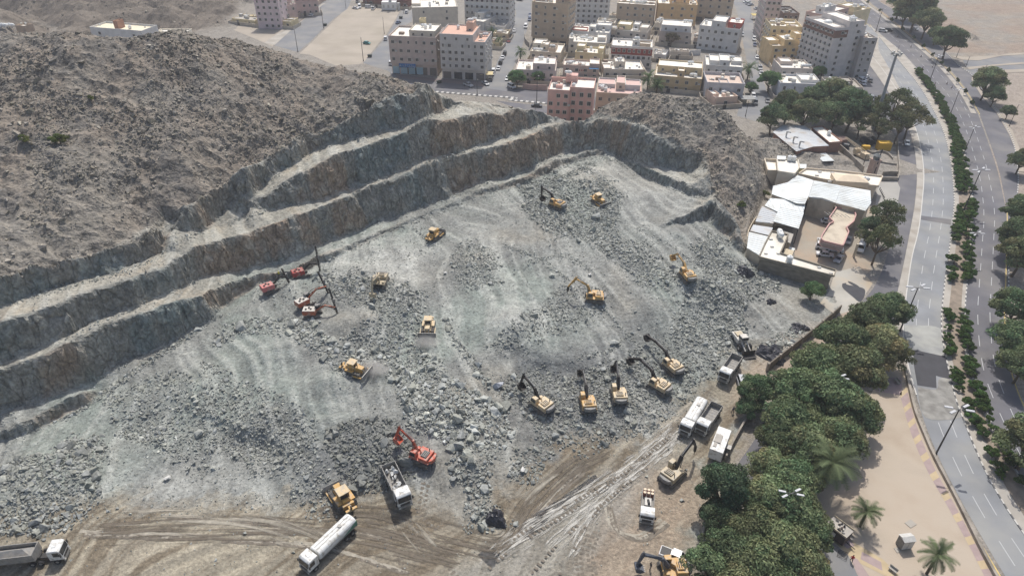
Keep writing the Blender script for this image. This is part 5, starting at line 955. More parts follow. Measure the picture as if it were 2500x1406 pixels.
for k in range(6): b.bar((-1+k*1.1, 8.6-.3*k, 5.9), (-.3+k*1.1, 6.6-.3*k, 5.9), .12, .12)
b.build('trellis', roofg, t)
# minaret
mb_ = P(*z4(1158, 545)[0], 0); mt_ = hfrom(z4(1158, 545)[0], z4(1208, 398)[0]); t = thing('minaret', 'square pinkish stone minaret with a dark grey domed cap', 'minaret', mb_, .3)
mm = mat('minaret_stone', lin(168, 146, 134), .9, var=.1); MB().box(-1.15, 1.15, -1.15, 1.15, 0, mt_).build('tower', mm, t); MB().box(-1.4, 1.4, -1.4, 1.4, mt_, mt_+.4).build('balcony', mm, t)
MB().tube((0, 0, mt_+.4), (0, 0, mt_+1.7), 1.0, 1.15, 8).build('lantern', mat('cap_grey', lin(104, 108, 108), .7), t); MB().tube((0, 0, mt_+1.7), (0, 0, mt_+2.5), 1.35, .1, 8).build('cap', mat('cap_grey', lin(104, 108, 108), .7), t)
for k in range(3): MB().box(-.2, .2, -1.2, -1.12, 2+k*3.2, 4.2+k*3.2).build('slit_window', glass, t)
# storage yard
pipe = mat('pipe_black', lin(52, 56, 60), .5, var=.2); yb = mat('box_yellow', lin(206, 162, 52), .6, var=.1)
for i, (a_, b_, r, lb) in enumerate([((905, 285), (968, 302), 1.0, 'dark plastic pipe lying west of the parked crane'), ((905, 268), (950, 275), .8, 'short dark pipe behind the western pipe'), ((1085, 245), (1120, 268), 1.3, 'big black pipe ring under the trees'), ((1130, 250), (1160, 275), 1.2, 'open ended black pipe with pale rim'), ((1170, 235), (1200, 262), 1.1, 'black pipe nearest the yellow container')]):
    a = P(*z4(*a_)[0], 0); b2 = P(*z4(*b_)[0], 0); d_ = b2-a; o = MB().tube((0, 0, r), (d_.x, d_.y, r), r, r, 14, caps=False).tube((0, 0, r), (d_.x, d_.y, r), r*.88, r*.88, 14, caps=False).build('pipe', pipe, loc=a); setp(o, lb, 'pipe', 'pipes stored in the yard')
def yaw(a, b): d = P(*b)-P(*a); return math.atan2(d.y, d.x)
def crate(name, lb, cat, a, b, w, h, m, doors=True):
    A = P(*a); B = P(*b); L = (B-A).length; t = thing(name, lb, cat, A, math.atan2((B-A).y, (B-A).x)); MB().box(0, L, 0, w, .15, h).build('body', m, t)
    r = MB()
    for i in range(int(L/.6)): r.box(.2+i*.6, .35+i*.6, -.05, 0, .3, h-.15)
    r.build('rib', m, t); MB().box(-.03, L+.03, -.03, w+.03, h, h+.08).build('lid', m, t); MB().box(-.06, 0, .1, w-.1, .3, h-.1).build('door', m, t); return t
crate('container', 'bright yellow site container in the storage yard', 'container', z4(1224, 318)[0], z4(1333, 322)[0], 3, 3.0, yb); crate('generator_box', 'small yellow generator box beside the black pipes', 'generator', z4(1084, 312)[0], z4(1152, 316)[0], 1.6, 1.6, yb)
# parked crane
q = P(*z4(1075, 385)[0]); t = thing('crane_truck', 'old cream mobile crane with its lattice boom folded over the yard', 'crane', q, 1.9); crm = mat('crane_cream', lin(196, 178, 148), .7, var=.2)
MB().box(-3, 3, -1.2, 1.2, .9, 1.5).build('chassis', crm, t); MB().box(2.0, 3.3, -1.2, 1.2, 1.5, 2.9).build('cab', crm, t); MB().box(-2.6, -.2, -1.1, 1.1, 1.5, 2.8).build('winch_house', crm, t); b = MB()
for y in (-.5, .5): b.bar((-1, y, 2.6), (9.5, y*.5, 4.2), .12, .12).bar((-1, y, 3.2), (9.5, y*.5, 4.6), .12, .12)
for k in range(10): b.bar((-1+k*1.05, -.5+.025*k, 2.6+.16*k), (-.5+k*1.05, .5-.025*k, 3.25+.14*k), .08, .08)
b.build('boom', crm, t)
for x in (-2, -1, 2):
    for y in (-1.15, 1.15): MB().tube((x, y-.15, .5), (x, y+.15, .5), .5, .5, 12).build('wheel', pipe, t)
for lb, px, h_, w_, m_ in [('grey block wall slanting across the storage yard', z4(882, 318, 950, 380, 1030, 460, 1088, 512), 2.6, .3, wallc), ('broken ring of low foundation walls in the yard', z4(1130, 325, 1180, 345, 1250, 330, 1310, 350, 1350, 395), .9, .3, wallc), ('low unfinished wall with square gaps at the yard end', z4(1262, 532, 1330, 528, 1392, 530), 1.5, .3, wallc), ('stone boundary wall between the yard and the dark side road', z4(1392, 232, 1394, 300, 1400, 400, 1406, 520, 1390, 578), 1.1, .3, wallc), ('low white wall in front of the row of gaps', z4(1255, 575, 1320, 577, 1388, 578), 1.3, .25, wallc),
                            ('cream compound wall curving above the pit edge', z4(158, 930, 125, 975, 92, 1040, 80, 1110, 90, 1165), 1.6, .25, beige), ('low wall across the middle of the storage yard', z4(1225, 425, 1300, 440, 1385, 450), 1.0, .25, wallc), ('garden wall of the villas along the right street', z3(190, 330, 215, 430, 250, 520, 290, 620), 2.2, .3, beige), ('plain street wall beside the pinkish white house', z2(415, 775, 500, 785, 628, 790), 2.4, .3, wallmat((186, 160, 148))), ('curved garden wall behind the left corner villa', z2(432, 300, 436, 370, 470, 410), 2.2, .3, wallc), ('yard wall with ornaments behind the yellow tan house', z2(1560, 470, 1750, 490, 1960, 480), 2.6, .3, white and wallmat(white))]:
    retained('wall', px, w_, h_, m_, lb, 'wall')
for k in range(6): MB()
t = thing('pillar_row', 'row of small dark bollards beside the dusty apron', 'bollards', P(*z4(1240, 655)[0]))
for i, (u, v) in enumerate(z4(1240, 655, 1248, 672, 1256, 688, 1263, 704, 1270, 720, 1276, 736)): q = P(u, v)-P(*z4(1240, 655)[0]); MB().tube(q, q+Vector((0, 0, .9)), .15, .12, 8).build('bollard', darkm, t)
crate('sheet_stack', 'stack of long white sheets in the compound yard', 'sheet stack', z4(465, 1242)[0], z4(500, 1180)[0], 1.6, .5, tin)
# ================================================================ QUARRY MACHINES
def paint(n, c, **k): return mat('paint_'+n, lin(*c), .5, var=.12, scale=1.6, dirt=lin(156, 150, 138), dirts=1.6, **k)
yo = paint('yellow', (196, 154, 86)); yp = paint('pale_yellow', (204, 180, 140)); orr = paint('orange_red', (188, 78, 50)); bge = paint('beige', (184, 168, 138)); blk = mat('arm_dark', lin(50, 46, 44), .6, var=.25); trk = mat('track_steel', lin(92, 88, 84), .8, var=.3, scale=3, dirt=lin(128, 124, 116), dirts=2)
gry = mat('deck_grey', lin(128, 126, 122), .6, var=.2); steel = mat('blade_steel', lin(140, 138, 134), .5, var=.2, metal=.3); cabg = mat('cab_glass', lin(38, 44, 50), .15, spec=.7); rubber = mat('rubber', lin(40, 40, 42), .85)
def track(t, y, L=4.6, w=.62, h=1.0, m=None):
    b = MB(); pr_ = [(-L/2, .38), (-L/2+.25, .06), (L/2-.25, .06), (L/2, .38), (L/2, .62), (L/2-.3, h), (-L/2+.3, h), (-L/2, .62)]; b.side(pr_, y-w/2, y+w/2)
    o = b.build('track', m or trk, t); b = MB(); n = int(L/.26)
    for i in range(n): x = -L/2+.3+i*(L-.6)/(n-1); b.box(x-.05, x+.05, y-w/2-.02, y+w/2+.02, h, h+.05)
    b.build('track_shoe', trk, o); return o
def excavator(label, base, tip, m1, arm, top=None, ztip=1.0, breaker=False, trackyaw=None, z=None, s=1.0, cabside=1, counter=None):
    q = hit(*base); tz = hit(*tip, zoff=ztip); d = Vector((tz.x-q.x, tz.y-q.y)); rz = math.atan2(d.y, d.x); reach = min(max(d.length/s, 4.8), 9.6); dz = (tz.z-q.z)/s
    t = thing('excavator', label, 'excavator', (q.x, q.y, q.z-.05), rz, 'excavators working in the pit'); t.scale = (s,)*3; ty = (trackyaw if trackyaw is not None else rz)-rz
    und = MB().box(-1.5, 1.5, -.9, .9, .35, .9).tube((0, 0, .9), (0, 0, 1.15), 1.0, 1.0, 14).build('undercarriage', blk, t, rot=(0, 0, ty))
    for y in (-1.3, 1.3): o = track(t, y); o.rotation_euler = (0, 0, ty)
    b = MB(); b.prism([(1.6, -1.45), (1.9, -1.2), (1.9, 1.45), (-2.3, 1.45), (-2.3, -1.45)], 1.15, 1.35); b.prism([(-2.0, -1.42), (.6, -1.42), (.6, -.5), (-.2, .1), (-.2, 1.42), (-2.0, 1.42)], 1.35, 2.15); b.build('body', m1, t, bev=.06)
    MB().box(-1.6, -.4, -.6, .9, 2.16, 2.42).build('engine_hood', top or m1, t, bev=.05); cb = MB()
    for x in (-1.45, -1.1, -.75): cb.box(x, x+.16, -.45, .75, 2.42, 2.46)
    cb.build('hood_grille', blk, t); MB().prism([(-2.25, -1.3), (-2.25, 1.3), (-2.75, .9), (-2.95, 0), (-2.75, -.9)], 1.2, 2.0).build('counterweight', counter or gry, t, bev=.08)
    y0 = .5*cabside+.48*cabside; cab = MB().side([(.35, 1.36), (1.75, 1.36), (1.85, 2.0), (1.5, 2.95), (.35, 2.95)], y0-.46, y0+.46).build('cab', m1, t, bev=.06)
    MB().side([(.5, 1.95), (1.76, 1.95), (1.46, 2.8), (.5, 2.8)], y0-.475, y0+.475).build('side_glass', cabg, cab); MB().raw([(1.87, y0-.38, 1.9), (1.87, y0+.38, 1.9), (1.55, y0+.38, 2.85), (1.55, y0-.38, 2.85)], [(0, 1, 2, 3)]).build('windscreen', cabg, cab)
    MB().box(.9, 1.5, -1.35*cabside-.02, -.75*cabside, 1.36, 1.75).build('tool_box', m1, t); MB().tube((-1.2, -1.0, 2.1), (-1.2, -1.0, 2.75), .09, .09, 8).build('exhaust', blk, t)
    # boom and stick in the x-z plane
    bx, bz = .9, 1.9; L1_, L2_ = 5.6, 3.0; tx, tzz = reach, max(min(dz+(1.4 if not breaker else 2.0), 4.0), -1.0); dx, dzz = tx-bx, tzz-bz; D = min(math.hypot(dx, dzz), L1_+L2_-.15); a0 = math.atan2(dzz, dx); ca = (L1_**2+D*D-L2_**2)/(2*L1_*D); a = a0+math.acos(max(-1, min(1, ca)))
    kx, kz = bx+L1_*math.cos(a), bz+L1_*math.sin(a); ex, ez = bx+D*math.cos(a0), bz+D*math.sin(a0); nx_, nz_ = -math.sin(a), math.cos(a); mx_, mz_ = (bx+.42*(kx-bx)+nx_*.85, bz+.42*(kz-bz)+nz_*.85)
    b = MB(); b.side([(bx-.1, bz-.25), (bx+.35, bz-.3), (mx_+.1, mz_-.45), (mx_+.5*math.cos(a), mz_-.30+.5*math.sin(a)), (kx, kz-.22), (kx+.15, kz+.12), (mx_+.3*math.cos(a)+nx_*.3, mz_+.25), (mx_-.3, mz_+.2), (bx-.25, bz+.15)], -.24, .24); bo = b.build('boom', arm, t, bev=.03)
    for y in (-.34, .34): MB().tube((bx+.75, y, bz-.35), (mx_-.1, y, mz_-.1), .1, .07, 8).build('boom_cylinder', steel, bo)
    MB().tube((mx_, 0, mz_+.35), (kx+.2, 0, kz+.55), .09, .07, 8).build('stick_cylinder', steel, bo)
    v = Vector((ex-kx, 0, ez-kz)); v.normalize(); w = Vector((-v.z, 0, v.x)); K = Vector((kx, 0, kz)); E_ = Vector((ex, 0, ez)); A_ = K-v*.7
    st_ = MB().side([((A_+w*.12).x, (A_+w*.12).z), ((K-w*.3).x, (K-w*.3).z), ((E_-w*.14).x, (E_-w*.14).z), ((E_+w*.14).x, (E_+w*.14).z), ((K+w*.3).x, (K+w*.3).z)], -.17, .17).build('stick', arm, t)
    if breaker: MB().tube(E_, E_+Vector((.05, 0, -1.2)), .3, .26, 8).tube(E_+Vector((.05, 0, -1.2)), E_+Vector((.08, 0, -2.1)), .09, .05, 6).build('hydraulic_breaker', blk, t)
    else:
        b = MB(); M = Matrix.Translation(E_) @ Matrix.Rotation(.2, 4, 'Y'); b.side([(-.1, .1), (.25, .05), (.35, -.35), (.2, -1.0), (-.35, -1.35), (-1.05, -1.15), (-1.0, -1.05), (-.4, -1.1), (.0, -.85), (.1, -.3)], -.65, .65, M); b.side([(-.1, .1), (.25, .05), (.35, -.35), (.2, -1.0), (-.35, -1.35), (-1.05, -1.15), (-.7, -.4)], -.68, -.62, M).side([(-.1, .1), (.25, .05), (.35, -.35), (.2, -1.0), (-.35, -1.35), (-1.05, -1.15), (-.7, -.4)], .62, .68, M)
        bk = b.build('bucket', blk if arm is blk else arm, t)
        for i in range(4): y = -.5+i*.33; MB().box(-1.25, -.98, y-.05, y+.05, -1.2, -1.1, M).build('bucket_tooth', steel, bk)
    return t
EX = [((1360, 507), (1322, 490), yo, blk, dict(top=gry), 'yellow excavator with a dark arm on the upper rubble heap'), ((1677, 681), (1640, 634), yo, yo, dict(top=yp), 'yellow excavator reaching up the slope below the right cliff'), ((1450, 733), (1386, 716), yo, yo, dict(top=yp, breaker=True), 'orange yellow excavator with a rock breaker alone in the middle of the pit'),
      ((1640, 903), (1572, 824), yp, blk, {}, 'rightmost excavator of the row with its black arm stretched up the slope'), ((1608, 950), (1534, 886), yp, blk, {}, 'excavator with a pale hood second from the right in the row'), ((1510, 972), (1497, 905), yp, blk, dict(counter=gry), 'middle excavator of the row pointing straight up the slope'), ((1434, 992), (1416, 915), yo, blk, {}, 'deep yellow excavator second from the left in the row'),
      ((1322, 996), (1270, 948), yp, blk, {}, 'leftmost excavator of the row beside the muddy edge'), ((1030, 1122), (968, 1078), orr, orr, dict(top=gry, counter=orr), 'orange red excavator beside the dark rubble and the loading truck'), ((930, 694), (910, 728), bge, bge, dict(top=bge, cabside=-1), 'dusty beige excavator digging towards the rubble below the drill rigs'),
      ((1640, 1166), (1694, 1108), bge, blk, dict(breaker=True, top=bge, s=1.05), 'dusty beige excavator with a black arm and breaker on the muddy haul road'), ((1642, 1398), (1552, 1392), yo, mat('arm_blue_grey', lin(74, 80, 90), .5, var=.2), dict(cabside=-1), 'yellow excavator with a blue grey arm at the bottom edge')]
for base, tip, m1, arm, kw, lb in EX: excavator(lb, base, tip, m1, arm, **kw)
def bulldozer(label, base, blade, m1, top=None, s=1.0):
    q = hit(*base); b_ = hit(*blade); rz = math.atan2(b_.y-q.y, b_.x-q.x); t = thing('bulldozer', label, 'bulldozer', (q.x, q.y, q.z-.05), rz, 'bulldozers in the pit'); t.scale = (s,)*3
    for y in (-1.15, 1.15): track(t, y, 4.2, .6, 1.15)
    MB().box(-1.9, 1.7, -.8, .8, .5, 1.3).build('chassis', m1, t); MB().side([(.3, 1.3), (2.1, 1.3), (2.1, 2.0), (.3, 2.15)], -.55, .55).build('engine_hood', m1, t, bev=.05); MB().box(-1.6, .3, -1.4, 1.4, 1.2, 1.45).build('fender', m1, t)
    cab = MB().prism([(-1.2, -.75), (.2, -.75), (.35, 0), (.2, .75), (-1.2, .75)], 1.45, 2.9).build('cab', m1, t, bev=.05); MB().prism([(-1.23, -.68), (.21, -.68), (.37, 0), (.21, .68), (-1.23, .68)], 1.95, 2.7).build('cab_glass', cabg, cab); MB().box(-1.35, .4, -.9, .9, 2.9, 3.02).build('cab_roof', top or yp, t)
    b = MB(); pf = [(2.75, .15), (2.6, .5), (2.65, 1.0), (2.9, 1.45), (3.0, 1.42), (2.8, 1.0), (2.75, .5), (2.95, .1)]; b.side(pf, -1.95, 1.95); b.box(2.7, 3.05, -2.0, -1.92, .1, 1.4).box(2.7, 3.05, 1.92, 2.0, .1, 1.4).build('blade', steel, t)
    for y in (-1.6, 1.6): MB().bar((.2, y, .6), (2.65, y, .5), .2, .3).build('push_arm', m1, t)
    for y in (-.4, .4): MB().tube((2.0, y, 1.9), (2.7, y, 1.1), .09, .07, 8).build('lift_cylinder', steel, t)
    b = MB().box(-2.3, -1.9, -.9, .9, .8, 1.5); b.box(-3.1, -2.3, -.25, .25, 1.1, 1.35).box(-3.3, -2.9, -.9, .9, 1.0, 1.3).build('ripper_frame', m1, t)
    MB().side([(-3.2, 1.9), (-2.95, 1.9), (-3.0, .6), (-3.4, .1), (-3.3, .7)], -.1, .1).build('ripper_shank', blk, t); MB().tube((.9, -.3, 2.1), (.9, -.3, 2.9), .07, .07, 8).build('exhaust', blk, t); MB().box(-1.8, -1.3, -.6, .6, 1.45, 2.0).build('fuel_tank', m1, t, bev=.05); return t
for a in [('dusty yellow bulldozer at the foot of the lower bench', (1060, 580), (1078, 562), yo), ('yellow bulldozer on the upper rubble heap beside the excavator', (1462, 497), (1490, 508), yo), ('bulldozer coming down the slope behind a cloud of dust', (1046, 805), (1042, 836), yp), ('yellow bulldozer pushing big boulders with raised dust at its blade', (868, 910), (896, 922), yo), ('ochre bulldozer with ripper beside the loaded tipper truck', (838, 1222), (820, 1190), yo, yp, 1.15)]: bulldozer(*a)
def drillrig(label, base, mast, m1, hood, mh=8.0, lean=(.0, .0), cab=False):
    q = hit(*base); p = hit(*mast); rz = math.atan2(p.y-q.y, p.x-q.x); r = max(min((Vector((p.x, p.y))-Vector((q.x, q.y))).length, 7), 4.5); t = thing('drill_rig', label, 'drill rig', (q.x, q.y, q.z-.05), rz, 'crawler drill rigs')
    for y in (-1.05, 1.05): track(t, y, 3.4, .42, .8)
    b = MB().box(-2.4, .6, -1.05, 1.05, .95, 2.1).build('body', m1, t, bev=.1); MB().box(-2.3, .5, -.95, .95, 2.11, 2.22).build('hood', hood, t)
    for x, y in ((-1.6, -.3), (-1.0, .3), (-.5, -.2)): MB().box(x-.2, x+.2, y-.2, y+.2, 2.22, 2.42).build('vent', blk, t)
    if cab: c_ = MB().box(.3, 1.5, .2, 1.1, 1.2, 2.9).build('cab', gry, t, bev=.05); MB().box(.4, 1.53, .17, 1.13, 1.9, 2.75).build('cab_glass', cabg, c_)
    MB().bar((.4, 0, 1.6), (r*.55, 0, 3.2), .3, .34).build('boom', m1 if cab else blk, t); MB().bar((r*.5, 0, 3.15), (r-.3, 0, 2.6), .26, .3).build('arm', m1 if cab else blk, t)
    m = MB(); lx, ly = lean; A = Vector((r, 0, .2)); B = Vector((r+lx, ly, mh)); m.bar(A, B, .24, .28)
    for k in range(9): c = A.lerp(B, (k+.5)/9); m.cbox(c, (.42, .4, .12))
    m.build('mast', blk, t); MB().tube(A+Vector((.3, 0, 0)), B+Vector((.3, 0, -.4)), .07, .07, 6).build('drill_rod', steel, t); c = A.lerp(B, .55); MB().cbox(c+Vector((.25, 0, 0)), (.5, .5, 1.0)).build('drill_head', gry, t)
    h = MB()
    for y in (-.3, 0, .3):
        pts_ = [Vector((.6+(r-.6)*k/8, y, 2.6+1.1*math.sin(k/8*math.pi)*(1 if y else .6)-.8*k/8)) for k in range(9)]; h.path(pts_, .06, 5)
    h.build('hose', rubber, t); MB().bar((.2, -.8, .7), (2.2, -.9, .45), .2, .2).build('stabiliser', blk, t); return t
pk_ = paint('faded_pink', (206, 120, 116)); rd_ = paint('drill_red', (160, 56, 52)); oro = paint('drill_orange', (176, 96, 66)); wh_ = paint('drill_white', (206, 200, 190))
drillrig('faded pink drill rig at the left end of the group', (664, 710), (706, 690), pk_, pk_, 4.6, (-.9, .8)); drillrig('dark red drill rig with the tallest upright mast', (738, 675), (780, 662), rd_, rd_, 7.5, (.0, .2))
drillrig('orange and white drill rig with a cab and leaning mast', (748, 746), (802, 716), oro, wh_, 6.5, (-1.0, 1.4), True); drillrig('orange and white drill rig nearest the rubble shelf', (768, 772), (824, 766), oro, wh_, 7.0, (-1.4, 1.4), True)
q = hit(1809, 846); t = thing('wheel_loader', 'dust covered white wheel loader parked above the tipper trucks', 'wheel loader', q, -1.35); MB().box(-3.2, .2, -1.2, 1.2, 1.0, 2.2).build('body', wh_, t, bev=.1); MB().box(-.6, .9, -.8, .8, 2.2, 3.3).build('cab', wh_, t, bev=.06); MB().box(-.5, .95, -.83, .83, 2.5, 3.1).build('cab_glass', cabg, t); MB().box(-2.6, -1.2, -.8, .8, 2.2, 2.5).build('engine_hood', bge, t)
for x in (-2.3, 1.3):
    for y in (-1.2, 1.2): w_ = MB().tube((x, y-.28, .8), (x, y+.28, .8), .8, .8, 16).build('wheel', rubber, t); MB().tube((x, y-.3, .8), (x, y+.3, .8), .35, .35, 10).build('rim', wh_, w_)
for y in (-.6, .6): MB().bar((.6, y, 1.9), (3.3, y, .7), .2, .35).build('lift_arm', wh_, t)
MB().side([(3.2, .2), (3.1, 1.2), (3.4, 1.5), (3.5, 1.3), (3.4, .4), (4.5, .25), (4.5, .15)], -1.5, 1.5).build('bucket', blk, t)
# ================================================================ TRUCKS AND CARS
trw = paint('truck_white', (222, 222, 218)); bedg = mat('bed_grey', lin(136, 134, 130), .7, var=.2, scale=2, dirt=lin(156, 150, 140), dirts=1.5); lampm = mat('lamp_glass', lin(220, 220, 210), .2)
def wheels(t, xs, y=1.15, r=.5, w=.32):
    for x in xs:
        for s in (-1, 1): a = MB().tube((x, s*(y-w/2), r), (x, s*(y+w/2), r), r, r, 14).build('wheel', rubber, t); MB().tube((x, s*(y+w/2-.02), r), (x, s*(y+w/2+.02), r), r*.5, r*.5, 10).build('rim', steel, a)
def truck_cab(t, x0, m=trw, h=3.1):       # front at x0, facing +x
    c = MB().side([(x0-2.1, .9), (x0, .9), (x0+.02, 1.7), (x0-.18, h-.25), (x0-.5, h), (x0-2.0, h), (x0-2.1, h-.3)], -1.22, 1.22).build('cab', m, t, bev=.07)
    MB().raw([(x0+.045, -1.08, 1.75), (x0+.045, 1.08, 1.75), (x0-.145, 1.08, h-.32), (x0-.145, -1.08, h-.32)], [(0, 1, 2, 3)]).build('windscreen', cabg, c)
    MB().side([(x0-1.3, 1.75), (x0-.25, 1.75), (x0-.42, h-.4), (x0-1.3, h-.4)], -1.24, 1.24).build('side_window', cabg, c); MB().box(x0-.02, x0+.1, -1.2, 1.2, .45, .95).build('bumper', gry, c); MB().box(x0+.01, x0+.06, -.8, .8, 1.05, 1.5).build('grille', darkm, c)
    for s in (-1, 1): MB().box(x0+.08, x0+.13, s*.95-.16, s*.95+.16, .6, .82).build('headlight', lampm, c); MB().box(x0-.15, x0-.02, s*1.38-.12, s*1.38+.12, 1.8, 2.5).build('mirror', darkm, c)
    MB().box(x0-1.5, x0-.9, -.4, .4, h, h+.07).build('roof_hatch', m, c)
def base_thing(name, lb, cat, front, rear, L, g):
    a = hit(*front); b = hit(*rear); rz = math.atan2(a.y-b.y, a.x-b.x); m = (a+b)/2; return thing(name, lb, cat, (m.x, m.y, gz(m.x, m.y)+.02), rz, g)
def tipper(label, front, rear, load=None, s=1.0, trailer=False):
    t = base_thing('tipper_truck', label, 'tipper truck', front, rear, 8, 'trucks in the pit'); t.scale = (s,)*3; truck_cab(t, 4.1); MB().box(-3.8, 2.0, -.5, .5, .75, 1.05).build('chassis', darkm, t); wheels(t, (-2.9, -1.6, 2.9))
    x0, x1, z0, z1_ = -4.1, 1.75, 1.15, 2.55; b = MB(); b.box(x0, x1, -1.25, 1.25, z0, z0+.12).box(x0, x1, -1.25, -1.15, z0+.12, z1_).box(x0, x1, 1.15, 1.25, z0+.12, z1_).box(x1-.1, x1, -1.15, 1.15, z0+.12, z1_+.15).box(x0, x0+.08, -1.15, 1.15, z0+.12, z1_-.1)
    bd = b.build('tipper_body', bedg, t); r = MB()
    for k in range(7): x = x0+.3+k*.85; r.box(x, x+.12, -1.33, -1.25, z0, z1_).box(x, x+.12, 1.25, 1.33, z0, z1_).box(x, x+.06, -1.14, 1.14, z0+.125, z0+.16)
    r.build('side_rib', bedg, bd); MB().box(x1+.02, x1+.5, -1.2, 1.2, z1_-.1, z1_+.05).build('cab_guard', trw if not load else bedg, bd)
    if load:
        rr = random.Random(3)
        for k in range(16 if load == 'rocks' else 0):
            V, Fc = TB[k % 10]; s_ = rr.uniform(.28, .55); o = linkmesh('rock', BT[k % 10], t, (rr.uniform(x0+.5, x1-.5), rr.uniform(-.8, .8), z0+.5+rr.random()*.5), (rr.random()*3, rr.random()*3, 0), (s_,)*3, color=lin(190, 190, 186))
        if load == 'gravel': MB().raw([(x0+.1, -1.1, 1.9), (x1-.2, -1.1, 1.9), (x1-.2, 1.1, 1.9), (x0+.1, 1.1, 1.9), (-2.6, 0, 2.9), (0.2, .1, 2.7)], [(0, 1, 5, 4), (1, 2, 5), (2, 3, 4, 5), (3, 0, 4)]).build('load', bedg, t)
    return t
tipper('tipper truck loaded with pale rocks below the orange red excavator', (985, 1232), (955, 1162), 'rocks', 1.08); tipper('empty tipper truck waiting below the dust covered loader', (1764, 935), (1794, 888)); tipper('empty tipper truck parked beside the white tanker on the haul road', (1710, 1060), (1743, 1010))
def tanker(label, front, rear, L=9.5, green=True):
    t = base_thing('tanker_truck', label, 'tanker truck', front, rear, L, 'trucks in the pit'); f = L/2; truck_cab(t, f); MB().box(-f+.2, f-2.2, -.5, .5, .75, 1.05).build('chassis', darkm, t); wheels(t, (-f+1.2, -f+2.5, f-1.2))
    x0, x1 = -f, f-2.4; n = 16; vs = []; 
    for x in (x0, x0+.15, x1-.15, x1):
        k = .92 if x in (x0, x1) else 1
        for i in range(n): a = 2*math.pi*i/n; c, s_ = math.cos(a), math.sin(a); q = (abs(c)**.6*math.copysign(1, c), abs(s_)**.6*math.copysign(1, s_)); vs.append((x, q[0]*1.22*k, 2.05+q[1]*.98*k))
    fs = [(j*n+i, (j+1)*n+i, (j+1)*n+(i+1) % n, j*n+(i+1) % n) for j in range(3) for i in range(n)]+[tuple(range(n)), tuple(range(4*n-1, 3*n-1, -1))]
    o = MB().raw(vs, fs).build('tank', trw, t); bm = bmesh.new(); bm.from_mesh(o.data); bmesh.ops.recalc_face_normals(bm, faces=bm.faces); bm.to_mesh(o.data); bm.free()
    MB().tube((x0+2.6, 0, 3.0), (x0+2.6, 0, 3.2), .35, .35, 12).build('manhole', steel, o); MB().box(x0+.3, x1-.3, -.32, -.26, 3.03, 3.07).box(x0+.3, x1-.3, .26, .32, 3.03, 3.07).build('walkway_rail', steel, o)
    MB().box(x0+.2, x1-.2, -1.3, -1.24, 1.5, 1.62).box(x0+.2, x1-.2, 1.24, 1.3, 1.5, 1.62).build('side_rail', steel, t)
    if green: MB().side([(x0-.02, 1.35), (x0+3.4, 1.5), (x0+1.6, 2.1), (x0-.02, 2.6)], -1.232, 1.232).build('green_panel', mat('tank_green', lin(70, 120, 98), .5), t)
    for s_ in (-1, 1): MB().tube((x0-.35, s_*.7, 1.3), (x0-.05, s_*.7, 1.3), .1, .1, 8).build('spray_nozzle', darkm, t)
    MB().box(x0-.4, x0-.05, -.9, .9, 1.0, 1.15).build('rear_platform', darkm, t); return t
tanker('long white water tanker on the tan mud at the lower left', (765, 1378), (845, 1302), 10.5); tanker('white water tanker on the haul road beside the empty tipper', (1672, 1060), (1706, 1002), 9.6, False)
# articulated tipper at the left edge
t = base_thing('articulated_truck', 'white cabbed articulated tipper with a dusty gravel load at the left edge', 'truck', (158, 1358), (95, 1366), 6, 'trucks in the pit'); truck_cab(t, 2.6); MB().box(-3.0, .6, -.5, .5, .7, 1.0).build('chassis', darkm, t); wheels(t, (-2.2, -1.0, 1.5)); MB().box(-12, -1.2, -.6, .6, 1.1, 1.3).build('trailer_frame', darkm, t); wheels(t, (-10.4, -9.2))
MB().box(-13, -1.5, -1.25, 1.25, 1.3, 1.42).box(-13, -1.5, -1.3, -1.18, 1.42, 2.9).box(-13, -1.5, 1.18, 1.3, 1.42, 2.9).box(-1.6, -1.5, -1.18, 1.18, 1.42, 3.0).build('trailer_body', bedg, t)
MB().raw([(-12.9, -1.15, 2.0), (-1.7, -1.15, 2.0), (-1.7, 1.15, 2.0), (-12.9, 1.15, 2.0), (-10.5, 0, 2.9), (-3.5, .1, 3.0)], [(0, 1, 5, 4), (1, 2, 5), (2, 3, 4, 5), (3, 0, 4)]).build('load', bedg, t)
# small truck with barrels
t = base_thing('flatbed_truck', 'small white flatbed truck carrying six barrels and equipment', 'truck', (1577, 1275), (1581, 1215), 7, 'trucks in the pit'); truck_cab(t, 3.2, trw, 2.5); MB().box(-3.4, 1.1, -1.1, 1.1, .8, .95).box(-3.4, 1.1, -1.12, -1.04, .95, 1.4).box(-3.4, 1.1, 1.04, 1.12, .95, 1.4).build('flatbed', bedg, t); wheels(t, (-2.2, 2.0), 1.0, .42, .3)
for i in range(6): x, y = -3.0+.68*(i//3), -.66+.66*(i % 3); br = MB().tube((x, y, .96), (x, y, 1.86), .29, .29, 12).build('barrel', paint('barrel', (150, 70, 50)), t); MB().tube((x, y, 1.86), (x, y, 1.9), .25, .25, 12).build('barrel_lid', mat('lid_cream', lin(214, 196, 168), .6), br)
MB().box(-1.4, .3, -.6, .6, .96, 1.7).build('compressor', steel, t, bev=.05); MB().tube((-.9, 0, 1.7), (.1, .2, 1.9), .22, .22, 8).build('pipe', darkm, t)
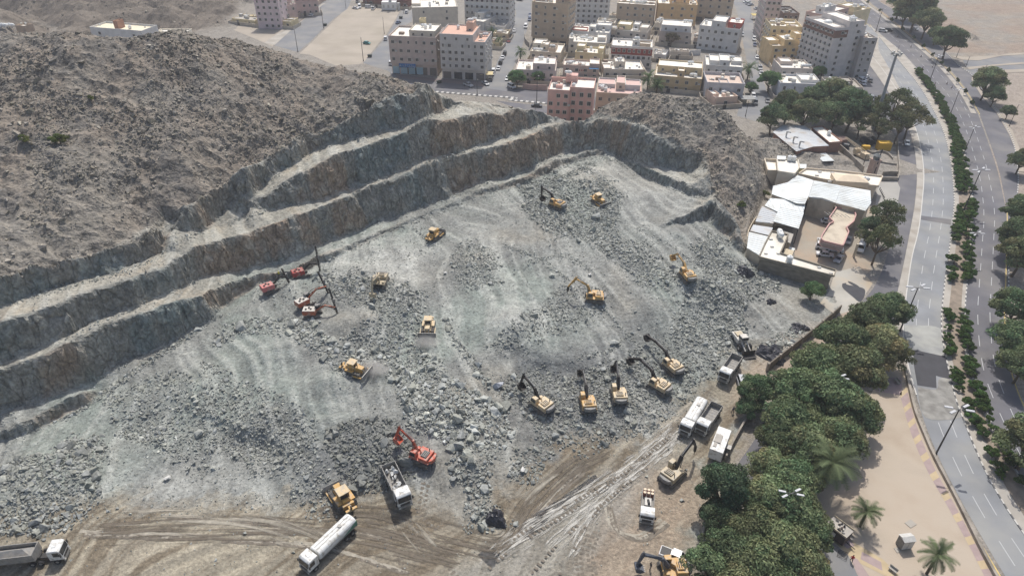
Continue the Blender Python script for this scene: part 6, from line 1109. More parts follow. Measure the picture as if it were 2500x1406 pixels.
# box trailer
t = base_thing('box_trailer', 'white box trailer standing by the low wall beside the trees', 'trailer', (1742, 1128), (1762, 1076), 7, None); MB().box(-3.3, 3.3, -1.25, 1.25, .9, 3.3).build('body', trw, t, bev=.04); b = MB()
for k in range(10): b.box(-3.2+k*.68, -3.15+k*.68, -1.28, -1.25, 1.0, 3.2)
b.build('rib', trw, t); MB().box(-3, 3, -.5, .5, .7, .9).build('chassis', darkm, t); wheels(t, (-2, -1.2), 1.0, .45, .3); MB().box(-1.0, 1.2, -1.1, .2, 3.3, 3.5).box(.4, 2.4, -.9, -.3, 3.3, 3.42).build('roof_boards', roofg, t); MB().box(-.5, .6, 1.3, 2.2, .9, 2.2).build('side_locker', steel, t)
# ---- cars: shaped shells, one of each kind, then copies
carp = mat('car_paint', (1, 1, 1), .28, var=.03, spec=.6, objcol=True); carg = mat('car_glass', lin(30, 34, 38), .12, spec=.8)
def car_kind(kind):
    t = thing('car', 'x', 'car'); t.location = (0, 0, -50)
    L, W_, H_, hood, boot = dict(sedan=(4.7, 1.8, 1.45, 1.15, 1.0), suv=(4.8, 1.95, 1.85, 1.1, .15), pickup=(5.3, 1.9, 1.8, 1.3, 1.9), van=(5.2, 2.0, 2.2, .6, .05), hatch=(4.1, 1.75, 1.5, 1.0, .3))[kind]
    f = L/2; belt = H_*.58; b = MB(); pr_ = [(-f, .4), (-f+.1, .28), (f-.1, .28), (f, .42), (f, belt*.78), (f-.25, belt*.9), (f-hood, belt), (-f+boot if kind != 'pickup' else -f+boot, belt), (-f+.1, belt*.98), (-f, belt*.85)]
    b.side(pr_, -W_/2, W_/2); o = b.build('body', carp, t, bev=.09); o['paint'] = 1
    xr, xf = -f+boot, f-hood; rk = .55 if kind != 'van' else .4; g = MB(); w1 = W_/2-.1; w2 = W_/2-.28; xt0, xt1 = xr+(.5 if kind in ('sedan', 'hatch') else .15), xf-rk
    vs = [(xr, -w1, belt), (xf, -w1, belt), (xf, w1, belt), (xr, w1, belt), (xt0, -w2, H_-.05), (xt1, -w2, H_-.05), (xt1, w2, H_-.05), (xt0, w2, H_-.05)]; g.raw(vs, [(4, 5, 6, 7), (0, 1, 5, 4), (1, 2, 6, 5), (2, 3, 7, 6), (3, 0, 4, 7)]); g.build('window_glass', carg, t)
    r = MB().box(xt0-.02, xt1+.02, -w2-.03, w2+.03, H_-.06, H_).build('roof', carp, t, bev=.03); r['paint'] = 1
    pl = MB()
    for s in (-1, 1):
        for (xa, xb) in ((xr, xt0), (xf, xt1)): pl.bar((xa, s*(w1+.0), belt), (xb, s*(w2+.01), H_-.04), .08, .07)
        xm = (xr+xf)/2-.1; pl.bar((xm, s*(w1+.01), belt), (xm, s*(w2+.02), H_-.04), .07, .05)
    o = pl.build('pillar', carp, t); o['paint'] = 1
    if kind == 'pickup': MB().box(-f+.15, xr-.1, -W_/2+.15, W_/2-.15, belt+.005, belt+.02).build('load_bed', darkm, t)
    for x in (-f+.85, f-.9):
        for s in (-1, 1): MB().tube((x, s*(W_/2-.2), .33), (x, s*(W_/2+.02), .33), .33, .33, 12).build('wheel', rubber, t)
    for s in (-1, 1): MB().box(f-.03, f+.02, s*.6-.18, s*.6+.18, belt*.62, belt*.75).build('headlight', lampm, t); MB().box(-f-.02, -f+.03, s*.65-.14, s*.65+.14, belt*.65, belt*.8).build('tail_light', mat('tail_red', lin(150, 30, 26), .4), t)
    return t
KIND = {k: car_kind(k) for k in ('sedan', 'suv', 'pickup', 'van', 'hatch')}; usedk = set()
WHT, SLV, GRY, BLK, RED, BLU, TEAL, CRM = (.72, .72, .71), (.42, .43, .44), (.16, .165, .17), (.03, .032, .035), (.35, .03, .03), (.04, .07, .16), (.02, .22, .20), (.5, .44, .34)
CN = {WHT: 'white', SLV: 'silver', GRY: 'grey', BLK: 'black', RED: 'red', BLU: 'dark blue', TEAL: 'teal green', CRM: 'cream'}
KN = dict(sedan='saloon car', suv='tall off-road car', pickup='pickup', van='van', hatch='small hatchback')
def car(px, heading_px, kind, c, where, group='cars parked in the town', z=0.06, cat='car', terrain=False):
    p = hit(*px) if terrain else P(px[0], px[1], z); q = P(px[0]+heading_px[0]*.1, px[1]+heading_px[1]*.1, 0)-P(px[0], px[1], 0); rz = math.atan2(q.y, q.x); src = KIND[kind]
    if kind in usedk: o = dup(src, p, rz, color=c)
    else:
        o = src; usedk.add(kind); o.location = p; o.rotation_euler = (0, 0, rz); o.color = (*c, 1)
        for ch in o.children:
            if ch.get('paint'): ch.color = (*c, 1)
    o['label'] = f'{CN[c]} {KN[kind]} {where}'.replace('tall off-road car', 'off-road car'); o['group'] = group; o['category'] = cat; return o
def row(crop_, lst, heading, where, group, kinds=None):
    n = len(lst); od = ['first', 'second', 'third', 'fourth', 'fifth', 'sixth', 'seventh', 'eighth', 'ninth', 'tenth', 'eleventh', 'twelfth', 'thirteenth', 'fourteenth']
    for i, (x, y, k, c) in enumerate(lst): car(crop_(x, y)[0], heading, k, c, where % od[i], group)
W2 = 'parked on the left kerb of the narrow street, %s from its far end'
row(z2, [(342, 278, 'sedan', WHT), (317, 320, 'suv', BLK), (294, 365, 'sedan', RED), (258, 478, 'suv', BLK), (240, 512, 'sedan', WHT), (222, 556, 'suv', BLK), (202, 606, 'sedan', WHT), (160, 630, 'suv', WHT), (152, 655, 'sedan', SLV), (136, 700, 'suv', GRY)], (10, -30), 'by the left kerb of the street, %s from its far end', 'cars along the street left of the villas')
row(z2, [(476, 140, 'sedan', BLU), (474, 180, 'suv', BLU), (440, 245, 'van', WHT), (280, 696, 'sedan', WHT)], (-8, 30), 'by the right kerb of the street, %s from its far end', 'cars along the street left of the villas')
row(z2, [(2318, 262, 'sedan', WHT), (2322, 315, 'suv', SLV), (2455, 510, 'sedan', WHT), (2478, 606, 'suv', SLV), (2488, 648, 'sedan', WHT), (2400, 790, 'suv', GRY), (2420, 850, 'suv', WHT), (2436, 905, 'van', GRY)], (8, 30), 'by the right street behind the knoll, %s from the top', 'cars along the right street')
row(z3, [(25, 255, 'suv', SLV), (145, 352, 'suv', WHT), (152, 400, 'sedan', BLU), (170, 508, 'sedan', WHT), (198, 605, 'suv', SLV), (207, 648, 'sedan', WHT), (210, 695, 'sedan', GRY), (262, 888, 'sedan', GRY)], (6, 30), 'beside the garden walls of the right street, %s from the top', 'cars along the right street')
row(z3, [(75, 25, 'sedan', WHT), (95, 38, 'suv', WHT), (115, 50, 'sedan', SLV), (170, 82, 'sedan', SLV)], (30, -4), 'angled in the top car park, %s from the left', 'cars in the top car park')
row(z2, [(1952, 98, 'sedan', BLU), (1996, 104, 'sedan', WHT), (2044, 106, 'sedan', BLU), (2200, 108, 'suv', BLK)], (2, 30), 'under the beige block with parking bays, %s from the left', 'cars in the parking bays')
for a in [((z1(716, 142)[0]), (30, -8), 'hatch', WHT, 'at the wide left street, lower of the pair by the wall'), (z1(752, 112)[0], (30, -10), 'sedan', SLV, 'at the wide left street, upper of the pair by the wall'), (z1(1098, 80)[0], (30, 4), 'sedan', WHT, 'at the top of the sandy lot, beside the white van'), (z1(1135, 70)[0], (5, 30), 'van', WHT, 'standing by the brick building at the top of the sandy lot'),
          (z1(1216, 72)[0], (30, 0), 'suv', WHT, 'parked sideways in front of the long brick building'), (z1(1255, 85)[0], (20, -20), 'pickup', WHT, 'left of the white utility cabin'), (z1(1120, 22)[0], (20, -25), 'van', SLV, 'at the top edge beside the end of the brick building'), (z1(1545, 115)[0], (12, -30), 'suv', WHT, 'on the street right of the utility cabin'), (z1(1565, 65)[0], (4, -30), 'van', SLV, 'on the street near the top, behind the white off-road car'),
          (z1(1472, 207)[0], (30, -16), 'sedan', BLU, 'on the street beside the cream blank building'), (z1(1362, 348)[0], (5, -30), 'suv', WHT, 'on the street left of the flats with the blue sign'), (z1(1432, 545)[0], (30, 2), 'sedan', WHT, 'upper of two beside the corner of the blue sign flats'), (z1(1432, 572)[0], (30, 2), 'suv', WHT, 'lower of two beside the corner of the blue sign flats'),
          (z1(1198, 386)[0], (30, 3), 'hatch', TEAL, 'standing alone on the sandy vacant lot'), (z1(2082, 752)[0], (26, 10), 'pickup', SLV, 'driving in the building shadow on the front street'), (z1(2232, 738)[0], (26, 16), 'sedan', SLV, 'parked at the street corner by the terracotta block'), (z2(318, 765)[0], (28, 14), 'suv', WHT, 'under the round tree at the street corner'),
          (z2(537, 932)[0], (30, 2), 'sedan', BLK, 'just behind the rim of the quarry'), (z2(388, 10)[0], (30, 4), 'sedan', BLK, 'at the top end of the narrow street'), (z3(1266, 280)[0], (30, 4), 'suv', WHT, 'parked across the highway pavement behind the tower'), (z3(1314, 276)[0], (30, 2), 'suv', BLK, 'right beside the white one behind the tower'), (z3(1546, 262)[0], (30, 10), 'sedan', SLV, 'in the shade of the trees across the highway'),
          (z3(1120, 680)[0], (22, -14), 'sedan', WHT, 'top of the cluster below the pale tower'), (z3(1092, 698)[0], (24, 14), 'sedan', WHT, 'second in the cluster below the pale tower'), (z3(1084, 716)[0], (24, 14), 'suv', WHT, 'third in the cluster below the pale tower'), (z3(1086, 738)[0], (24, 14), 'sedan', SLV, 'fourth in the cluster below the pale tower'), (z3(1158, 714)[0], (4, 30), 'hatch', BLK, 'right of the cluster below the pale tower'),
          (z3(1165, 872)[0], (4, 30), 'suv', GRY, 'left of the pair showing between the trees'), (z3(1212, 870)[0], (6, 30), 'sedan', BLK, 'right of the pair showing between the trees'), (z3(1300, 980)[0], (4, 30), 'sedan', WHT, 'seen through the tree gap by the tall mast')]: car(*a)
car(z3(1476, 1258)[0], (3, 30), 'sedan', WHT, 'driving on the dark side road near the yellow container', None)
cg = 'cars in the compound forecourt'
for a in [(z4(785, 945)[0], (30, 4), 'hatch', WHT, 'peeping out at the left waist of the pink canopy'), (z4(725, 1125)[0], (4, 30), 'sedan', WHT, 'at the lower left corner of the pink canopy'), (z4(755, 1170)[0], (30, 6), 'suv', WHT, 'with dark windows at the foot of the pink canopy'), (z4(835, 1185)[0], (30, 5), 'van', WHT, 'under the lower edge of the pink canopy'), (z4(760, 1230)[0], (30, 4), 'sedan', WHT, 'parked sideways nearest the compound gate'), (z4(880, 1268)[0], (-22, 30), 'sedan', SLV, 'parked askew right of the sideways one'), (z4(960, 1105)[0], (-6, 30), 'sedan', SLV, 'at the right edge of the pink canopy'), (z4(1072, 1175)[0], (-10, 30), 'suv', WHT, 'facing the forecourt, left of the big trees'), (z4(1104, 1088)[0], (-8, 30), 'sedan', GRY, 'half hidden under the compound trees')]: car(*a, cg)
car((1648, 1364), (30, 12), 'pickup', WHT, 'standing above the bottom excavator on the tan mud', None, terrain=True); car((1985, 893), (26, 12), 'sedan', WHT, 'half hidden at the edge of the tree belt', None); car((1812, 945), (10, 30), 'suv', SLV, 'behind the single tree beside the haul road', None); car((1975, 1398), (28, 8), 'sedan', WHT, 'under the lowest trees by the parking area', None); car((1868, 1116), (-8, 30), 'sedan', SLV, 'on the shaded road under the tree belt', None); car((2185, 1392), (0, 30), 'sedan', WHT, 'x', None) if 0 else None
for k, o in KIND.items():
    if k not in usedk:
        for ch in list(o.children): bpy.data.objects.remove(ch)
        bpy.data.objects.remove(o)
# bus shelter tents / skips
for lb, a in (('green skip at the kerb of the wide left street', z1(834, 228)[0]), ('green skip at the foot of the sandy lot', z1(1225, 500)[0]), ('green skip on the street above the lot', z1(1495, 165)[0]), ('brown skip at the corner of the front street', z1(1828, 728)[0])):
    t = thing('skip', lb, 'skip', P(*a)); MB().prism([(-.9, -.6), (.9, -.6), (.9, .6), (-.9, .6)], .2, 1.3, [(-1.1, -.8), (1.1, -.8), (1.1, .8), (-1.1, .8)]).build('body', mat('skip_green', lin(52, 66, 58), .7), t); MB().box(-1.15, 1.15, -.85, 0, 1.3, 1.36).build('lid', darkm, t)
for lb, a, c_ in (('cream fabric car shade at the street corner', z2(100, 690)[0], (210, 194, 150)), ('yellow tan car shade beside the right street', z3(160, 170)[0], (196, 176, 110)), ('grey car shade behind the peach house', z3(75, 905)[0], (150, 150, 146))):
    t = thing('carport', lb, 'carport', P(*a)); MB().box(-3, 3, -2.5, 2.5, 2.6, 2.75).build('roof', wallmat(c_), t)
    for x in (-2.8, 2.8):
        for y in (-2.3, 2.3): MB().tube((x, y, 0), (x, y, 2.6), .06, .06, 6).build('post', darkm, t)
# ================================================================ LAMPS AND TREES
polem = mat('pole_grey', lin(96, 96, 98), .5, metal=.4, var=.05); poled = mat('pole_dark', lin(60, 60, 62), .5, var=.05); headm = mat('lamp_head', lin(186, 186, 186), .5)
def lamp_kind(h, dark, heads, sp=1.8):
    t = thing('street_lamp', 'x', 'street lamp'); MB().tube((0, 0, 0), (0, 0, .5), .28, .24, 8).tube((0, 0, .5), (0, 0, h), .17, .10, 8).build('pole', poled if dark else polem, t)
    if heads == 4:
        b = MB()
        for a in (.35, -.35, math.pi-.35, math.pi+.35):
            d = Vector((math.cos(a), math.sin(a), .05)); b.tube((0, 0, h), Vector((0, 0, h))+d*sp*.8, .05, .05, 6)
            q = Vector((0, 0, h))+d*sp; M = Matrix.Translation(q) @ Matrix.Rotation(a, 4, 'Z'); MB().box(-.75, .7, -.24, .24, -.07, .12, M).build('lamp_head', headm, t, bev=.04)
        b.build('bracket', polem, t)
    elif heads == 2:
        b = MB()
        for s in (-1, 1): b.tube((0, 0, h), (s*1.6, 0, h+.3), .05, .05, 6); MB().box(s*1.9-.4, s*1.9+.4, -.15, .15, h+.22, h+.38).build('lamp_head', headm, t, bev=.04)
        b.build('bracket', polem, t)
    else: MB().tube((0, 0, h), (0, -1.3, h+.25), .05, .05, 6).build('bracket', polem, t); MB().box(-.15, .15, -1.9, -1.2, h+.18, h+.34).build('lamp_head', headm, t, bev=.04)
    return t
lk = {}
def lamp(base, top, heads, label, dark=True, grp=None, rz=0.1, z0=.15):
    h = hfrom(base, top); b = P(*base, z0); k = heads
    if k not in lk: lk[k] = (lamp_kind(12.0, dark, heads), 12.0); o = lk[k][0]; o.location = b; o.rotation_euler = (0, 0, rz)
    else: o = dup(lk[k][0], b, rz)
    s = h/12.0; o.scale = (max(s, .8), max(s, .8), s); o['label'] = label
    if grp: o['group'] = grp
g4 = 'four headed lamps along the highway'
for i, (b, tp, lb) in enumerate([(z9(375, 215)[0], z8(890, 1052)[0], 'nearest four headed lamp standing at the park wall'), ((2197, 808), (2243, 703), 'four headed lamp rising behind the tree belt beside the highway'), (z7(903, 998)[0], z7(1020, 775)[0], 'four headed lamp in the median beside the asphalt patch strip'), (z7(890, 572)[0], z7(1057, 233)[0], 'four headed lamp in the median opposite the metal roofs'), (z7(883, 105)[0], z10(780, 638)[0], 'four headed lamp in the median opposite the storage yard'), (z10(652, 582)[0], z10(710, 448)[0], 'four headed lamp in the median near the traffic island tip'), (z10(548, 420)[0], z10(603, 283)[0], 'four headed lamp in the median where the planting begins')]): lamp(b, tp, 4, lb, grp=g4, rz=.1+.1*i)
for b, tp, lb in [(z5(1250, 690)[0], z5(1325, 532)[0], 'four headed lamp poking out of the top of the tree belt'), ((2013, 1010), (2023, 922), 'four headed lamp standing inside the middle of the tree belt'), ((1900, 1290), (1903, 1204), 'four headed lamp standing among the lowest trees')]: lamp(b, tp, 4, lb, grp=g4)
for b, tp, lb in [(z10(283, 160)[0], z10(318, 45)[0], 'lamp post at the highway edge behind the pale tower'), (z10(150, 45)[0], z10(170, -20)[0], 'lamp post on the highway at the top edge'), (z10(950, 632)[0], z10(998, 525)[0], 'lamp post on the far right pavement'), (z10(820, 375)[0], z10(835, 325)[0], 'thin lamp post on the right branch road'), (z10(686, 288)[0], z10(697, 243)[0], 'short lamp post by the striped kerb, nearer the trees'), (z10(733, 335)[0], z10(742, 285)[0], 'short lamp post by the striped kerb, nearer the branch road'),
                   (z1(597, 455)[0], z1(565, 250)[0], 'street lamp at the lot corner beside the rocky ridge'), (z1(822, 250)[0], z1(797, 65)[0], 'street lamp on the lot kerb beside a green skip'), (z1(1016, 75)[0], z1(1008, -20)[0], 'street lamp at the top corner of the sandy lot'), (z1(1168, 535)[0], z1(1145, 325)[0], 'street lamp at the near corner of the sandy lot'), (z1(1350, 298)[0], z1(1340, 150)[0], 'street lamp beside the lot, near the flats with the blue sign'), (z1(1517, 120)[0], z1(1513, 50)[0], 'street lamp on the street past the utility cabin'),
                   (z2(18, 830)[0], z2(18, 690)[0], 'street lamp on the striped kerb below the terracotta block'), (z2(535, 915)[0], z2(548, 660)[0], 'tall street lamp on the striped kerb before the pinkish white house'), (z2(2355, 1015)[0], z2(2372, 880)[0], 'street lamp at the end of the right street'), (z4(1085, 478)[0], z4(1125, 345)[0], 'thin lamp post in the storage yard beside the minaret')]:
    lamp(b, tp, 1, lb, grp='street lamps round the town', rz=0.3)
b = P(*z3(1180, 1120)[0]); h = hfrom(z3(1180, 1120)[0], z3(1390, 480)[0]); t = thing('light_mast', 'very tall floodlight mast rising from the trees beside the highway', 'light mast', b); MB().tube((0, 0, 0), (0, 0, h), .75, .42, 12).build('pole', mat('mast_grey', lin(156, 156, 158), .5, var=.05), t); MB().tube((0, 0, h), (0, 0, h+.4), 1.3, 1.3, 12).build('platform', polem, t); MB().tube((0, 0, h+.4), (0, 0, h+3.4), .08, .05, 6).build('aerial', polem, t)
for i in range(10): a = i*.628; MB().cbox((1.6*math.cos(a), 1.6*math.sin(a), h+.1+.7*(i % 2)), (.7, .7, .5)).build('floodlight', acm, t)
# ---- trees
def leafmat(name, c, var=.5):
    m = bpy.data.materials.new(name); m.use_nodes = True; n = m.node_tree.nodes; l = m.node_tree.links; b = n['Principled BSDF']; b.inputs['Roughness'].default_value = .75; b.inputs['Specular IOR Level'].default_value = .2
    vc = n.new('ShaderNodeVertexColor'); vc.layer_name = 'tint'; oi = n.new('ShaderNodeObjectInfo'); x = n.new('ShaderNodeMix'); x.data_type = 'RGBA'; x.blend_type = 'MULTIPLY'; x.inputs[0].default_value = 1
    l.new(vc.outputs[0], x.inputs[6]); l.new(oi.outputs['Color'], x.inputs[7]); l.new(x.outputs[2], b.inputs['Base Color']); 
    tr = n.new('ShaderNodeBsdfTranslucent'); l.new(x.outputs[2], tr.inputs[0]); ms = n.new('ShaderNodeMixShader'); ms.inputs[0].default_value = .3; l.new(b.outputs[0], ms.inputs[1]); l.new(tr.outputs[0], ms.inputs[2]); l.new(ms.outputs[0], n['Material Output'].inputs[0]); return m
LM = leafmat('leaves', None); bark = mat('bark', lin(96, 84, 70), .95, var=.3, scale=3, bump=.4)
def crown(seed, nclump, nleaf, R, Hc, z0, leaf=.22, col=(88, 104, 66), flat=.75, open_=0.0):
    r = np.random.default_rng(seed); ca = r.normal(size=(nclump, 3)); ca /= np.linalg.norm(ca, axis=1)[:, None]; ca[:, 2] = np.abs(ca[:, 2])*.95-.18; rad = R*(.42+.52*r.random(nclump)); cen = ca*np.stack([rad, rad, np.full(nclump, Hc*.62)], -1)+[0, 0, z0+Hc*.42]; cr_ = R*(.15+.24*r.random(nclump)**1.3)
    k = r.integers(0, nclump, nleaf); d = r.normal(size=(nleaf, 3)); d /= np.linalg.norm(d, axis=1)[:, None]; d[:, 2] = np.where(d[:, 2] < -.2, -d[:, 2]*.6, d[:, 2]); rr_ = (.55+.5*r.random(nleaf)**.6)
    p = cen[k]+d*(cr_[k]*rr_)[:, None]*np.array([1, 1, flat]); n_ = d+r.normal(size=(nleaf, 3))*.5; n_ /= np.linalg.norm(n_, axis=1)[:, None]; a = np.cross(n_, r.normal(size=(nleaf, 3))); a /= np.linalg.norm(a, axis=1)[:, None]; b = np.cross(n_, a); s = leaf*(.6+.9*r.random(nleaf))[:, None]
    V = np.stack([p-a*s, p+b*s*.55, p+a*s, p-b*s*.55], 1).reshape(-1, 3); Fc = np.arange(nleaf*4).reshape(-1, 4); base = np.array(lin(*col)); t = (.72+.6*r.random(nclump))[k]*(.7+.6*r.random(nleaf)); hue = r.random(nclump)[k]
    c = base[None]*t[:, None]; c[:, 0] *= 1+.35*(hue-.4); return V, Fc, np.repeat(c, 4, 0), cen
def trunkmesh(seed, cen, z0, R, th=.32, lim=9, name='trunk'):
    r = random.Random(seed); b = MB(); top = Vector((r.uniform(-.3, .3), r.uniform(-.3, .3), z0*.75+.6)); b.tube((0, 0, -.3), top, th, th*.7, 8)
    for i in sorted(range(len(cen)), key=lambda i: r.random())[:lim]: c = Vector(cen[i]); m = top.lerp(c, .55)+Vector((0, 0, -.3)); b.tube(top, m, th*.5, th*.3, 6).tube(m, c, th*.3, th*.08, 5)
    return b.mesh(name, bark)
TV = []
for k in range(6):
    R, Hc, z0 = 4.6, 5.0, 2.0; V, Fc, c, cen = crown(500+k, 60, 20000, R, Hc+1.0, z0, .2, (112, 126, 94) if k < 4 else (124, 130, 98)); TV.append((fastmesh('crown', V, Fc, LM, c), trunkmesh(k, cen, z0, R)))
SV = []
for k in range(3): V, Fc, c, cen = crown(600+k, 14, 5200, 1.0, 1.1, .15, .075, (78, 104, 56)); SV.append((fastmesh('foliage', V, Fc, LM, c), trunkmesh(20+k, cen, .3, 1, .05, 6, 'stem')))
AV = []
for k in range(3): V, Fc, c, cen = crown(700+k, 22, 5200, 4.4, 4.6, 2.2, .17, (104, 104, 80)); AV.append((fastmesh('crown', V, Fc, LM, c), trunkmesh(40+k, cen, 2.2, 4, .25, 16)))
def tree(label, px, r, variants=TV, grp=None, tone=(1, 1, 1), cat='tree', name='broadleaf_tree', hgt=1.0, R0=4.6, zc=4.2, up=0):
    # px = centre of the crown in the photo, r = its radius in photo pixels
    p = P(px[0], px[1], 0); 
    for _ in range(4):
        D = (Vector(p)-Vector((0, 0, CAMH))).length; s = r*D/FPX/R0; z = zc*s*hgt; q = P(px[0], px[1], z); p = Vector((q.x, q.y, 0))
    t = thing(name, label, cat, (p.x, p.y, 0), random.random()*6.28, grp); t.scale = (s, s, s*hgt); i = random.randrange(len(variants)); v = random.uniform(.85, 1.15)
    linkmesh('crown', variants[i][0], t, color=tuple(x*v for x in tone)); linkmesh('trunk', variants[i][1], t); return t
gb = 'broadleaf trees of the belt beside the park'
BELT = [(2172, 762, 46, 'topmost tree of the belt, growing round a lamp head'), (2115, 790, 50, 'olive green tree second from the top of the belt'), (2062, 838, 56, 'tree at the upper left shoulder of the belt'), (2150, 850, 55, 'tree behind the lone pale tree near the highway'), (2000, 905, 64, 'wide tree on the left side of the upper belt'), (2085, 915, 68, 'broad dark tree in the upper belt nearest the park corner'),
        (1945, 960, 62, 'grey green tree on the left flank of the belt'), (2030, 985, 72, 'big tree right below the lamp in the middle belt'), (2085, 1010, 56, 'tree leaning over the park sand on the right flank'), (1935, 1035, 62, 'tree over the shaded road, left of the middle belt'), (2045, 1075, 60, 'tree just above the big palm'), (1900, 1075, 50, 'small crown on the left edge over the road'), (1975, 1100, 62, 'round crown left of the big palm'),
        (1880, 1150, 52, 'grey green crown above the dark gap of the belt'), (1930, 1175, 60, 'tree left of the palm and below the round crown'), (1870, 1225, 58, 'crown left of the lowest four headed lamp'), (1925, 1250, 66, 'yellowish green tree right of the lowest lamp'), (1960, 1295, 56, 'tree touching the food trailer corner'), (1850, 1300, 62, 'tree in the middle of the lower belt'), (1910, 1345, 68, 'broad tree near the bottom of the belt'),
        (1845, 1385, 66, 'bottom middle tree of the belt'), (1780, 1350, 60, 'tree at the lower left of the belt'), (1730, 1385, 56, 'bottom left tree beside the white pickup'), (1955, 1385, 56, 'bottom right tree of the belt by the parking area'), (1800, 1440, 60, 'tree cut by the bottom edge of the frame'), (1900, 1450, 60, 'second tree cut by the bottom edge')]
for x, y, r, lb in BELT: tv = .78+.5*random.random(); tree(lb, (x, y), r*1.0, TV[:5], gb, tone=(.95*tv*(1+.15*random.random()), 1.0*tv, .93*tv))
tree('tall dark tree beside the white box trailer', (1768, 1200), 58, TV[:4], None, (.62, .75, .78), hgt=1.25); tree('dark tree below the tall dark one at the edge of the pit', (1755, 1262), 46, TV[:4], None, (.65, .76, .76)); tree('lone pale feathery tree at the highway edge of the belt', (2190, 868), 38, AV, None, (.95, 1.1, .85), R0=4.4)
tree('single bushy tree beside the haul road', (1845, 958), 44, TV[:4], None, (.85, 1.0, .9)); tree('lower bush of the pair beside the haul road', (1828, 1000), 28, TV[:4], None, (.8, .95, .9)); tree('round green tree against the compound wall', (1984, 712), 26, TV[:4], None, (.8, 1.0, .8)); tree('upper of the two big trees at the compound gate', (2160, 535), 46, AV, 'compound trees', (.95, 1.05, .9), R0=4.4, hgt=1.35); tree('lower of the two big trees at the compound gate', (2148, 592), 44, AV, 'compound trees', (.95, 1.1, .9), R0=4.4, hgt=1.35); tree('narrow crown between the two compound gate trees', (2130, 565), 32, TV, 'compound trees', (.9, .95, .95), hgt=1.3)
gu = 'trees beside the storage yard'
for x, y, r, v, lb in [(1888, 292, 34, 0, 'leftmost dark green tree beside the grey workshop'), (1925, 262, 36, 0, 'second tree from the left before the white villa'), (1965, 285, 38, 0, 'dark tree right behind the grey workshop roof'), (1995, 250, 36, 0, 'dark green crown in front of the villa with arches'), (2040, 245, 46, 0, 'wide olive crown below the low pale building'), (2080, 270, 46, 0, 'biggest olive tree above the storage yard'), (2035, 288, 36, 0, 'shaded tree just above the long brick building'), (2105, 300, 34, 1, 'thin tree left of the tall mast foot'), (2190, 255, 44, 1, 'airy tree right of the mast near the highway'), (2225, 290, 42, 1, 'airy tree reaching over the highway edge'), (2198, 305, 38, 1, 'airy tree above the yellow container'), (2150, 280, 34, 1, 'thin tree seen behind the mast'), (2150, 315, 28, 1, 'low airy crown behind the black pipes')]:
    tree(lb, (x, y), r, (TV, AV)[v], gu, (.85, .9, .85) if v == 0 else (.9, 1.0, .85), R0=4.6 if v == 0 else 4.4, hgt=1.15)
for x, y, r, lb in [(1880, 200, 26, 'round dark tree at the foot of the right street'), (1262, 192, 22, 'dark round tree at the corner of the narrow street'), (1314, 190, 17, 'bright green tree in front of the pinkish white house'), (1640, 95, 20, 'bare looking tree before the white topped house'), (1835, 215, 14, 'small tree on the left side of the right street'), (1960, 178, 18, 'tree between the pale pink villa and the white villa'), (2000, 178, 16, 'small tree at the foot of the pale tower')]: tree(lb, (x, y), r, AV if 'bare' in lb else TV[:4], None, (.9, .8, .8) if 'bare' in lb else (.75, 1.0, .75), R0=4.6)
gr = 'trees along the right side of the highway'
for i, (x, y, r, lb) in enumerate([(2200, 8, 30, 'left tree of the thick grove at the top right'), (2240, 28, 40, 'middle tree of the thick grove at the top right'), (2262, 58, 30, 'lowest tree of the thick grove at the top right'), (2212, 38, 26, 'tree in front of the thick grove near the road'), (2316, 104, 32, 'lone rounded tree on the brown ground at the top right'), (2286, 88, 18, 'small tree left of the lone rounded tree'), (2410, 205, 32, 'grey green tree beside the far right pavement'), (2428, 236, 20, 'smaller crown just below the grey green tree'), (2462, 275, 14, 'little shrubby tree on the right pavement'), (2494, 395, 26, 'small tree where the right road bends'), (2496, 520, 36, 'highest of the crowns along the right edge'), (2484, 580, 40, 'olive crown below the highest one on the right edge'), (2492, 630, 42, 'rounded crown at the right edge opposite the hedges'), (2478, 755, 42, 'dark crown on the right edge above the asphalt patch level'), (2482, 835, 44, 'crown throwing a round shadow on the right lanes'), (2496, 895, 42, 'lowest crown on the right edge'), (2520, 1090, 60, 'tree outside the right edge shading the lanes')]): tree(lb, (x, y), r*1.02, TV, gr, (.9, .95, .88), hgt=1.1)
# shrubs of the central reserve
cl_ = [a.lerp(b, .5) for a, b in zip(resamp(soilA, n=300), resamp(soilB, n=300))]; wl = [(a-b).length for a, b in zip(resamp(soilA, n=300), resamp(soilB, n=300))]; rs_ = random.Random(5); sn = 0; d = 0
for i in range(4, 292, 1):
    p = cl_[i]; u, v = proj(p.x, p.y, 0); 
    if rs_.random() > .93: continue
    if (470 < v < 500 or 690 < v < 760 or 600 < v < 640 or 1060 < v < 1085) and rs_.random() < .75: continue
    sd_ = rs_.choice((-1, 1)); nn = (cl_[i+1]-cl_[i-1]).normalized(); s = rs_.uniform(.9, 1.7)*(1.3 if v < 760 else 1.1); q = p+Vector((-nn.y, nn.x, 0))*sd_*max(wl[i]*.5-1.0, .3); t = thing('shrub', 'clipped green shrub in the planted central reserve of the highway', 'shrub', (q.x, q.y, .18), rs_.random()*6, 'shrubs in the central reserve')
    t.scale = (s, s, s*.9); k = rs_.randrange(3); tn = rs_.uniform(.75, 1.15); linkmesh('foliage', SV[k][0], t, color=(tn, tn, tn*.9)); linkmesh('stem', SV[k][1], t); sn += 1
    if sn > 285: break
gi = 'young trees on the narrow traffic island'
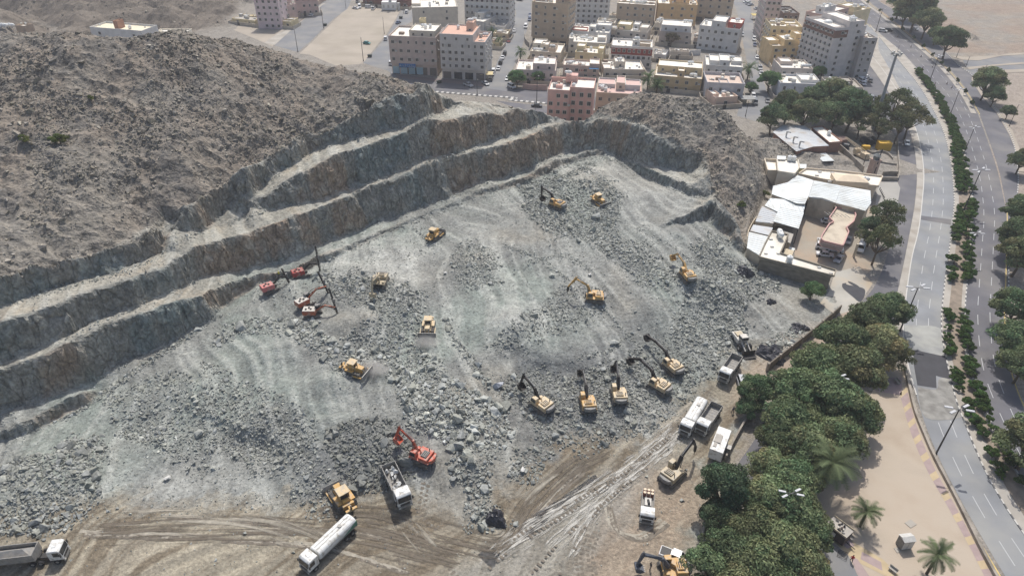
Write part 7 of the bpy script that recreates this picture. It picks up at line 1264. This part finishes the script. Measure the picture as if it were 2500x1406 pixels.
for i in range(2, 15):
    ii = R2[:58]; q = offs(ii, -1.5)[min(int(i*3.9), 57)]; t = thing('young_tree', 'small young tree planted on the traffic island of the highway', 'young tree', (q.x, q.y, .15), i, gi); t.scale = (1.1, 1.1, 2.3); linkmesh('crown', SV[i % 3][0], t, color=(.8, .8, .8)); linkmesh('trunk', SV[i % 3][1], t)
for x, y, r, lb in [(1866, 478, 13, 'grey green bush on the slope above the compound roofs'), (1898, 440, 12, 'leafless brown bush below the cream house'), (1846, 555, 7, 'tiny bush on the stained metal roof'), (146, 350, 20, 'dry bush on the upper left of the natural hillside'), (60, 348, 16, 'dry bush at the far left of the hillside'), (222, 245, 10, 'reddish dry bush high on the hillside'), (1810, 505, 14, 'dead brown bush beside the pale cut rock')]:
    q = hit(x, y); D = (q-Vector((0, 0, CAMH))).length; s = r*D/FPX/1.1; t = thing('bush', lb, 'bush', q, 0); t.scale = (s, s, s*.8); linkmesh('foliage', SV[x % 3][0], t, color=(1.5, 1.05, 1.1)); linkmesh('stem', SV[x % 3][1], t)
# ---- date palms
def palm_mesh(seed, nf=34, L=3.0, w=.42):
    r = random.Random(seed); V = []; Fc = []; Cc = []; base = np.array(lin(106, 118, 84))
    for f in range(nf):
        a = f*2.399+r.uniform(-.2, .2); el = R_(r.uniform(-25, 75)); l = L*r.uniform(.8, 1.1); pts_ = []; d = Vector((math.cos(a)*math.cos(el), math.sin(a)*math.cos(el), math.sin(el))); p = Vector((0, 0, 0)); n = 9
        for k in range(n+1): pts_.append(p.copy()); p = p+d*(l/n); d = (d+Vector((0, 0, -.13-.05*k*.2))).normalized()
        tn = r.uniform(.6, 1.25)
        for k in range(n):
            A_, B_ = pts_[k], pts_[k+1]; ax_ = (B_-A_).normalized(); sdv = ax_.cross(Vector((0, 0, 1))); sdv = sdv.normalized() if sdv.length > .01 else Vector((1, 0, 0))
            for j in range(2):
                q = A_.lerp(B_, j*.5); ww = w*(.4+1.1*math.sin(math.pi*(k+.8)/(n+1.2)))
                for s in (-1, 1):
                    tip = q+ax_*ww*.7+sdv*s*ww+Vector((0, 0, .12)); b = len(V); V += [q[:], (q+ax_*.13)[:], tip[:]]; Fc.append((b, b+1, b+2)); Cc += [base*tn]*3
            b = len(V); V += [(A_+sdv*.025)[:], (A_-sdv*.025)[:], B_[:]]; Fc.append((b, b+1, b+2)); Cc += [base*tn*1.2]*3
    return fastmesh('frond_crown', np.array(V), np.array(Fc), LM, np.array(Cc))
PM = [palm_mesh(k) for k in range(3)]
def palm(label, base, top, s=1.0, grp='date palms', tone=(1, 1, 1)):
    h = max(hfrom(base, top), 2.0); b = P(*base); t = thing('date_palm', label, 'palm', b, random.random()*6, grp); q = MB(); rr = random.Random(int(base[0]))
    n = 10
    for k in range(n): q.tube((0, 0, h*k/n), (0, 0, h*(k+1)/n), .24*s, .19*s, 8)
    q.build('trunk', bark, t); linkmesh('frond_crown', PM[rr.randrange(3)], t, (0, 0, h), scale=(s,)*3, color=tone)
palm('date palm standing alone in the middle of the park sand', (2099, 1285), (2114, 1250)); palm('date palm near the bottom edge of the park', (2262, 1400), (2286, 1355), 1.05); palm('big palm leaning out of the tree belt towards the park', (2005, 1195), (2030, 1130), 1.7, tone=(1.15, 1.15, 1.15))
for b, tp, s, lb in [(z2(395, 525)[0], z2(400, 450)[0], 1.3, 'palm beside the cream villa on the narrow street'), (z2(200, 410)[0], z2(198, 370)[0], 1.2, 'palm behind the wall of the terracotta block'), (z2(1500, 780)[0], z2(1515, 680)[0], 1.5, 'tall palm left of the yellow tan house'), (z2(1580, 810)[0], z2(1592, 745)[0], 1.4, 'palm in front of the yellow tan house corner'), (z3(85, 700)[0], z3(85, 600)[0], 1.6, 'palm beside the right street'), (z2(145, 330)[0], z2(152, 280)[0], 1.1, 'small palm in the yard of the terracotta block')]: palm(lb, b, tp, s, 'palms in the town', (.7, .85, .7))
# ================================================================ PARK FURNITURE, SMALL THINGS, PEOPLE
def slab_bench(lb, a, b):
    A = P(*a, .03); B = P(*b, .03); L = (B-A).length; t = thing('bench', lb, 'bench', A, math.atan2((B-A).y, (B-A).x), 'concrete benches in the park'); MB().box(0, L, -.3, .3, .42, .54).build('seat', pavem, t, bev=.03)
    for x in (.2, L-.5): MB().box(x, x+.3, -.25, .25, 0, .42).build('leg', pavem, t)
    MB().box(0, L, .22, .32, .54, .95).build('backrest', pavem, t)
slab_bench('concrete bench between the food trailer and the lone palm', z6(1175, 1128)[0], z6(1225, 1168)[0]); slab_bench('concrete bench on the patterned path near the bottom edge', z6(1468, 1350)[0], z6(1522, 1392)[0]); slab_bench('concrete bench by the park corner, nearer the trees', z5(1232, 1112)[0], z5(1284, 1118)[0]); slab_bench('tilted concrete bench beside the retaining wall', z5(1368, 1170)[0], z5(1410, 1215)[0])
q = P(*z6(1570, 1200)[0]); t = thing('utility_cabinet', 'grey metal utility cabinet on the park sand', 'cabinet', q, .15); MB().box(-1, 1, -.75, .75, .1, 2.2).build('body', gry, t, bev=.04); MB().raw([(-1.1, -.85, 2.2), (1.1, -.85, 2.2), (1.1, .85, 2.2), (-1.1, .85, 2.2), (-1.1, 0, 2.55), (1.1, 0, 2.55)], [(0, 1, 5, 4), (2, 3, 4, 5), (1, 2, 5), (3, 0, 4)]).build('roof', acm, t)
for x in (-.5, .5): MB().box(x-.45, x+.45, -.8, -.75, .25, 2.0).build('door', acm, t)
MB().box(-1.9, -1.05, -1.1, -.2, 0, .12).build('plinth', pavem, t)
MBs = MB().box(-.8, .8, -.6, .6, 0, .08).build('access_cover', pavem, loc=P(*z6(1620, 1050)[0], .03), rot=(0, 0, .5)); setp(MBs, 'square concrete access cover lying on the park sand', 'access cover')
# food trailer with junk on its roof
A = P(*z6(1020, 1115)[0]); B = P(*z6(1150, 1215)[0]); L = (B-A).length; t = thing('food_trailer', 'dark kiosk trailer with junk piled on its roof beside the park path', 'trailer', A, math.atan2((B-A).y, (B-A).x)); dk_ = mat('trailer_dark', lin(62, 54, 54), .6, var=.2)
MB().box(0, L, 0, 2.4, .5, 2.6).build('body', dk_, t, bev=.05); MB().box(-.05, L+.05, -.05, 2.45, 2.6, 2.68).build('roof', roofg, t); b = MB(); b.box(-.05, L+.05, -.05, .02, 2.68, 2.95).box(-.05, L+.05, 2.38, 2.45, 2.68, 2.95).build('roof_rail', mat('rail_pale', lin(190, 176, 150), .6), t); MB().box(L*.25, L*.55, -.06, 0, 1.2, 2.0).build('serving_hatch', acm, t)
rr = random.Random(9)
for k in range(26): x, y = rr.uniform(.3, L-.6), rr.uniform(.3, 2.1); s = rr.uniform(.12, .34); o = linkmesh('junk', BT[k % 10], t, (x, y, 2.75+s*.3), (rr.random()*3, rr.random()*3, rr.random()*3), (s, s*1.3, s*.5), color=random.choice([lin(205, 200, 190), lin(120, 108, 98), lin(78, 74, 72)]))
MB().bar((L, 1.2, .6), (L+1.6, 1.2, .5), .12, .12).build('tow_bar', darkm, t)
for y in (.2, 2.2): MB().tube((L*.5, y-.12, .38), (L*.5, y+.12, .38), .38, .38, 12).build('wheel', rubber, t)
b = MB()
for i in range(6): b.bar((0, i*.3, 0), (1.4, i*.3, .25), .05, .05)
b.bar((0, 0, 0), (0, 1.5, 0), .06, .06).bar((1.4, 0, .25), (1.4, 1.5, .25), .06, .06); o = b.build('metal_grating', darkm, loc=P(*z6(1120, 1270)[0], .1), rot=(0, 0, -.6)); setp(o, 'metal grating leaning beside the dark kiosk trailer', 'grating')
# black tarpaulins and the wrapped boulder in the pit
def tarp(lb, px, r, el, seed, hgt=.9, ang=0):
    q = hit(*px); n, k = 16, 7; r_ = random.Random(seed); V = [(0, 0, hgt)]; Fc = []
    for j in range(1, k+1):
        for i in range(n):
            a = 2*math.pi*i/n; rad = r*j/k*(1+.22*math.sin(3*a+seed)+.12*math.sin(7*a+2*seed)); x, y = rad*math.cos(a)*el, rad*math.sin(a); z = hgt*(1-(j/k)**2)+r_.uniform(-.12, .12)+.14*math.sin(5*a+j); c, s = math.cos(ang), math.sin(ang); X, Y = x*c-y*s, x*s+y*c; V.append((X, Y, z+gz(q.x+X, q.y+Y)-q.z+(.03 if j == k else .12)))
    for i in range(n): Fc.append((0, 1+i, 1+(i+1) % n))
    for j in range(k-1):
        for i in range(n): a = 1+j*n; Fc.append((a+i, a+n+i, a+n+(i+1) % n, a+(i+1) % n))
    o = MB().raw(V, Fc).build('tarpaulin', mat('tarp_black', lin(50, 50, 56), .45, var=.5, scale=3, bump=.8, bscale=4, stretch=(1, .3, 1)), loc=q); setp(o, lb, 'tarpaulin', 'black tarpaulins in the pit')
tarp('big crumpled black tarpaulin on the rubble below the compound', (1818, 668), 2.6, .8, 1, 1.4, 1.6); tarp('small folded black tarpaulin on the earth beside the rubble', (1882, 738), 1.5, .7, 2, .6, 2.2); tarp('black net over stones near the boundary wall, upper one', (1952, 802), 1.9, 1.2, 3, .7, .3); tarp('black net over stones near the boundary wall, lower one', (1885, 868), 2.6, 1.3, 4, .8, -.5); tarp('heap of black netting at the muddy lower edge of the pit', (1212, 1268), 1.8, 1.0, 5, 1.6, .4)
q = hit(1213, 944); o = linkmesh('boulder', BT[3], loc=(q.x, q.y, q.z+.5), rot=(.2, .1, .6), scale=(1.5, 1.0, .9), color=lin(178, 180, 184)); setp(o, 'pale wrapped boulder lying alone left of the leftmost row excavator', 'boulder')
for px, s, lb in [((1275, 1148), 1.0, 'single pale boulder on the mud below the rubble edge'), ((1088, 668+0), .7, 'pale stone standing out near the centre left'), ((1440, 672), .8, 'rounded pale boulder on the slope above the rock breaker'), ((1420, 704), .5, 'small pale stone just left of the haul track'), ((410, 1168), .9, 'lone pale block near the muddy ground at the left')]:
    q = hit(*px); o = linkmesh('boulder', BT[5], loc=(q.x, q.y, q.z+s*.3), rot=(.3, .2, s*3), scale=(s*.8, s*1.2, s*.7), color=lin(196, 194, 188)); setp(o, lb, 'boulder')
for k in range(9):
    x, y = (1735, 1150) if k < 6 else (1770, 1160); q = hit(x+random.uniform(-14, 16), y+random.uniform(-14, 16)); s = random.uniform(.35, .8); o = linkmesh('concrete_lump', BT[k], loc=(q.x, q.y, q.z+.15), rot=(0, 0, k), scale=(s, s*1.2, s*.5), color=lin(198, 190, 176)); setp(o, 'broken pale concrete lump beside the white box trailer', 'rubble lump', 'broken concrete by the box trailer')
# road signs on the footpath
for i, (u, v) in enumerate([z5(838, 740)[0], z5(632, 912)[0], z5(553, 992)[0], z5(478, 1085)[0]]):
    t = thing('footpath_post', ['highest', 'second highest', 'third highest', 'lowest'][i]+' of four small dark marker posts on the footpath', 'marker post', P(u, v, .03), 0, 'marker posts on the footpath'); MB().tube((0, 0, 0), (0, 0, 1.3), .05, .05, 6).build('post', poled, t); MB().box(-.3, .3, -.03, .03, 1.1, 1.6).build('plate', darkm, t)
for i, (u, v) in enumerate([z3(1398, 325)[0], z3(1512, 415)[0], z3(1600, 498)[0], z3(1700, 590)[0], z3(1720, 740)[0], z3(1614, 600)[0], z3(1826, 735)[0], z3(1868, 770)[0], z3(1723, 770)[0]]):
    t = thing('traffic_cone', 'small dark traffic marker standing on the upper highway lanes', 'traffic cone', P(u, v, .05), 0, 'traffic markers on the highway'); MB().tube((0, 0, .05), (0, 0, 1.2), .25, .06, 8).build('cone', paint('cone', (90, 60, 60)), t); MB().box(-.3, .3, -.3, .3, 0, .05).build('base', rubber, t)
# people
skinm = mat('skin', lin(140, 100, 76), .6); clothd = mat('cloth_dark', lin(56, 54, 58), .9); clothy = mat('cloth_yellow', lin(214, 206, 60), .8); clothb = mat('cloth_blue', lin(70, 84, 110), .9)
def person(lb, px, shirt, helmet=None, rz=0.0, stride=.25, terrain=True):
    q = hit(*px) if terrain else P(*px, .03); t = thing('person', lb, 'person', q, rz)
    vs = [(0, 0, .95), (0, 0, 1.15), (0, 0, 1.38), (0, 0, 1.48), (0, 0, 1.56), (.02, 0, 1.68), (0, .19, 1.40), (.02, .25, 1.15), (.12, .26, .92), (.17, .26, .84), (0, -.19, 1.40), (-.03, -.25, 1.15), (.06, -.26, .92), (.1, -.26, .84), (0, .1, .9), (stride*.5, .12, .5), (stride, .12, .08), (stride+.14, .12, .04), (0, -.1, .9), (-stride*.3, -.12, .5), (-stride, -.12, .1), (-stride+.14, -.12, .04)]
    es = [(0, 1), (1, 2), (2, 3), (3, 4), (4, 5), (2, 6), (6, 7), (7, 8), (8, 9), (2, 10), (10, 11), (11, 12), (12, 13), (0, 14), (14, 15), (15, 16), (16, 17), (0, 18), (18, 19), (19, 20), (20, 21)]
    rad = [.14, .14, .15, .07, .08, .1, .075, .055, .04, .045, .075, .055, .04, .045, .1, .075, .05, .05, .1, .075, .05, .05]
    me = bpy.data.meshes.new('body'); me.from_pydata(vs, es, []); o = linkmesh('body', me, t); sk = o.modifiers.new('s', 'SKIN'); 
    for i, d_ in enumerate(me.skin_vertices[0].data): d_.radius = (rad[i], rad[i]); d_.use_root = i == 0
    o.modifiers.new('d', 'SUBSURF').levels = 1; bpy.context.view_layer.update(); ev = o.evaluated_get(bpy.context.evaluated_depsgraph_get()); m2 = bpy.data.meshes.new_from_object(ev); o.modifiers.clear(); o.data = m2; m2.materials.clear()
    for m in (clothd, shirt, skinm): m2.materials.append(m)
    for p_ in m2.polygons: z = p_.center.z; y = abs(p_.center.y); p_.material_index = 2 if z > 1.52 or (y > .2 and z < .95 and z > .78) else (1 if z > .93 else 0); p_.use_smooth = True
    MB().ball((.0, 0, 1.74), .115, 10, 5, .7).build('helmet' if helmet else 'hair', helmet or blk, t, smooth=True); MB().box(.1, .14, -.02, .02, 1.64, 1.68).build('nose', skinm, t); return t
person('worker in a yellow vest and helmet beside the pink drill rig', (682, 676), clothy, clothy, 1.0); person('person in dark clothes standing at the wall above the box trailer', (1788, 1008), clothb, None, 2.0); person('person in dark clothes standing below the arm of the bottom excavator', (1587, 1388), clothd, None, 0.5)
person('person in a red top at the edge of the park parking area', z6(1215, 1308)[0], mat('cloth_red', lin(168, 48, 44), .9), None, 1.2, terrain=False)
# dust rising in front of two bulldozers
dm = bpy.data.materials.new('dust'); dm.use_nodes = True; dn = dm.node_tree.nodes; dn.clear(); dl = dm.node_tree.links; dp = dn.new('ShaderNodeVolumePrincipled'); do = dn.new('ShaderNodeOutputMaterial'); dl.new(dp.outputs[0], do.inputs['Volume']); dp.inputs['Color'].default_value = (.86, .83, .78, 1)
tc = dn.new('ShaderNodeTexCoord'); ln_ = dn.new('ShaderNodeVectorMath'); ln_.operation = 'LENGTH'; dl.new(tc.outputs['Object'], ln_.inputs[0]); nz = dn.new('ShaderNodeTexNoise'); nz.inputs['Scale'].default_value = 2.2; nz.inputs['Detail'].default_value = 3; dl.new(tc.outputs['Object'], nz.inputs['Vector'])
a = dn.new('ShaderNodeMath'); a.operation = 'SUBTRACT'; dl.new(nz.outputs[0], a.inputs[0]); dl.new(ln_.outputs['Value'], a.inputs[1]); r = dn.new('ShaderNodeMapRange'); r.inputs[1].default_value = -.42; r.inputs[2].default_value = .45; r.inputs[3].default_value = 0; r.inputs[4].default_value = .9; dl.new(a.outputs[0], r.inputs[0]); dl.new(r.outputs[0], dp.inputs['Density'])
for px, sc in (((912, 908), (4.2, 3.0, 1.8)), ((1042, 842), (3.6, 2.6, 1.6))):
    q = hit(*px); setp(MB().ball((0, 0, 0), 1, 14, 8).build('dust_cloud', dm, loc=(q.x, q.y, q.z+.9), scale=sc), kind='stuff')
# air
hz = MB().box(-1200, 1200, -100, 1500, -2, 113).mesh('haze', None); hz.materials.clear(); hm = bpy.data.materials.new('haze_air'); hm.use_nodes = True; hn = hm.node_tree.nodes; hn.clear(); pv = hn.new('ShaderNodeVolumePrincipled'); ho = hn.new('ShaderNodeOutputMaterial'); hm.node_tree.links.new(pv.outputs[0], ho.inputs['Volume'])
pv.inputs['Color'].default_value = (.93, .95, 1, 1); pv.inputs['Density'].default_value = .0002; pv.inputs['Anisotropy'].default_value = .2; hz.materials.append(hm)
if HAZE: setp(linkmesh('haze', hz), kind='stuff'); S.cycles.volume_bounces = 1
